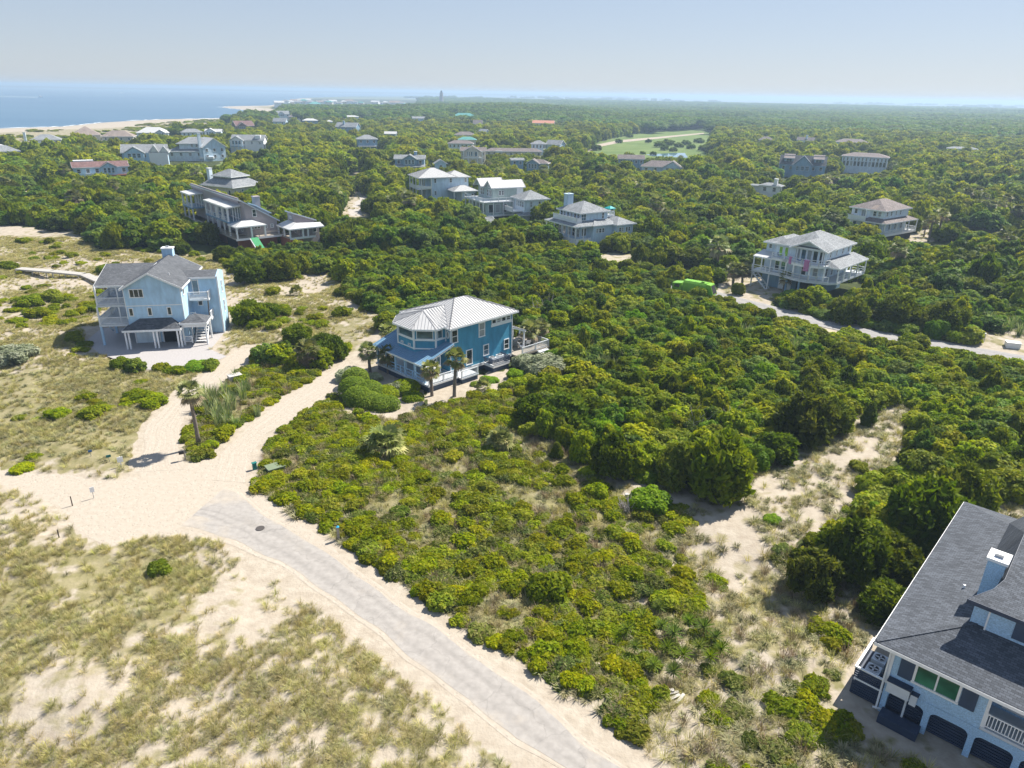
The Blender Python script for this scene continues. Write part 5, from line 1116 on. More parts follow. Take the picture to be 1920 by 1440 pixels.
def x_dark(H, w, d, ze):
    for x in (-w * .3, w * .33):
        H.prism('dormer_wall', SLATEB, [(x - 2, 1.5), (x + 2, 1.5), (x + 2, 4.5), (x - 2, 4.5)], ze, ze + 2.9); H.win(x, 1.5, ze + 1.9, 2.6, 1.5, 270, 2, 1, WGREY, GLASSB)
        H.roof([[(x - 2.4, .9, ze + 2.8), (x + 2.4, .9, ze + 2.8), (x + 2.4, 6.5, ze + 4.4), (x - 2.4, 6.5, ze + 4.4)]], .15, ASPHB, SLATEB)
    for k in range(8): H.post(-w * .48 + k * w * .137, -1.8, 0, ze - .2, .3, SLATEB)
far_house('dark_lodge_house', 'dark blue lodge with steep roof, centre gable and two dormers', 1463, 1546, 310, 5.6, 'gx', ASPH, SLATEB, 0, .42, .95, 16, 6, fas=SLATEB, gable=(.02, 9, 2.2), extra=x_dark, wm=WGREY)
far_house('window_wall_house', 'house with curved row of tall white framed windows under flat hipped roof', 1580, 1664, 294, 8.0, 'hip', ASPHB, PALEB, -3, .5, .3, 22, 12, gm=GLASS, extra=lambda H, w, d, ze: [H.win(-w * .42 + k * w * .077, .5, ze - 3.4, w * .06, 2.4, 270, 1, 1) for k in range(12)])
far_house('chimney_wood_house', 'grey house with pale chimney alone in the woods behind the dark lodge', 1493, 1526, 263, 6.8, 'gx', ASPHB, GREYB, -10, .5, .7, 2, 2, chim=(.1, .3))
far_house('hidden_roof_house', 'house showing only a small tan hipped roof among trees', 1423, 1449, 262, 7.4, 'hip', ASPHB, CREAM, 0, .7, .6, 0, 0)
far_house('flat_hip_house', 'house showing a long low brown roof above the canopy', 1568, 1626, 267, 7.4, 'hip', ASPHB, GREYB, 0, .5, .4, 1, 0)
far_house('low_white_house', 'low white house with pale grey roofs at the small lawn', 1420, 1466, 348, 5.0, 'hip', ASPHL, WHITE, -16, .6, .35, 11, 2, gm=GLASS, extra=lambda H, w, d, ze: (H.box('wing_wall', WHITE, -w * 1.2, -w * .4, 2, d * .8, 0, ze - .6), H.hip(-w * 1.3, -w * .3, 1.4, d * .9, ze - .5, .3, ASPHL, WHITE), H.chimney(w * .15, w * .3, .6, 1.8, 2, ze + 2.2, WHITE, WHITE, False)))
far_house('seaside_house', 'white fronted house with dark gable near the curve of the beach', 515, 545, 214, 7.2, 'gx', ASPHL, PALEB, 10, .6, .7, 5, 3, gable=(-.2, 8, 1.5))
far_house('shingle_annex_house', 'wide weathered roofed house behind the house with dark gable', 540, 564, 219, 6.4, 'hip', ASPHB, CREAM, 0, .6, .5, 2, 2)
far_house('grey_gable_house', 'grey gabled house below the houses at the curve of the beach', 508, 538, 228, 6.0, 'gx', ASPHL, GREYB, -20, .7, .7, 3, 2)
far_house('white_roof_cottage', 'cottage with bright white hipped roof and blue walls alone in the trees', 567, 596, 226, 6.4, 'hip', METW, SLATEB, 0, .6, .4, 4, 2)
far_house('small_white_roof_cottage', 'tiny bright white pyramid roof right of the bright white hipped roof', 611, 624, 228, 6.4, 'hip', METW, PALEB, 0, .8, .5, 1, 0)
far_house('grey_slope_house', 'grey house with blue gable end and long roof slope among trees', 624, 672, 238, 6.2, 'gx', ASPHL, SLATEB, -22, .6, .6, 6, 3, chim=(-.3, .3))
far_house('flat_white_house', 'low house with flat white roof on the wooded ridge', 643, 673, 219, 7.2, 'hip', METW, PALEB, 0, .5, .3, 1, 0)
far_house('small_grey_cottage', 'tiny grey gable on the wooded ridge, right of the flat white roof', 692, 706, 217, 7.2, 'gx', ASPHL, GREYB, -24, .8, .6, 1, 0)
far_house('white_shed_house', 'bright white single slope roof over a dark blue wall in the trees', 719, 744, 251, 7.6, 'gx', METW, SLATEB, -8, .7, .5, 2, 1)
far_house('ridge_grey_house', 'pale grey roof low on the ridge right of the lighthouse side clearing', 772, 800, 222, 7.6, 'gx', ASPHL, GREYB, 12, .5, .5, 1, 0)
far_house('golf_edge_roof_house', 'pale roof almost buried in the canopy at the far side of the lodge woods', 1778, 1830, 279, 7.6, 'hip', ASPHL, GREYB, 0, .4, .3, 0, 0)
rs = random.Random(12)
TOWN = [(524, 192.5, 20), (534, 189.5, 16), (543, 191, 18), (552, 188.5, 15), (561, 191.5, 18), (570, 188.5, 16), (577, 187.5, 12), (584, 191, 20), (592, 195, 26), (600, 191, 15), (608, 189, 14), (616, 191.5, 16), (625, 190, 18), (634, 193, 15), (645, 190.5, 13), (655, 189.5, 16), (664, 191, 14), (676, 192.5, 13), (702, 191.5, 18), (712, 193, 14), (722, 192, 13), (740, 192.5, 20), (752, 193.5, 18), (760, 195, 10)]
for k, (u, v, wpx) in enumerate(TOWN):
    rm = [METW, ASPHL, METW, ASPHT, ASPHL, METG][k % 6] if wpx < 25 else METG
    wd = ['white metal', 'grey shingled', 'bright white', 'tan shingled', 'pale grey', 'faded green'][k % 6] if wpx < 25 else 'wide mint green'
    far_house('village_house', wd + ' roofed house in the far waterfront village', u - wpx * .5, u + wpx * .5, v, 7.0 + rs.random() * 4, 'hip' if k % 3 else 'gx', rm, [WHITE, PALEB, CREAM][k % 3], rs.uniform(-20, 20), .7, .5, 2, 2, 1, group='waterfront village houses')

# ------------------------------------------------------------------ lighthouse
def lighthouse():
    p = at(828, 197.2); o = empty('lighthouse', (p.x, p.y, 0), 0, 'old grey stone lighthouse tower on the horizon above the trees', 'lighthouse')
    lm = plain('lighthouse_stucco', (.30, .27, .25), .95, 0, .35, .25)
    def oct_(r, z): return [(r * math.cos(math.pi * (i + .5) / 4), r * math.sin(math.pi * (i + .5) / 4), z) for i in range(8)]
    def fr(r0, z0, r1, z1, name, mat): a, b = oct_(r0, z0), oct_(r1, z1); MB().add(a + b, [tuple(range(8))[::-1], tuple(range(8, 16))] + [(i, (i + 1) % 8, 8 + (i + 1) % 8, 8 + i) for i in range(8)]).build(name, mat, o)
    fr(7.0, 0, 4.6, 31.5, 'tower', lm); fr(5.3, 31.5, 5.3, 32.3, 'gallery', lm); fr(2.7, 32.3, 2.5, 35.5, 'lantern', GLASS); fr(3.1, 35.5, .3, 37.8, 'lantern_roof', BLACK)
    for z in (8, 16, 24): f = MB().box(-.6, .6, -.3, .3, -.9, .9).build('window', DARK, o); f.location = (0, -(6.6 - z * .077) + .25, z)
lighthouse(); VIS.append((820, 168, 836, 195, 2300))
# ------------------------------------------------------------------ vegetation
RNG = np.random.default_rng(7)
LM = {
    'shrub': leafmat('shrub_leaves', (.062, .108, .004), (.19, .245, .005), (.32, .33, .014)),
    'cedar': leafmat('cedar_leaves', (.034, .070, .004), (.11, .155, .006), (.20, .225, .014)),
    'oak': leafmat('oak_leaves', (.030, .080, .014), (.105, .178, .023), (.195, .245, .036)),
    'low': leafmat('low_shrub_leaves', (.092, .14, .004), (.215, .262, .007), (.33, .31, .02)),
    'yucca': leafmat('yucca_leaves', (.05, .10, .012), (.11, .17, .02), (.2, .22, .04)),
    'low2': leafmat('mixed_scrub_leaves', (.06, .10, .02), (.15, .19, .04), (.26, .25, .09)),
    'brush': leafmat('dry_brush_stems', (.16, .12, .08), (.27, .21, .14), (.36, .29, .20), .2, .8),
    'bright': leafmat('bright_leaves', (.05, .12, .006), (.13, .23, .008), (.21, .29, .018)),
    'silver': leafmat('silvery_leaves', (.13, .16, .09), (.28, .31, .18), (.43, .44, .33), .2),
    'palm': leafmat('palm_leaves', (.09, .12, .04), (.22, .24, .085), (.45, .40, .20), .3, .4),
    'dry': leafmat('dry_palm_leaves', (.13, .10, .06), (.24, .19, .12), (.34, .28, .18), .2),
    'grass': leafmat('dune_grass_blades', (.24, .24, .08), (.40, .37, .16), (.52, .45, .25), .35, .6, .02),
    'greygrass': leafmat('grey_grass_blades', (.16, .175, .085), (.29, .29, .165), (.40, .36, .22), .3, .6, .02),
    'cane': leafmat('cane_grass_blades', (.12, .19, .06), (.22, .29, .12), (.33, .33, .18), .35),
}
def quads_mesh(name, Q, tint, mats, midx=None, extra=None):
    "Q: (n,4,3) corner points; tint: n"
    n = len(Q); vs = Q.reshape(-1, 3); me = bpy.data.meshes.new(name); ev, ef = extra if extra else (np.zeros((0, 3)), np.zeros((0, 3), int))
    me.vertices.add(len(vs) + len(ev)); me.vertices.foreach_set('co', np.concatenate([vs, ev]).astype(np.float32).ravel())
    lp = np.concatenate([np.arange(n * 4), (ef + n * 4).ravel()]).astype(np.int32); me.loops.add(len(lp)); me.loops.foreach_set('vertex_index', lp)
    ls = np.concatenate([np.arange(n) * 4, n * 4 + np.arange(len(ef)) * 3]).astype(np.int32); me.polygons.add(n + len(ef)); me.polygons.foreach_set('loop_start', ls)
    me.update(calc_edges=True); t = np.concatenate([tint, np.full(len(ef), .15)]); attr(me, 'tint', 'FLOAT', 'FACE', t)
    for m_ in mats: me.materials.append(m_)
    if midx is not None: me.polygons.foreach_set('material_index', np.concatenate([midx, np.zeros(len(ef), int)]).astype(np.int32))
    return me
def ico(c, r):
    t = (1 + 5 ** .5) / 2; v = np.array([(-1, t, 0), (1, t, 0), (-1, -t, 0), (1, -t, 0), (0, -1, t), (0, 1, t), (0, -1, -t), (0, 1, -t), (t, 0, -1), (t, 0, 1), (-t, 0, -1), (-t, 0, 1)], float)
    f = np.array([(0, 11, 5), (0, 5, 1), (0, 1, 7), (0, 7, 10), (0, 10, 11), (1, 5, 9), (5, 11, 4), (11, 10, 2), (10, 7, 6), (7, 1, 8), (3, 9, 4), (3, 4, 2), (3, 2, 6), (3, 6, 8), (3, 8, 9), (4, 9, 5), (2, 4, 11), (6, 2, 10), (8, 6, 7), (9, 8, 1)])
    return v / np.linalg.norm(v[0]) * r + np.array(c), f
def unit(a): return a / (np.linalg.norm(a, axis=-1, keepdims=True) + 1e-9)
def crown_mesh(name, lumps, n, leaf, mat, asp=1.0, align=0.0, seed=0, zmin=0.02, jit=.55, shell=.16, core=.8, warm=.0, low=-.35):
    "leaf-sized faces spread over overlapping lumps (x,y,z,rx,rz), with opaque hearts"
    g = np.random.default_rng(seed); Lp = np.array(lumps, float); w_ = Lp[:, 3] ** 2; k = g.choice(len(Lp), n * 2, p=w_ / w_.sum())
    d = unit(g.normal(size=(n * 2, 3))); d[:, 2] = np.where(d[:, 2] < low, -d[:, 2] * .6, d[:, 2]); d = unit(d)
    rad = np.stack([Lp[k, 3], Lp[k, 3], Lp[k, 4]], -1); depth = 1 + (g.random((n * 2, 1)) - .62) * 2 * shell
    p = Lp[k, :3] + d * rad * depth
    keep = p[:, 2] > zmin
    for L_ in Lp:
        q = (p - L_[:3]) / np.array([L_[3], L_[3], L_[4]]); keep &= (np.sum(q * q, -1) > .72 ** 2)
    p, d, k = p[keep][:n], d[keep][:n], k[keep][:n]; m = len(p)
    nr = unit(d * np.array([.9, .9, 1.0]) + np.array([.12, .1, .55]) + g.normal(size=(m, 3)) * jit * .75)
    t = unit(np.cross(nr, g.normal(size=(m, 3)))); up = unit(d + np.array([0, 0, .7]) + g.normal(size=(m, 3)) * .35)
    a = unit(t * (1 - align) + up * align); b = unit(np.cross(nr, a)); a = unit(np.cross(b, nr)) * (1 - align) + a * align
    s = leaf * (.55 + .9 * g.random((m, 1))); c = nr * s * .12
    Q = np.stack([p - a * s * asp, p + b * s * .62 + c, p + a * s * asp, p - b * s * .62 + c], 1)
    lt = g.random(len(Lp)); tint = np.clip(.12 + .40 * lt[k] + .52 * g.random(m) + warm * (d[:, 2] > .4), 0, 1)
    ev, ef = [], []; o = 0
    if core:
        for L_ in Lp:
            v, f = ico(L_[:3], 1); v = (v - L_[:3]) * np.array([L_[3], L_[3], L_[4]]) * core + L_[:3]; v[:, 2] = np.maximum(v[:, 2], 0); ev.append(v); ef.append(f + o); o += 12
    return quads_mesh(name, Q, tint, [mat], None, (np.concatenate(ev), np.concatenate(ef)) if core else None)
def lumps_dome(seed, R, Hh, n, rr, z0=.35, flat=.85):
    g = np.random.default_rng(seed); o = [(0, 0, Hh * .5, R * .62, Hh * .46)]
    for i in range(n):
        a = 2 * math.pi * (i + g.random() * .8) / n * 2.4; q = math.sqrt((i + .5) / n) * R * (1 - rr * .55); r = R * rr * (.75 + .5 * g.random())
        z = max(Hh * z0, (Hh - r * flat) * math.sqrt(max(.05, 1 - (q / R) ** 2 * .85)) * (.70 + .44 * g.random())); o.append((q * math.cos(a), q * math.sin(a), z, r, r * flat))
        if q > R * .45: o.append((q * 1.02 * math.cos(a + .2), q * 1.02 * math.sin(a + .2), z * .45, r * .95, r * .9))
    return o
def lumps_cone(seed, R, Hh, n, rr):
    g = np.random.default_rng(seed); o = [(0, 0, Hh * .42, R * .55, Hh * .42)]
    for i in range(n):
        z = Hh * (.12 + .84 * (i / n)); q = R * .72 * (1 - (z / Hh) ** 1.3) * (.6 + .5 * g.random()); a = i * 2.4 + g.random(); r = R * rr * (1.15 - .65 * z / Hh); o.append((q * math.cos(a), q * math.sin(a), z, r, r * 1.1))
    return o
PRO = {}
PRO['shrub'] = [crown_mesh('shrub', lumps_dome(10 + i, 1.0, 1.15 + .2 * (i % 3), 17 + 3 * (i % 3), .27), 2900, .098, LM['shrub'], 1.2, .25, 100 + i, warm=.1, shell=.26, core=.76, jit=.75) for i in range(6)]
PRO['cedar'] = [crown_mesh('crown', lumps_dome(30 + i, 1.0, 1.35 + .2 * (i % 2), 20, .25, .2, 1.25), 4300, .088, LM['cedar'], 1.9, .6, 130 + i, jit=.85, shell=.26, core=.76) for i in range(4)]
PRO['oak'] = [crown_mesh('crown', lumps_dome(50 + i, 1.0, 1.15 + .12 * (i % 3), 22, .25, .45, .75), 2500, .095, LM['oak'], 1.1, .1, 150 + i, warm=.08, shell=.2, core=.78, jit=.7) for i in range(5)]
PRO['bush'] = [crown_mesh('bush', lumps_dome(70 + i, 1.0, 1.15, 8, .42), 2600, .105, LM['shrub'], 1.2, .3, 170 + i, shell=.26, core=.75, jit=.75) for i in range(3)]
PRO['bright'] = [crown_mesh('bush', lumps_dome(80 + i, 1.0, .95, 9, .40), 4200, .07, LM['bright'], 1.2, .2, 180 + i) for i in range(2)]
PRO['silver'] = [crown_mesh('bush', lumps_dome(90 + i, 1.0, .95, 13, .34), 6500, .052, LM['silver'], 1.8, .4, 190 + i) for i in range(2)]
PRO['low'] = [crown_mesh('low_shrub', lumps_dome(110 + i, 1.0, .62 + .14 * (i % 3), 9, .34, .25, .8), 1250, .125, LM['low'], 1.3, .35, 210 + i, jit=.8, shell=.36, core=.62) for i in range(5)]
PRO['low2'] = [crown_mesh('low_shrub', lumps_dome(115 + i, 1.0, .55, 11, .28, .25, .9), 1100, .13, LM['low2'], 1.6, .45, 240 + i, jit=.9, shell=.42, core=.55) for i in range(2)]
PRO['conifer'] = [crown_mesh('crown', lumps_cone(120 + i, .55, 1.7, 16, .5), 4200, .06, LM['cedar'], 2.0, .6, 220 + i) for i in range(2)]
def patch_mesh(i):
    g = np.random.default_rng(300 + i); lm = []
    for k in range(26):
        r = g.uniform(2.6, 4.6); lm.append((g.uniform(-13, 13), g.uniform(-13, 13), g.uniform(4.8, 7.2), r, r * .72))
    return crown_mesh('canopy', lm, 3600, .95, LM['oak'], 1.1, 0, 320 + i, core=.8, shell=.12, low=-.1)
PRO['patch'] = [patch_mesh(i) for i in range(3)]
def tuft(i, nb, h, spread, mat, wd=.02, droop=.5):
    g = np.random.default_rng(400 + i); Q = []; tn = []
    for k in range(nb):
        a = g.uniform(0, 2 * math.pi); r0 = g.uniform(0, spread * .55); hh = h * g.uniform(.55, 1.15); lean = g.uniform(.15, .75) * spread + .12
        d = np.array([math.cos(a), math.sin(a), 0]); s = np.array([-d[1], d[0], 0]) * wd; p0 = d * r0; pts = [p0, p0 + d * lean * .4 + np.array([0, 0, hh * .62]), p0 + d * lean + np.array([0, 0, hh * (1 - droop * .35)])]
        t = g.random()
        Q.append([pts[0] - s, pts[0] + s, pts[1] + s * .9, pts[1] - s * .9]); Q.append([pts[1] - s * .9, pts[1] + s * .9, pts[2] + s * .15, pts[2] - s * .15]); tn += [t, min(1, t + .15)]
    return quads_mesh('tuft', np.array(Q), np.array(tn), [mat])
PRO['grass'] = [tuft(i, 62, .55, .55, LM['grass'], .0095) for i in range(4)] + [tuft(9, 60, .45, .5, LM['greygrass'], .011)]
PRO['greygrass'] = [tuft(20 + i, 60, .40, .50, LM['greygrass'], .022) for i in range(3)]
PRO['brush'] = [tuft(40 + i, 52, .75, .55, LM['brush'], .012, .2) for i in range(2)]
PRO['cane'] = [tuft(30 + i, 44, 1.5, .6, LM['cane'], .03, .3) for i in range(2)]
def fan_frond(g, L_, Q, tn, org, az, el, mat_bias):
    "one costapalmate palm frond: stalk, then a fan of pleated segments"
    d = np.array([math.cos(az) * math.cos(el), math.sin(az) * math.cos(el), math.sin(el)]); s = np.array([-math.sin(az), math.cos(az), 0]); n = np.cross(d, s)
    base = org + d * L_ * .48 + np.array([0, 0, -.04 * L_]); w_ = .012 * L_
    Q.append([org - s * w_, org + s * w_, base + s * w_, base - s * w_]); tn.append(.5)
    for j in range(11):
        t = (j - 5) / 5 * 1.35; dd = d * math.cos(t) + s * math.sin(t); tip = base + dd * L_ * .62 * (1 - .12 * abs(t)) + np.array([0, 0, -.13 * L_ * (1 + abs(t) * .6)]) * g.uniform(.6, 1.4)
        m_ = base + dd * L_ * .36 + np.array([0, 0, -.02 * L_]); q = np.cross(dd, n); q = q / (np.linalg.norm(q) + 1e-6) * L_ * .052
        tt = np.clip(mat_bias + g.normal() * .15, 0, 1); Q.append([base, m_ + q, tip, m_ - q]); tn.append(tt)
def palm_crown(i, n=34, L_=1.5, dead=.25, elo=-.75):
    g = np.random.default_rng(500 + i); Q = []; tn = []; mi = []
    for k in range(n):
        f = k / n; el = 1.25 + (elo - 1.25) * f + g.normal() * .12; b0 = len(Q); dry = f > 1 - dead
        fan_frond(g, L_ * g.uniform(.85, 1.12), Q, tn, np.array([0, 0, .0 + .15 * (1 - f)]), k * 2.4 + g.normal() * .25, el, .35 + .3 * f + g.normal() * .12); mi += [1 if dry else 0] * (len(Q) - b0)
    return quads_mesh('crown', np.array(Q, float), np.array(tn), [LM['palm'], LM['dry']], np.array(mi))
PRO['palm'] = [palm_crown(i) for i in range(3)] + [palm_crown(7, 44, 1.5, .45, -1.3)]
PRO['palmetto'] = [palm_crown(10 + i, 34, 1.25, .0, .0) for i in range(2)]
def yucca_mesh(i):
    g = np.random.default_rng(600 + i); Q = []; tn = []
    for k in range(46):
        a = k * 2.4; el = 1.35 - 1.5 * k / 46; d = np.array([math.cos(a) * math.cos(el), math.sin(a) * math.cos(el), math.sin(el)]); s = np.array([-math.sin(a), math.cos(a), 0]) * .035
        m_ = d * .4 + np.array([0, 0, .25]); t = d * .75 + np.array([0, 0, .25 - .06]); Q.append([np.array([0, 0, .25]) - s * .5, np.array([0, 0, .25]) + s * .5, m_ + s, m_ - s]); Q.append([m_ - s, m_ + s, t + s * .1, t - s * .1]); tn += [.45 + .3 * g.random()] * 2
    return quads_mesh('yucca', np.array(Q), np.array(tn), [LM['yucca']])
PRO['yucca'] = [yucca_mesh(i) for i in range(2)]
def trunk_mesh(r, h, mat, seed=0, limbs=3, lean=.12):
    g = random.Random(seed); m = MB(); m.tube([(0, 0, -.3), (lean * .3, 0, h * .45), (lean, lean * .6, h)], [r * 1.25, r * .95, r * .6], 7)
    for k in range(limbs): a = k * 2.2 + g.random(); m.tube([(lean * .5, lean * .3, h * .55), (math.cos(a) * h * .4, math.sin(a) * h * .4, h * 1.02)], [r * .5, r * .2], 5)
    return m.mesh('trunk', mat, True)
TR = {'oak': trunk_mesh(.075, .62, BARK, 1), 'cedar': trunk_mesh(.07, .7, BARK, 2), 'conifer': trunk_mesh(.05, 1.0, BARK, 3, 0, .02)}
def palm_trunk(h, seed):
    g = random.Random(seed); m = MB(); n = 9; pts = []; rs_ = []
    lx, ly = g.uniform(-.06, .06) * h, g.uniform(-.06, .06) * h
    for k in range(n): t = k / (n - 1); pts.append((lx * t * t, ly * t * t, -.4 + (h + .4) * t)); rs_.append((.19 - .05 * t) * (1.25 if k == 0 else 1) * (1.0 + .08 * (k % 2)))
    m.tube(pts, rs_, 9); return m.mesh('trunk', PBARK, True), (lx, ly, h)
PT = [palm_trunk(h, i) for i, h in enumerate((2.4, 3.4, 4.4, 5.2, 6.4))]

THINGS = []       # (object, kind words, noun, group, x, y, size) for labels
def put(kind, x, y, r, hz=1.0, i=None, rz=None, z=None, noun=None, adj=None, group=None, label=None, name=None, cat=None, rng=random.Random(5)):
    "plant one individual of a kind: crown radius r, height factor hz"
    P = PRO[kind]; i = rng.randrange(len(P)) if i is None else i % len(P); rz = rng.uniform(0, 6.28) if rz is None else rz
    z = tz(x, y) - .05 if z is None else z; sc = (r * rng.uniform(.92, 1.08), r * rng.uniform(.92, 1.08), r * hz)
    if kind in TR:
        o = link(name or {'oak': 'oak_tree', 'cedar': 'cedar_tree', 'conifer': 'cedar_tree'}[kind], None); link('crown', P[i], o); link('trunk', TR[kind], o)
    else: o = link(name or kind, P[i])
    o.location = (x, y, z); o.rotation_euler = (0, 0, rz); o.scale = sc
    o['category'] = cat or {'oak': 'tree', 'cedar': 'tree', 'conifer': 'tree'}.get(kind, 'shrub')
    if group: o['group'] = group
    if label: o['label'] = label
    else: THINGS.append((o, adj or '', noun or 'shrub', x, y, r))
    return o
def put_palm(x, y, h, s=1.0, i=None, label=None, z=None, group='palms', shag=False, rng=random.Random(6)):
    k = min(range(5), key=lambda q: abs(PT[q][1][2] - h)); tm, top = PT[k]; f = h / top[2]
    o = link('palm_tree', None); t = link('trunk', tm, o); c = link('crown', PRO['palm'][3 if shag else (rng.randrange(3) if i is None else i)], o)
    t.scale = (1.15 * s, 1.15 * s, f); c.location = (top[0] * f, top[1] * f, h); c.scale = (s, s, s); c.rotation_euler = (0, 0, rng.uniform(0, 6.28))
    o.location = (x, y, (tz(x, y) - .05) if z is None else z); o['category'] = 'palm tree'; o['group'] = group
    if label: o['label'] = label
    else: THINGS.append((o, '', 'palm', x, y, s * 1.4))
    return o
def scatter(name, protos, P, rot, scl, pick, kind='stuff'):
    me = bpy.data.meshes.new(name); me.vertices.add(len(P)); me.vertices.foreach_set('co', np.asarray(P, np.float32).ravel())
    attr(me, 'rot', 'FLOAT_VECTOR', 'POINT', rot); attr(me, 'scl', 'FLOAT_VECTOR', 'POINT', scl); attr(me, 'pick', 'INT', 'POINT', pick)
    o = link(name, me); o['kind'] = kind
    ng = bpy.data.node_groups.new(name, 'GeometryNodeTree')
    for io in ('INPUT', 'OUTPUT'): ng.interface.new_socket('Geometry', in_out=io, socket_type='NodeSocketGeometry')
    N, L = ng.nodes, ng.links; gi, go, ip, jn = N.new('NodeGroupInput'), N.new('NodeGroupOutput'), N.new('GeometryNodeInstanceOnPoints'), N.new('GeometryNodeJoinGeometry')
    for k, pm in enumerate(protos):
        ob = bpy.data.objects.new('plant_form', pm); oi = N.new('GeometryNodeObjectInfo'); oi.inputs['Object'].default_value = ob
        g2 = N.new('GeometryNodeGeometryToInstance'); L.new(oi.outputs['Geometry'], g2.inputs[0]); L.new(g2.outputs[0], jn.inputs[0])
    def na(n, t): a = N.new('GeometryNodeInputNamedAttribute'); a.data_type = t; a.inputs['Name'].default_value = n; return a.outputs['Attribute']
    L.new(gi.outputs[0], ip.inputs['Points']); L.new(jn.outputs[0], ip.inputs['Instance']); ip.inputs['Pick Instance'].default_value = True
    L.new(na('pick', 'INT'), ip.inputs['Instance Index']); L.new(na('rot', 'FLOAT_VECTOR'), ip.inputs['Rotation']); L.new(na('scl', 'FLOAT_VECTOR'), ip.inputs['Scale']); L.new(ip.outputs[0], go.inputs[0])
    o.modifiers.new('scatter', 'NODES').node_group = ng
    return o
def grid_pts(x0, x1, y0, y1, s, rng):
    gx, gy = np.meshgrid(np.arange(x0, x1, s), np.arange(y0, y1, s)); gx = gx.ravel() + rng.uniform(-.48, .48, gx.size) * s; gy = gy.ravel() + rng.uniform(-.48, .48, gy.size) * s
    u, v, f = px(gx, gy, 0.0); k = (f > 1) & (u > -260) & (u < 2180) & (v < 1640); return gx[k], gy[k]
def in_view(x, y, r): u, v, f = px(x, y, 0.0); return (f > 1) & (u > -20) & (u < 1940) & (v < 1460)
def clear_of_vis(x, y, r, h):
    "True where a crown of radius r and height h hides nothing that the photograph shows"
    u, vt, f = px(x, y, h); _, vb, _ = px(x, y, 0.0); du = r * FPX / np.maximum(f, 1); ok = np.ones(len(x), bool)
    for (a, b, c, d, dist) in VIS: ok &= ~((u + du > a) & (u - du < c) & (vb > b) & (vt < d) & (y < dist))
    far = [(p, q) for p, q in zip(FAR_UP[1:-1], FAR_LO[1:-1])]
    roadv = [p for p in FAR_UP[4:]] + [(q[0], q[1] + 7) for q in FAR_LO[4:]][::-1]
    for s in (-.8, -.4, 0, .4, .8):
        for t in (.03, .3, .55): ok &= ~inside(roadv, u + du * s, vt + (vb - vt) * t) & ~inside(SANDR, u + du * s, vt + (vb - vt) * t)
    return ok

# --- hand placed plants, each where the photograph shows it (foot row and column)
def A(u, v): p = at(u, v); return p.x, p.y
for (u, v, h, s, shag, lb) in [
    (374, 838, 5.0, .95, False, 'lone slender palm between the two sandy tracks, its shadow on the fork'),
    (577, 690, 2.3, 1.25, True, 'short thick palm with shaggy dead fronds at the side of the sandy track'),
    (810, 742, 3.3, .95, False, 'palm at the front corner of the blue house, shorter of the front pair'),
    (852, 752, 4.6, 1.0, False, 'taller palm standing in sand before the teal wall of the blue house'),
    (694, 700, 3.0, 1.0, False, 'palm at the porch end of the blue house, farthest from the wall'),
    (728, 700, 2.6, 1.0, False, 'dark shaded palm under the porch eave of the blue house'),
    (728, 660, 2.8, 1.0, False, 'pale headed palm behind the porch roof of the blue house'),
    (990, 655, 2.8, 1.15, False, 'pale palm beside the rear deck of the blue house'),
    (1012, 648, 2.8, 1.0, False, 'greyer palm beyond the rear deck of the blue house'),
    (1374, 536, 3.0, 1.25, False, 'palm with thick trunk by the truck, nearer of the roadside pair'),
    (1391, 536, 3.0, 1.15, False, 'palm with thick trunk by the porch house drive, nearer the house'),
    (1468, 548, 2.8, 1.0, False, 'round headed palm before the rounded balcony of the porch house'),
    (1740, 454, 6.0, 1.2, False, 'tall palm beside the veranda house, straighter of the pair'),
    (1756, 452, 6.6, 1.3, False, 'tall leaning palm beside the veranda house'),
    (1732, 444, 3.0, .9, False, 'short palm under the two tall palms by the veranda house'),
    (405, 296, 5.4, 1.2, False, 'tall palm with bare trunk in front of the steep silver roofed house'),
    (392, 300, 4.4, 1.0, False, 'palm beside the white balcony of the two tier blue grey house')]:
    x, y = A(u, v); put_palm(x, y, h, s, None, lb, shag=shag, z=(1.0 if u == 374 else None))
for (u, v) in [(1838, 424), (1850, 424), (1868, 420), (1822, 420), (1790, 398), (1808, 396), (1900, 430), (1880, 408), (1795, 372), (1742, 384), (1765, 378), (1840, 400)]:
    x, y = A(u, v); put_palm(x, y, 4.2 + (u % 3), 1.15)
for (u, v, r, lb) in [(724, 850, 1.75, 'large stemless palmetto clump in the low shrubs below the blue house'), (938, 848, 1.3, 'small ragged palmetto with a dead branch in the open shrub lot'), (556, 556, 1.15, 'palmetto on the dune between the light blue house and the thicket'), (906, 738, .9, 'small palmetto against the skirt of the blue house'), (1020, 700, 1.1, 'palmetto among reeds at the side of the silvery bush'), (1130, 700, 1.3, 'palmetto poking from the thicket beyond the silvery bush')]:
    x, y = A(u, v); o = put('palmetto', x, y, r, 1.15, label=lb, cat='palmetto', z=tz(x, y) + .45 * r)
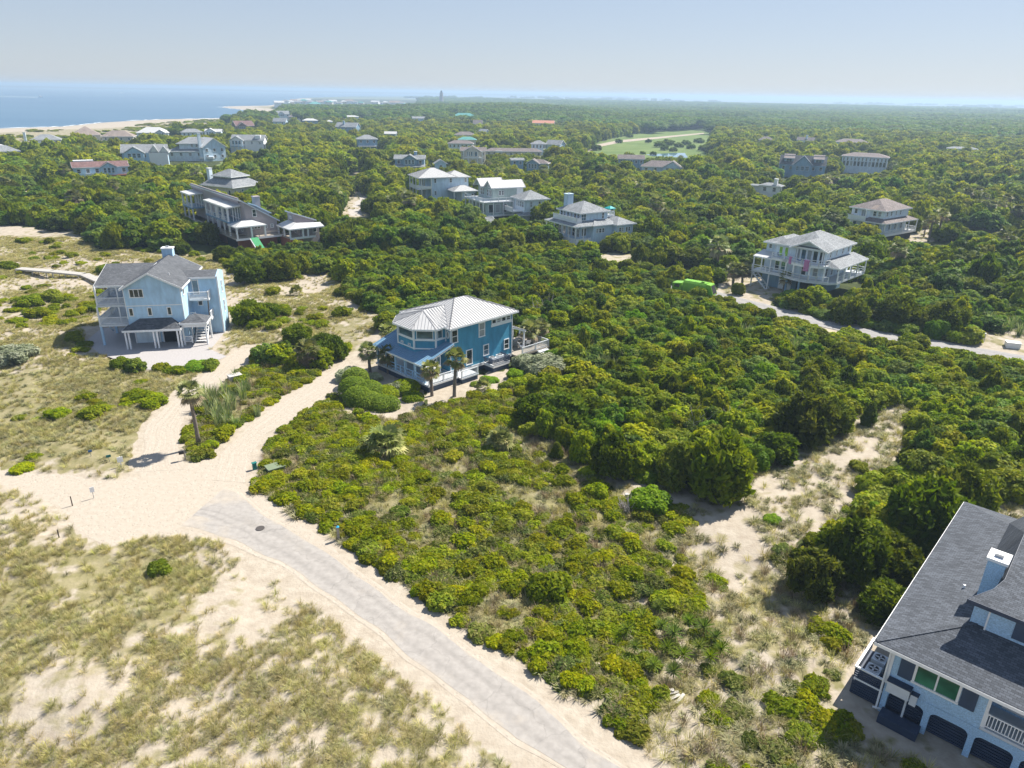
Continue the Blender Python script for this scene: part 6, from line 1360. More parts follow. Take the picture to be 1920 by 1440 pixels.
for (kind, u, v, r, hz, lb) in [
    ('cedar', 1148, 898, 2.0, 1.35, 'round olive cedar at the corner of the thicket beside the open shrub lot'),
    ('cedar', 1342, 932, 3.0, 1.2, 'large dark cedar bulging from the thicket towards the bare sand'),
    ('cedar', 1280, 915, 2.3, 1.2, 'dark cedar pressed against the large one, on its road side'),
    ('cedar', 1505, 826, 3.1, 1.1, 'broad dark cedar with deep shade beneath at the head of the bare sand'),
    ('cedar', 1555, 815, 2.2, 1.1, 'low dark cedar clump at the outer tip of the thicket by the bare sand'),
    ('cedar', 1450, 860, 2.2, .85, 'flat topped cedar between two larger dark ones at the sand edge'),
    ('conifer', 1626, 803, 1.6, 1.0, 'small pointed cedar standing alone in the sand gap'),
    ('cedar', 1726, 1012, 3.0, 1.3, 'big dark cedar right behind the slate roofed house'),
    ('cedar', 1790, 985, 2.6, 1.3, 'tall dark cedar touching the far corner of the slate roof'),
    ('cedar', 1515, 1112, 1.9, 1.25, 'olive cedar nearest the bare sand before the slate roofed house'),
    ('cedar', 1590, 1085, 2.3, 1.25, 'dark cedar between the olive cedar and the big one by the slate roof'),
    ('cedar', 1662, 1075, 2.2, 1.05, 'shadowed cedar close beside the slate roof'),
    ('cedar', 1660, 1150, 1.8, .9, 'low green cedar leaning towards the slate roof eave'),
    ('cedar', 1055, 810, 2.6, 1.1, 'dark cedar mass behind the shrub lot, in line with the palmetto'),
    ('cedar', 1000, 800, 1.9, 1.0, 'dark cedar bush at the thicket corner below the house drive'),
    ('cedar', 470, 608, 2.6, 1.0, 'windblown cedar right beside the light blue house'),
    ('cedar', 505, 595, 1.9, .9, 'feathery green cedar beyond the one beside the light blue house'),
    ('cedar', 558, 642, 2.0, .9, 'spreading low cedar on the dune between the houses'),
    ('cedar', 610, 655, 1.7, .9, 'low cedar at the blue house end of the dune cedars'),
    ('cedar', 470, 532, 3.0, 1.0, 'dark cedar at the seaward end of the thicket behind the light blue house'),
    ('cedar', 530, 525, 3.0, 1.1, 'tall dark cedar next to it along the thicket edge by the dune'),
    ('cedar', 1500, 580, 2.4, 1.0, 'layered cedar in front of the posts of the porch house'),
    ('cedar', 1590, 604, 3.0, 1.0, 'dark cedar overhanging the far road beyond the porch house'),
    ('cedar', 1680, 612, 3.2, .95, 'dark cedar wall along the far road, middle of three'),
    ('cedar', 1770, 624, 3.2, .95, 'dark cedar at the road end of the dark cedar wall, by the grey box')]:
    x, y = A(u, v); put(kind, x, y, r, hz, label=lb, group='cedars')
for (kind, u, v, r, hz, lb) in [
    ('bush', 640, 596, 1.3, 1.1, 'lone round bush on the dune behind the blue house'),
    ('bush', 1032, 1112, 1.45, 1.15, 'round dark bush alone in the middle of the shrub lot'),
    ('bush', 1120, 938, 1.0, 1.2, 'round bush just below the olive cedar'),
    ('bush', 1056, 915, .95, .8, 'small low bush next to the round bush below the olive cedar'),
    ('bright', 1215, 958, 1.9, .95, 'bright green spreading bush in front of the large dark cedar'),
    ('bright', 1212, 905, 1.2, .9, 'smaller green bush above the bright spreading one'),
    ('bush', 1608, 886, .9, .8, 'small green bush alone on the bare sand'),
    ('bright', 1445, 985, .75, .8, 'small bright bush in the middle of the bare sand'),
    ('bush', 300, 1070, .85, .95, 'single dark green bush on the grassy dune beside the road bend'),
    ('conifer', 1043, 868, 1.15, .9, 'narrow bright cone shaped bush in the shrub lot'),
    ('bush', 672, 785, .55, 1.1, 'small round bush at the foot of the clipped hedge'),
    ('silver', 30, 680, 2.6, .8, 'large silvery bush cut by the side of the photograph'),
    ('silver', 1022, 702, 2.9, .85, 'big silver green bush beside the rear deck of the blue house'),
    ('silver', 985, 688, 1.8, .95, 'silver green bush between deck steps and the big silver one'),
    ('silver', 746, 738, 1.45, 1.05, 'round variegated bush in the shade of the porch'),
    ('silver', 658, 712, 1.7, 1.0, 'olive silver bush at the track end of the clipped hedge'),
    ('silver', 700, 712, 1.1, .9, 'small variegated bush between hedge and porch'),
    ('silver', 1605, 512, 1.8, .9, 'flowering pale bush at the porch corner of the balcony house'),
    ('silver', 1080, 458, 1.4, 1.1, 'pale flowering bush below the white deck of the chimney house'),
    ('bright', 917, 716, 1.25, .6, 'clipped green mound in the sand, nearer the blue house steps'),
    ('bright', 893, 722, .8, .6, 'small clipped green mound next to the wider one'),
    ('bright', 968, 712, 1.35, .6, 'clipped green mound at the thicket edge by the blue house'),
    ('bush', 1455, 558, .9, .8, 'small rounded shrub by the porch house drive'),
    ('bush', 75, 590, 1.7, .7, 'yellow green shrub on the dune seaward of the light blue house'),
    ('bush', 100, 565, 1.9, .8, 'broad shrub beside the yellow green one on the dune'),
    ('bush', 55, 575, 1.7, .8, 'shrub at the outer end of the dune shrub clump'),
    ('bush', 205, 512, 1.9, .8, 'shrub hiding the boardwalk end behind the light blue house'),
    ('bush', 14, 508, 1.9, .7, 'low shrub where the boardwalk starts'),
    ('bush', 45, 455, 1.5, .6, 'low dark shrub high on the bare dune'),
    ('bush', 290, 758, 1.5, .7, 'green shrub on the bank of the sandy track, nearer the fork'),
    ('bush', 262, 748, 1.5, .6, 'green shrub on the bank behind the other bank shrub'),
    ('bush', 395, 690, 1.2, .9, 'rounded shrub at the end of the gravel drive'),
    ('bush', 330, 700, 1.2, .7, 'low shrub in the middle of the drive edge'),
    ('bush', 420, 820, 1.1, .9, 'clump of shrub below the lone slender palm'),
    ('bush', 395, 838, .75, .8, 'shrub at the foot of the lone slender palm'),
    ('bush', 362, 846, .55, .8, 'shrub by the mailbox post at the fork')]:
    x, y = A(u, v); put(kind, x, y, r, hz, label=lb, name='bush' if kind != 'conifer' else None)
for k, (u, v, r) in enumerate([(1236, 276, 4.2), (1252, 273, 4.8), (1246, 282, 3.2), (1272, 276, 3.6), (1286, 272, 4.0), (1262, 284, 2.6), (1296, 279, 3.4), (1216, 268, 2.6), (1160, 268, 3.0), (1118, 282, 3.6), (1180, 258, 3.4), (1225, 291, 2.2), (1205, 289, 2.0), (1310, 268, 4.0), (1320, 283, 4.4)]):
    x, y = A(u, v); put('oak', x, y, r, .8, noun='round tree', adj='dark', name='oak_tree', group='trees on the golf rough')
# clipped hedges
def hedge(name, label, pts, rs_, hs, n, leaf, mat):
    c = at(*pts[0]); g = [at(*p) for p in pts]; lm = [(p.x - c.x, p.y - c.y, h * .42, r, h * .6) for p, r, h in zip(g, rs_, hs)]
    o = link(name, crown_mesh(name, lm, n, leaf, mat, 1.2, .3, 44, jit=.6, shell=.05, core=.93)); o.location = (c.x, c.y, tz(c.x, c.y) - .05); tag(o, label, 'hedge')
hedge('hedge', 'large smoothly clipped green hedge curving round the blue house entrance', [(668, 725), (664, 745), (672, 762), (692, 768), (712, 770), (730, 768), (690, 748)], [1.7, 1.8, 1.7, 1.7, 1.6, 1.3, 2.0], [2.6, 2.7, 2.6, 2.3, 2.1, 1.8, 2.4], 16000, .08, LM['bright'])
hedge('hedge', 'dark box shaped hedge beside the far road by the truck', [(1379, 552), (1387, 553)], [.9, .9], [2.2, 2.2], 3500, .08, LM['shrub'])
hedge('hedge', 'dark clipped hedge in the shade under the blue house porch', [(725, 745), (760, 735), (775, 752)], [1.6, 1.8, 1.3], [1.5, 1.6, 1.2], 7000, .08, LM['shrub'])
for (u, v) in [(1175, 1190), (1205, 1165), (1240, 1185), (1262, 1200), (1290, 1178), (1318, 1192), (1340, 1210), (1310, 1225), (1280, 1240), (1250, 1225), (1225, 1258), (1262, 1270), (1190, 1225), (1350, 1232), (1235, 1148), (1330, 1245)]:
    x, y = A(u, v); o = put('yucca', x, y, .95 + (u % 5) * .08, 1, z=tz(x, y) + .45, noun='yucca', adj='spiky', cat='yucca', name='yucca', group='yuccas in the lower shrub lot')
def dead_bush(u, v, s, label):
    x, y = A(u, v); g = random.Random(u); m = MB()
    for k in range(46):
        a = g.uniform(0, 6.28); l = s * g.uniform(.6, 1.3); d = Vector((math.cos(a) * .55, math.sin(a) * .55, g.uniform(.7, 1.2))); p = Vector((g.uniform(-.5, .5) * s, g.uniform(-.5, .5) * s, 0)); q = p + d * l * .6; r = q + (d + Vector((g.uniform(-.6, .6), g.uniform(-.6, .6), g.uniform(-.2, .3)))) * l * .5
        m.tube([p, q, r], [.045, .03, .01], 4)
        e = q + Vector((g.uniform(-.6, .6), g.uniform(-.6, .6), .35)) * l * .5; m.tube([q, e], [.022, .008], 4)
    o = m.build('dead_shrub', DEADW); o.location = (x, y, tz(x, y)); tag(o, label, 'dead shrub')
dead_bush(1285, 812, 2.2, 'bare grey dead shrub standing in the thicket above the large dark cedar'); dead_bush(1160, 820, 2.0, 'two pronged bleached dead branch rising from the thicket edge')
dead_bush(1020, 600, 2.6, 'grey dead shrub in the thicket right behind the blue house roof'); dead_bush(1385, 800, 1.8, 'dead grey twigs between cedars at the thicket centre'); dead_bush(1175, 965, 1.0, 'thin bleached dead stems beside the bright green bush'); dead_bush(1272, 872, 1.7, 'dead grey stems against the flank of the large dark cedar')
dead_bush(468, 610, 1.5, 'grey dead wood under the windblown cedar by the light blue house')

# --- woody cover: thicket shrubs, then tree canopy growing taller with distance
cand = []      # x, y, r, h, kind
HAND = [(o.location.x, o.location.y, max(o.scale[0], 1.0)) for o in COL.objects if o.get('category') in ('tree', 'shrub', 'palmetto', 'palm tree') and o.parent is None]
HX = np.array(HAND)
def collect(x, y, zc, kinds, rlo, rhi, hlo, hhi, rng, need):
    c = zone(x, y); k = np.isin(c, need) & ~blocked(x, y, 1.2)
    for hx, hy, hr in HAND: k &= np.hypot(x - hx, y - hy) > hr * .75 + .5
    x, y = x[k], y[k]; r = rng.uniform(rlo, rhi, len(x)); h = rng.uniform(hlo, hhi, len(x)); kd = rng.choice(len(kinds[0]), len(x), p=kinds[1])
    ok = clear_of_vis(x, y, r, h)
    low = ~ok; h2 = h * .5; r2 = r * .62; ok2 = clear_of_vis(x, y, r2, h2); r = np.where(ok, r, r2); h = np.where(ok, h, h2); ok = ok | ok2
    for i in np.nonzero(ok)[0]: cand.append((x[i], y[i], r[i], h[i], kinds[0][kd[i]]))
x, y = grid_pts(-190, 190, 45, 165, 1.95, RNG)
collect(x, y, 0, (['shrub', 'cedar', 'oak', 'bright'], [.70, .13, .10, .07]), .95, 2.15, 1.5, 3.0, RNG, (4,))
x, y = grid_pts(-190, 190, 100, 165, 3.3, RNG); k = np.hypot(x, y) < 165
collect(x[k], y[k], 0, (['shrub', 'oak', 'cedar'], [.5, .3, .2]), 1.8, 3.2, 2.4, 4.4, RNG, (5,))
x, y = grid_pts(-420, 420, 130, 300, 3.9, RNG); d = np.hypot(x, y); k = d > 160
collect(x[k], y[k], 0, (['oak', 'shrub', 'cedar'], [.56, .28, .16]), 2.4, 4.2, 3.4, 6.2, RNG, (5, 4))
x, y = grid_pts(-800, 800, 260, 760, 5.6, RNG); d = np.hypot(x, y); k = (d > 299) & (d < 760)
collect(x[k], y[k], 0, (['oak', 'cedar', 'shrub'], [.8, .1, .1]), 3.6, 6.0, 5.0, 8.6, RNG, (5,))
xs = np.array(cand, dtype=object); X = xs[:, 0].astype(float); Y = xs[:, 1].astype(float); RR = xs[:, 2].astype(float); HH = xs[:, 3].astype(float); KK = xs[:, 4]
u, v, f = px(X, Y, HH); size = RR * HH * (FPX / f) ** 2; vis = (u > -10) & (u < 1930) & (v > 150) & (v < 1450)
LIMIT = {'shrub': 285, 'cedar': 190, 'oak': 285, 'bright': 30}
ADJ = {'shrub': 'yellow green', 'cedar': 'dark feathery', 'oak': 'deep green rounded', 'bright': 'bright green'}
rest = np.ones(len(X), bool); zT = terrain(X, Y)
for kd, lim in LIMIT.items():
    idx = np.nonzero((KK == kd) & vis)[0]; idx = idx[np.argsort(-size[idx])][:lim]; rest[idx] = False
    for i in idx:
        pr = PRO[kd][0]; zt = {'shrub': 1.35, 'cedar': 1.45, 'oak': 1.25, 'bright': .95}[kd]
        put(kd, X[i], Y[i], RR[i], HH[i] / (RR[i] * zt), z=zT[i] - .1, noun={'shrub': 'shrub', 'cedar': 'cedar', 'oak': 'oak', 'bright': 'shrub'}[kd], adj=ADJ[kd], name='bush' if kd == 'bright' else None, group={'shrub': 'shrubs of the thicket', 'cedar': 'cedars', 'oak': 'oaks of the wood', 'bright': 'bright shrubs of the thicket'}[kd])
pool = PRO['shrub'] + PRO['cedar'] + PRO['oak'] + PRO['bright']; off = {'shrub': 0, 'cedar': 6, 'oak': 10, 'bright': 15}; cnt = {'shrub': 6, 'cedar': 4, 'oak': 5, 'bright': 2}; zt = {'shrub': 1.35, 'cedar': 1.45, 'oak': 1.25, 'bright': .95}
I = np.nonzero(rest)[0]; pick = np.array([off[KK[i]] + RNG.integers(cnt[KK[i]]) for i in I])
scatter('woodland', pool, np.stack([X[I], Y[I], zT[I] - .1], -1), np.stack([np.zeros(len(I)), np.zeros(len(I)), RNG.uniform(0, 6.28, len(I))], -1), np.stack([RR[I], RR[I], np.array([HH[i] / zt[KK[i]] for i in I])], -1), pick)
# palms standing among the trees
x, y = grid_pts(-330, 330, 150, 420, 15, RNG); k = np.isin(zone(x, y), (5,)) & ~blocked(x, y, 3) & in_view(x, y, 1); x, y = x[k], y[k]; u, v, f = px(x, y, 0.0)
k = clear_of_vis(x, y, np.full(len(x), 1.6), np.full(len(x), 6.0)) & (RNG.random(len(x)) < np.where((u > 560) & (u < 1100), .6, .4)); x, y = x[k], y[k]
o_ = np.argsort(np.hypot(x, y))[:150]
for i in o_: put_palm(x[i], y[i], RNG.uniform(4.6, 6.6), RNG.uniform(1.25, 1.7), group='palms among the trees')
# far canopy
x, y = grid_pts(-2200, 3200, 500, 3700, 17, RNG); d = np.hypot(x, y); c = zone(x, y); k = (d > 745) & (c == 5) & (d < 3350 + 500 * x / (y + 1) + 220 * (vnoise(x / 300, y / 300, 5) - .5)) & ~blocked(x, y, 8)
x, y, d = x[k], y[k], d[k]; k = clear_of_vis(x, y, np.full(len(x), 11.0), np.full(len(x), 8.5)); x, y, d = x[k], y[k], d[k]
s = RNG.uniform(.85, 1.15, len(x)); hz = (.75 + .6 * fbm(x / 160, y / 160, 11, 3)) * np.where(d > 2300, 1.15, 1)
hill = 7 * np.exp(-(((x + 30) / 170) ** 2 + ((y - 1250) / 350) ** 2))
scatter('far_woods', PRO['patch'], np.stack([x, y, hill - .3], -1), np.stack([np.zeros(len(x)), np.zeros(len(x)), RNG.uniform(0, 6.28, len(x))], -1), np.stack([s, s, s * hz], -1), RNG.integers(0, 3, len(x)))
# tree lines out in the marsh
pts = []
for (u0, u1, dist, wd) in ((770, 930, 3900, 40), (1010, 1330, 4600, 120), (1740, 1860, 4300, 150), (1500, 1920, 5600, 160), (1100, 1250, 6500, 160), (940, 1180, 5200, 60)):
    for k in range(int((u1 - u0) * dist / FPX / 26)):
        uu = RNG.uniform(u0, u1); dd = dist + RNG.uniform(-wd, wd); pts.append(((uu - 960) / FPX * dd * 1.0, dd, -1))
P_ = np.array(pts); s = RNG.uniform(.9, 1.4, len(P_))
scatter('marsh_woods', PRO['patch'], P_, np.stack([np.zeros(len(P_)), np.zeros(len(P_)), RNG.uniform(0, 6.28, len(P_))], -1), np.stack([s, s, s * RNG.uniform(.9, 1.5, len(P_))], -1), RNG.integers(0, 3, len(P_)))

# --- low cover
def layer(name, kinds, zones_, spacing, box, prob, slo, shi, rng, maxd=400, zs=(.8, 1.2), sink=.03):
    x, y = grid_pts(*box, spacing, rng); k = (np.hypot(x, y) < maxd) & np.isin(zone(x, y), zones_) & ~blocked(x, y, -.3); x, y = x[k], y[k]
    if 'low' in kinds:
        k = np.ones(len(x), bool)
        for hx, hy, hr in HAND: k &= np.hypot(x - hx, y - hy) > hr * .8
        x, y = x[k], y[k]
    k = rng.random(len(x)) < prob(x, y); x, y = x[k], y[k]; n = len(x); s = rng.uniform(slo, shi, n); pool = sum([PRO[q] for q in kinds], [])
    scatter(name, pool, np.stack([x, y, terrain(x, y) - sink], -1), np.stack([rng.normal(0, .08, n), rng.normal(0, .08, n), rng.uniform(0, 6.28, n)], -1), np.stack([s, s, s * rng.uniform(*zs, n)], -1), rng.integers(0, len(pool), n)); return n
NB = (-135, 75, 18, 170)
patchy = lambda x, y, s, sd, lo, hi: np.clip((fbm(x / s, y / s, sd, 4) - lo) / (hi - lo), 0, 1)
edge3 = lambda x, y: np.where(x < -28, 1.0, 1.0)
def p_low(x, y):
    u, v, f = px(x, y, 0.0); a = patchy(x, y, 5.5, 31, .34, .52) * (.68 + .32 * patchy(x, y, 1.8, 34, .35, .55))
    openp = np.clip((u - 900) / 350, 0, 1) * np.clip((v - 740) / 120, 0, 1); sp_ = np.clip((u - 1150) / 120, 0, 1) * np.clip((v - 960) / 80, 0, 1); sp_ = np.maximum(sp_, np.clip((v - 1230) / 60, 0, 1) * np.clip((u - 1080) / 60, 0, 1)); b_ = patchy(x, y, 3.2, 33, .42, .54)
    return np.clip(a * (1 - .5 * openp) + .12 * (1 - openp), 0, 1) * .95 * (1 - sp_ * (1 - 1.0 * b_))
layer('low_shrub_cover', ['low', 'low2'], (3,), .66, NB, p_low, .4, 1.0, RNG, sink=.08)
layer('low_shrub_scrub', ['low', 'bush'], (2, 1), 2.3, NB, lambda x, y: np.where(y > 55, patchy(x, y, 12, 41, .50, .60) * .8, 0) * np.where(px(x, y, 0.0)[1] < 540, .22, 1), .6, 1.3, RNG, zs=(.6, .9))
layer('dune_grass', ['grass'], (1,), .29, NB, lambda x, y: (.10 + .9 * patchy(x, y, 6.5, 51, .40, .60)) * (.22 + .78 * patchy(x, y, 1.3, 52, .36, .58)) * .95, .45, .9, RNG)
layer('bank_grass', ['grass', 'grass', 'greygrass'], (2,), .34, NB, lambda x, y: (.12 + .88 * patchy(x, y, 7, 55, .30, .50)) * (.4 + .6 * patchy(x, y, 1.6, 56, .3, .55)) * .95, .5, 1.05, RNG)
layer('lot_grass', ['grass', 'greygrass', 'grass', 'brush'], (3,), .50, NB, lambda x, y: .55 + .3 * patchy(x, y, 4, 61, .4, .6), .6, 1.2, RNG)
layer('sand_tufts', ['greygrass', 'grass', 'greygrass'], (7,), .60, NB, lambda x, y: patchy(x, y, 2.2, 71, .38, .58) * .8, .6, 1.35, RNG)
layer('understory', ['low', 'bush'], (4,), 1.7, NB, lambda x, y: .75 + 0 * x, .8, 1.5, RNG, zs=(.9, 1.3))
layer('clearing_grass', ['grass', 'greygrass'], (6,), 1.6, (-150, 190, 80, 260), lambda x, y: .5 * patchy(x, y, 6, 81, .42, .62), .8, 1.5, RNG, 260)
layer('dune_strip_scrub', ['low', 'greygrass'], (8,), 6.0, (-800, -50, 300, 1200), lambda x, y: .75 * patchy(x, y, 40, 85, .4, .6), 1.8, 4.0, RNG, 1300, (.4, .6))
for (u, v) in [(1100, 668), (1118, 675), (1090, 690), (1400 - 35, 640), (1378, 632), (1180, 640), (1500, 660), (1895, 622), (1870, 618), (1905, 632), (420, 770), (400, 785), (385, 800), (410, 755), (432, 742), (1195, 505), (1205, 690), (1130, 690)]:
    x, y = A(u, v)
    for k in range(5): cand.append((x + RNG.normal() * 1.4, y + RNG.normal() * 1.4, 0, 0, 'cane'))
cp_ = np.array([(c[0], c[1], 0) for c in cand if c[4] == 'cane'], float); n = len(cp_); cp_[:, 2] = terrain(cp_[:, 0], cp_[:, 1]); s = RNG.uniform(1.0, 1.7, n)
scatter('cane_clumps', PRO['cane'], cp_, np.stack([np.zeros(n), np.zeros(n), RNG.uniform(0, 6.28, n)], -1), np.stack([s, s, s], -1), RNG.integers(0, 2, n))
# ------------------------------------------------------------------ the truck and small things
def pos(u, v, z=None):
    p = at(u, v); return (p.x, p.y, tz(p.x, p.y) if z is None else z)
def truck():
    a, b = at(1337, 562), at(1262, 549); d = b - a; L_ = d.length; ang = math.atan2(d.y, d.x)
    o = empty('garbage_truck', (a.x, a.y, .05), ang, 'lime green garbage truck on the far road, half hidden behind thicket', 'truck')
    L_ = 8.6
    sec = [(-1.2, 1.0), (-1.25, 2.0), (-1.15, 2.9), (-.8, 3.3), (.8, 3.3), (1.15, 2.9), (1.25, 2.0), (1.2, 1.0)]
    n = len(sec); vs = []
    for x, k, dz in ((1.4, 1, 0), (6.2, 1, 0)): vs += [(x, y * k, z + dz) for y, z in sec]
    m = MB().add(vs, [tuple(range(n))[::-1] if False else tuple(range(n)), tuple(range(n, 2 * n))[::-1]] + [(i, n + i, n + (i + 1) % n, (i + 1) % n) for i in range(n)]); m.build('body', LIME, o)
    g = MB()
    for x in (1.45, 2.6, 3.8, 5.0, 6.1):
        for s in (-1, 1): g.beam((x, s * 1.27, 1.0), (x, s * 1.2, 2.9), .1, .07)
        g.beam((x, -.8, 3.33), (x, .8, 3.33), .1, .06)
    g.build('body_ribs', LIME, o)
    h = MB().add([(1.38, -1.2, .9), (1.38, 1.2, .9), (1.38, 1.1, 3.2), (1.38, -1.1, 3.2), (-.2, -1.2, .9), (-.2, 1.2, .9), (-.2, 1.15, 1.3), (-.2, -1.15, 1.3), (.5, 1.1, 3.1), (.5, -1.1, 3.1)], [(0, 1, 2, 3), (0, 4, 5, 1), (4, 7, 6, 5), (7, 9, 8, 6), (9, 3, 2, 8), (0, 3, 9, 7, 4), (1, 5, 6, 8, 2)]).build('hopper', LIME, o)
    MB().add([(-.19, -.95, 1.35), (-.19, .95, 1.35), (.44, .95, 2.95), (.44, -.95, 2.95), (-.23, -.95, 1.35), (-.23, .95, 1.35), (.40, .95, 2.95), (.40, -.95, 2.95)], [(0, 1, 2, 3), (4, 7, 6, 5), (0, 4, 5, 1), (1, 5, 6, 2), (2, 6, 7, 3), (3, 7, 4, 0)]).build('hopper_opening', DARK, h)
    MB().prism([(6.5, -1.15), (8.5, -1.15), (8.5, 1.15), (6.5, 1.15)], .8, [2.7, 2.5, 2.5, 2.7]).build('cab', LIME, o); MB().box(8.42, 8.54, -1.0, 1.0, 1.6, 2.35).build('windscreen', GLASS, o)
    for s in (-1, 1): MB().box(6.9, 8.0, s * 1.15 - .03, s * 1.15 + .03, 1.7, 2.35).build('side_window', GLASS, o)
    MB().box(-.1, 8.4, -.5, .5, .5, .9).build('chassis', BLACK, o)
    for x in (1.9, 3.2, 7.4):
        for s in (-1, 1):
            w_ = MB().tube([(x, s * .78, .52), (x, s * 1.15, .52)], [.52, .52], 18).build('wheel', BLACK, o); MB().tube([(x, s * 1.1, .52), (x, s * 1.18, .52)], [.26, .24], 12).build('rim', STEEL, w_)
    for s in (-1, 1): MB().box(-.26, -.2, s * 1.0 - .1, s * 1.0 + .1, 1.0, 1.2).build('tail_light', plain('tail_light_red' + str(s), (.5, .03, .02), .3), o)
    MB().box(2.0, 2.6, .2, .6, 3.3, 3.55).build('roof_box', LIME, o); o.scale = (.9, .9, .86)
truck()
def post_sign(name, label, cat, u, v, h, board, bmat, pmat=WHITE, t=.09, cap=None):
    x, y, z = pos(u, v); o = empty(name, (x, y, z), math.atan2(-x, y), label, cat)
    MB().box(-t / 2, t / 2, -t / 2, t / 2, -.2, h).build('post', pmat, o)
    if board: bw, bh = board; MB().box(-bw / 2, bw / 2, -t / 2 - .03, -t / 2, h - bh, h).build('board', bmat, o)
    if cap: MB().add([(-.12, -.12, h), (.12, -.12, h), (.12, .12, h), (-.12, .12, h), (0, 0, h + .14)], [(3, 2, 1, 0), (0, 1, 4), (1, 2, 4), (2, 3, 4), (3, 0, 4)]).build('cap', cap, o)
    return o
post_sign('sign_post', 'small white sign on a thin post at the edge of the turnaround', 'sign', 176, 934, 1.15, (.34, .5), WHITE, STEEL, .06)
post_sign('sign_post', 'white notice board on a post in the grass above the turnaround', 'sign', 228, 876, 1.1, (.5, .55), WHITE)
post_sign('sign_post', 'little green sign on a stake beside the white notice board', 'sign', 206, 868, .8, (.42, .26), DULLTEAL, STEEL, .05)
post_sign('sign_post', 'tiny blue marker sign in the grass left along from the green one', 'sign', 172, 860, .7, (.34, .22), CHAIRB, STEEL, .05)
post_sign('marker_post', 'wooden post with bright blue cap beside the paved road', 'post', 635, 1012, 1.25, None, None, WOOD, .22, plain('blue_cap', (.04, .42, .72), .4))
post_sign('marker_post', 'short dark stake upright in dune grass near the white thin sign', 'post', 136, 948, .95, None, None, BARK, .09)
post_sign('marker_post', 'short dark stake low in bare sand by the grassy dune', 'post', 111, 1008, .75, None, None, BARK, .09)
x, y, z = pos(349, 862); o = empty('mailbox', (x, y, z), math.atan2(-x, y), 'leaning grey post with a dark box at the fork of the tracks', 'mailbox')
MB().beam((0, 0, -.2), (-.12, 0, 1.15), .14).build('post', WOOD, o); MB().box(-.55, -.1, -.15, .15, .75, 1.05).build('box', BLACK, o); MB().box(-.56, -.5, -.08, .08, .82, .98).build('reflector', plain('red_reflector', (.5, .03, .02), .4), o)
def pad(u, v, s, name, label, mat, h=.35, cat='utility box'):
    x, y, z = pos(u, v); o = empty(name, (x, y, z), math.atan2(-x, y) + .3, label, cat)
    MB().box(-s, s, -s * .7, s * .7, -.1, h).build('casing', mat, o); MB().box(-s - .05, s + .05, -s * .7 - .05, s * .7 + .05, h, h + .06).build('lid', mat, o)
GREENP = plain('pale_green_box_paint', (.17, .21, .13), .7)
pad(517, 884, .8, 'utility_box', 'flat pale green utility box among shrubs by the road fork', GREENP, .6); pad(478, 880, .18, 'utility_post', 'small teal utility post at the shrub edge of the fork', DULLTEAL, .7)
pad(441, 713, .75, 'utility_box', 'pale grey utility box on the shrubby bank between the tracks', CONC, .7)
pad(1897, 652, .9, 'utility_box', 'long white utility box beside the far road near the reeds', WHITE, .75); pad(1840, 642, .3, 'utility_post', 'grey and teal utility post by the far road', STEEL, 1.2); pad(1554, 587, .45, 'utility_box', 'small white box at the verge of the far road', WHITE, .6)
pad(1175, 936, .16, 'survey_marker', 'tiny pale marker near the bright green bush', CONC, .3, 'marker')
x, y, z = pos(488, 991); tag(MB().tube([(0, 0, 0), (0, 0, .012)], [.36, .36], 20).build('manhole_cover', plain('dark_iron', (.09, .08, .075), .7, .4)), 'dark round manhole cover in the worn asphalt', 'manhole cover').location = (x, y, .038)
for k, (u, v, a, l) in enumerate([(1255, 1300, .3, 1.3), (1262, 1310, .55, 1.1), (1275, 1313, .9, 1.0), (1250, 1296, .1, .9)]):
    x, y, z = pos(u, v); o = MB().box(-l / 2, l / 2, -.09, .09, 0, .05).build('plank', WOODG); o.location = (x, y, z + .08 + .04 * k); o.rotation_euler = (.05 * k, .04, a)
    tag(o, ['longest grey plank of the loose boards in the sand by the yuccas', 'middle grey plank of the loose boards by the yuccas', 'steeply turned grey plank of the loose boards by the yuccas', 'short outer grey plank of the loose boards by the yuccas'][k], 'plank', 'loose boards')
# boardwalk over the dune
bp = [at(u, v) for u, v in ((36, 512), (100, 517), (160, 523), (190, 536), (205, 546))]
o = empty('boardwalk', (bp[0].x, bp[0].y, 0), 0, 'weathered wooden boardwalk crossing the dune behind the light blue house', 'boardwalk'); pr = MB(); n = 0; base = bp[0]; plank = None
bm_ = MB()
for p, q in zip(bp[:-1], bp[1:]):
    d = q - p; L_ = d.length; ang = math.atan2(d.y, d.x)
    for s in (-.75, .75):
        off = Vector((-math.sin(ang), math.cos(ang), 0)) * s; bm_.beam(p - base + off + Vector((0, 0, .8)), q - base + off + Vector((0, 0, .8)), .1, .22)
        for t in (.1, .5, .9): c = p.lerp(q, t) - base + off; bm_.box(c.x - .07, c.x + .07, c.y - .07, c.y + .07, -.3, .75)
    for k in range(int(L_ / .42)):
        c = p + d * ((k + .5) * .42 / L_) - base
        if plank is None: plank = MB().box(-.19, .19, -.85, .85, 0, .05).mesh('plank', WOODG)
        if n < 150: e = link('plank', plank, o); e.location = (c.x, c.y, .93 + (k % 3) * .006); e.rotation_euler = (0, 0, ang); n += 1
bm_.build('frame', WOODG, o)
# garden ramp beside the light blue house, low fence rails
x, y, z = pos(418, 640); o = link('path_edging', MB().beam((0, 0, .05), (2.2, 9.0, .05), .18, .18).mesh('path_edging', WOODG)); o.location = (x, y, z); tag(o, 'low timber edging along the sand path beside the light blue house', 'edging')
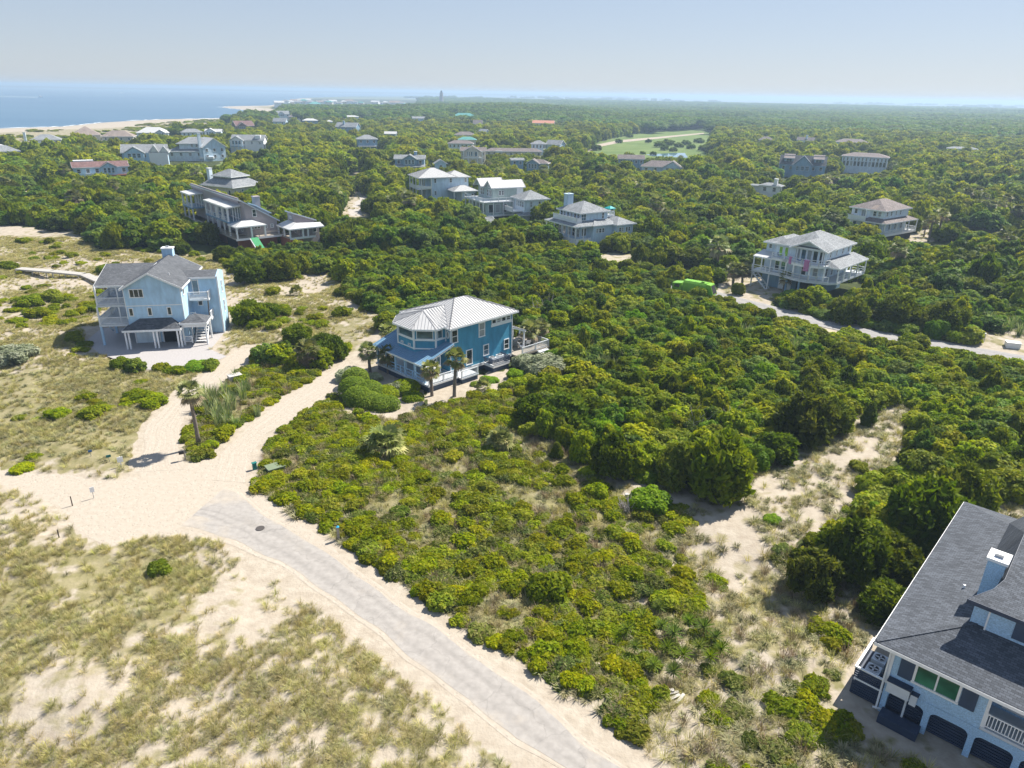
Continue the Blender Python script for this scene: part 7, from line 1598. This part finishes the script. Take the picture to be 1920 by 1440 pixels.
# towels and furniture on the porch house balcony
PH = Matrix.Translation((56.3, 127.1, 0)) @ Matrix.Rotation(R_(45), 4, 'Z')
def towel(lx, ly, ang, w_, drop, label):
    m = MB(); cols = 6; rows = 8; vs = []
    for i in range(rows + 1):
        for j in range(cols + 1):
            t = i / rows; s = j / cols * 2 - 1; ln = t * drop * 2 - drop * .35
            z = -abs(ln) if ln > 0 else -abs(ln); y = -.07 - .04 * math.sin(s * 7) * min(1, abs(ln) * 2) if ln > 0 else .07
            vs.append((s * w_ / 2, y, z))
    for i in range(rows):
        for j in range(cols): a = i * (cols + 1) + j; m.f.append((a, a + 1, a + cols + 2, a + cols + 1))
    m.v = vs; o = m.build('towel', PINK); p = PH @ Vector((lx, ly, 7.2)); o.location = p; o.rotation_euler = (0, 0, R_(45 + ang)); so = o.modifiers.new('thick', 'SOLIDIFY'); so.thickness = .03
    tag(o, label, 'towel')
towel(-2.42, 2.6, -78, .9, 1.3, 'pink towel hanging longest over the curved balcony rail'); towel(-1.7, 6.0, -55 - 60, .75, .9, 'pink towel hung at the inner end of the curved balcony rail')
def chair(M, lx, ly, z, rot, mat, label, s=1.0, group=None):
    p = M @ Vector((lx, ly, z)); o = empty('patio_chair', p, rot, label, 'chair', group); o.scale = (s, s, s)
    MB().box(-.3, .3, -.3, .3, .38, .46).build('seat', mat, o); MB().add([(-.3, .28, .46), (.3, .28, .46), (.3, .5, 1.0), (-.3, .5, 1.0), (-.3, .34, .46), (.3, .34, .46), (.3, .56, 1.0), (-.3, .56, 1.0)], [(0, 1, 2, 3), (7, 6, 5, 4), (0, 4, 5, 1), (1, 5, 6, 2), (2, 6, 7, 3), (3, 7, 4, 0)]).build('backrest', mat, o)
    for a in (-.27, .27):
        for b in (-.27, .27): MB().box(a - .025, a + .025, b - .025, b + .025, 0, .38).build('leg', WHITE, o)
chair(PH, -.2, 8.8, 6.1, .8, CHAIRB, 'blue cushioned chair on the white balcony beside the lime windows'); chair(PH, -1.2, 4.6, 6.1, 1.2, CHAIRB, 'blue chair in the curve of the rounded balcony', 1.0); chair(PH, -1.5, 3.0, 6.1, 1.9, CHAIRB, 'blue chair on the rounded balcony behind the longest pink towel')
p = PH @ Vector((-.2, 9.4, 6.1)); o = empty('patio_table', p, 0, 'white round table on the balcony near the lime windows', 'table'); MB().tube([(0, 0, .7), (0, 0, .75)], [.6, .6], 18).build('tabletop', WHITE, o); MB().tube([(0, 0, 0), (0, 0, .7)], [.06, .06], 8).build('leg', WHITE, o)
BM = Matrix.Translation((-7.8, 83.4, 0)) @ Matrix.Rotation(R_(45), 4, 'Z')
chair(BM, 14.0, 1.2, .85, 2.0, WHITE, 'white chair on the rear deck nearest the teal wall', group='rear deck chairs'); chair(BM, 15.6, 1.6, .85, 3.4, WHITE, 'white chair on the rear deck beside the steps', group='rear deck chairs')
chair(BM, -3.0, 8.2, .95, 1.4, WHITE, 'white chair under the porch roof of the blue house')
p = BM @ Vector((14.8, 3.0, .85)); o = empty('picnic_table', p, .9, 'grey picnic table on the rear deck of the blue house', 'table'); MB().box(-.9, .9, -.4, .4, .7, .76).build('tabletop', WOODG, o)
for s in (-1, 1): MB().box(-.9, .9, s * .75 - .14, s * .75 + .14, .42, .47).build('bench', WOODG, o); MB().box(s * .7 - .05, s * .7 + .05, -.75, .75, 0, .7).build('leg', WOODG, o)
VM = Matrix.Translation((93.8, 182.3, 0)) @ Matrix.Rotation(R_(36), 4, 'Z')
for k, (lx, ly, m_) in enumerate(((.8, 7.5, WHITE), (.9, 9.4, COPPER), (.7, 11.2, COPPER))): chair(VM, lx, ly, 5.05, 1 + k, m_, ['white chair on the veranda house sun deck by the wall', 'orange chair in the middle of the veranda house sun deck', 'orange chair at the outer end of the veranda house sun deck'][k], 1.1)
# pavilion in the sandy yard
x, y, z = pos(1774, 441); o = empty('garden_pavilion', (x, y, z), -.3, 'small white flat roofed pavilion in the sandy yard with palms', 'pavilion'); MB().box(-2.2, 2.2, -1.6, 1.6, 2.5, 2.7).build('roof', WHITE, o)
for a in (-2, 2):
    for b in (-1.4, 1.4): MB().box(a - .1, a + .1, b - .1, b + .1, -.2, 2.5).build('post', WHITE, o)
MB().box(-1.6, 1.6, .8, 1.2, .42, .5).build('bench', WOOD, o)
# boats
def boat(u, v, s, ang, label, wake):
    p = at(u, v, -.6); o = empty('motor_boat', (p.x, p.y, -.6), ang, label, 'boat'); hull = [(-4, -1.4), (2, -1.5), (5, 0), (2, 1.5), (-4, 1.4)]
    m = MB(); n = 5; m.add([(x * .9, y * .7, -.3) for x, y in hull] + [(x, y, 1.1 + (.5 if x > 4 else 0)) for x, y in hull], [tuple(range(n))[::-1], tuple(range(n, 2 * n))] + [(i, (i + 1) % n, n + (i + 1) % n, n + i) for i in range(n)]); m.build('hull', WHITE, o)
    MB().prism([(-1.5, -1.0), (1.4, -1.0), (1.4, 1.0), (-1.5, 1.0)], 1.1, [2.9, 2.3, 2.3, 2.9]).build('cabin', WHITE, o); MB().box(1.2, 1.5, -.8, .8, 1.5, 2.2).build('windscreen', GLASS, o); o.scale = (s, s, s)
    if wake:
        d = Vector((-math.cos(ang), -math.sin(ang), 0)); m = MB(); nrm = Vector((-d.y, d.x, 0))
        for k in range(40):
            t = k / 40; c = d * (4 * s + t * wake); w_ = (2.0 + 5 * t) * (1 - .55 * t); m.add([c - nrm * w_, c + nrm * w_, c + nrm * w_ + d * wake / 46, c - nrm * w_ + d * wake / 46, c + d * wake / 90 + Vector((0, 0, .55))], [(0, 1, 4), (1, 2, 4), (2, 3, 4), (3, 0, 4)])
        w2 = m.build('wake', FOAM); w2.location = (p.x, p.y, -.58); w2['kind'] = 'stuff'
boat(76, 182.5, 1.5, 0.0, 'white motor boat trailing a long wake near the side of the bay', 130); boat(160, 171.3, 2.0, .3, 'white boat far out in the bay, left of the smaller one', 8); boat(228, 175.3, 1.8, .0, 'small white boat in the middle of the bay with short wake', 14)
# distant power station on the far shore
p = at(252, 163, 0); d = 9300; x0 = (252 - 960) / FPX * d * .99
o = empty('power_station', (x0, d * 1.02, 0), 0, 'hazy pair of chimney stacks on the far shore of the bay', 'power station')
for k, (dx, h) in enumerate(((-40, 42), (25, 45))): MB().tube([(dx, 0, -1), (dx, 0, h)], [9, 6], 10).build('stack', CONC, o)
MB().box(-80, 70, 20, 60, -1, 24).build('hall', CONC, o)

# ------------------------------------------------------------------ labels that single out the plants
LMK = [(850, 640, 'the blue house'), (300, 570, 'the light blue house'), (1780, 1180, 'the slate roofed house'), (1520, 490, 'the porch house'), (1640, 410, 'the veranda house'), (1100, 410, 'the chimney house'), (930, 370, 'the twin gable house'), (825, 340, 'the white hipped roof'), (440, 400, 'the long shingle house'), (560, 425, 'the porch cottage'), (428, 335, 'the pagoda roofed house'), (188, 310, 'the red brown shingle house'), (1300, 545, 'the green truck'), (1340, 860, 'the large dark cedar'), (1285, 790, 'the dead shrub'), (1150, 860, 'the round olive cedar'), (1660, 640, 'the far road'), (1895, 645, 'the white utility box'), (270, 285, 'the arched window house'), (660, 390, 'the small road'), (1200, 480, 'the sandy clearing'), (1240, 300, 'the pond house'), (1505, 300, 'the dark lodge'), (1620, 300, 'the window wall house'), (1415, 345, 'the low white house'), (770, 300, 'the chimney gable house'), (885, 285, 'the columned house'), (1010, 300, 'the low blue house'), (1220, 270, 'the golf lawn'), (690, 262, 'the pole house'), (460, 255, 'the balcony gable house'), (1750, 430, 'the two tall palms'), (60, 470, 'the bare dune'), (1600, 830, 'the sand gap'), (1260, 1210, 'the loose boards'), (1850, 860, 'the slate roof end')]
ORD = ['first', 'second', 'third', 'fourth', 'fifth', 'sixth', 'seventh', 'eighth', 'ninth', 'tenth', 'eleventh', 'twelfth']
bucket = {}
for (o, adj, noun, x, y, r) in THINGS:
    u, v, f = px(x, y, r); u, v = float(u), float(v)
    lu, lv, nm = min(LMK, key=lambda q: math.hypot((q[0] - u), (q[1] - v) * 1.6)); du, dv = u - lu, (v - lv) * 1.6
    rel = ('to the right of' if du > 0 else 'to the left of') if abs(du) > abs(dv) else ('in front of' if dv > 0 else 'behind')
    sz = 'small' if r < 1.7 else ('broad' if r > 3.0 else 'medium') if noun != 'palm' else ''
    bucket.setdefault((sz, adj, noun, rel, nm), []).append((u, o))
for (sz, adj, noun, rel, nm), lst in bucket.items():
    lst.sort(key=lambda q: q[0]); n = len(lst)
    for k, (u, o) in enumerate(lst):
        core = ' '.join(w_ for w_ in (sz, adj, noun) if w_)
        pre = '' if n == 1 else ('leftmost ' if k == 0 else 'rightmost ' if k == n - 1 else (ORD[k] + ' from left ' if k < 12 else ORD[n - 1 - k] + ' from right ' if n - 1 - k < 12 else 'central '))
        o['label'] = (pre + core + ' ' + rel + ' ' + nm).strip()
        if len(o['label'].split()) > 15: o['label'] = (pre + ' '.join(w_ for w_ in (sz, adj.split()[0] if adj else '', noun) if w_) + ' ' + rel + ' ' + nm).strip()
vg = [o for o in COL.objects if o.get('group') == 'waterfront village houses']; vg.sort(key=lambda o: o.location.x / o.location.y); by = {}
for o in vg: by.setdefault(o['label'], []).append(o)
for lb, lst in by.items():
    for k, o in enumerate(lst):
        if len(lst) > 1: o['label'] = (ORD[k] + ' from the left of the ' if k else 'leftmost of the ') + lb.replace('house', 'houses')

# ------------------------------------------------------------------ haze: the sea air, one closed box
m = bpy.data.materials.new('sea_air'); m.use_nodes = True; N = m.node_tree.nodes; N.remove(N['Principled BSDF']); pv = N.new('ShaderNodeVolumePrincipled')
pv.inputs['Color'].default_value = (.58, .78, 1.0, 1); pv.inputs['Density'].default_value = .0003; pv.inputs['Anisotropy'].default_value = .2
m.node_tree.links.new(pv.outputs[0], N['Material Output'].inputs['Volume'])
hz = MB().box(-41000, 34000, -33000, 33000, -7.5, 47).build('haze', m); hz['kind'] = 'stuff'
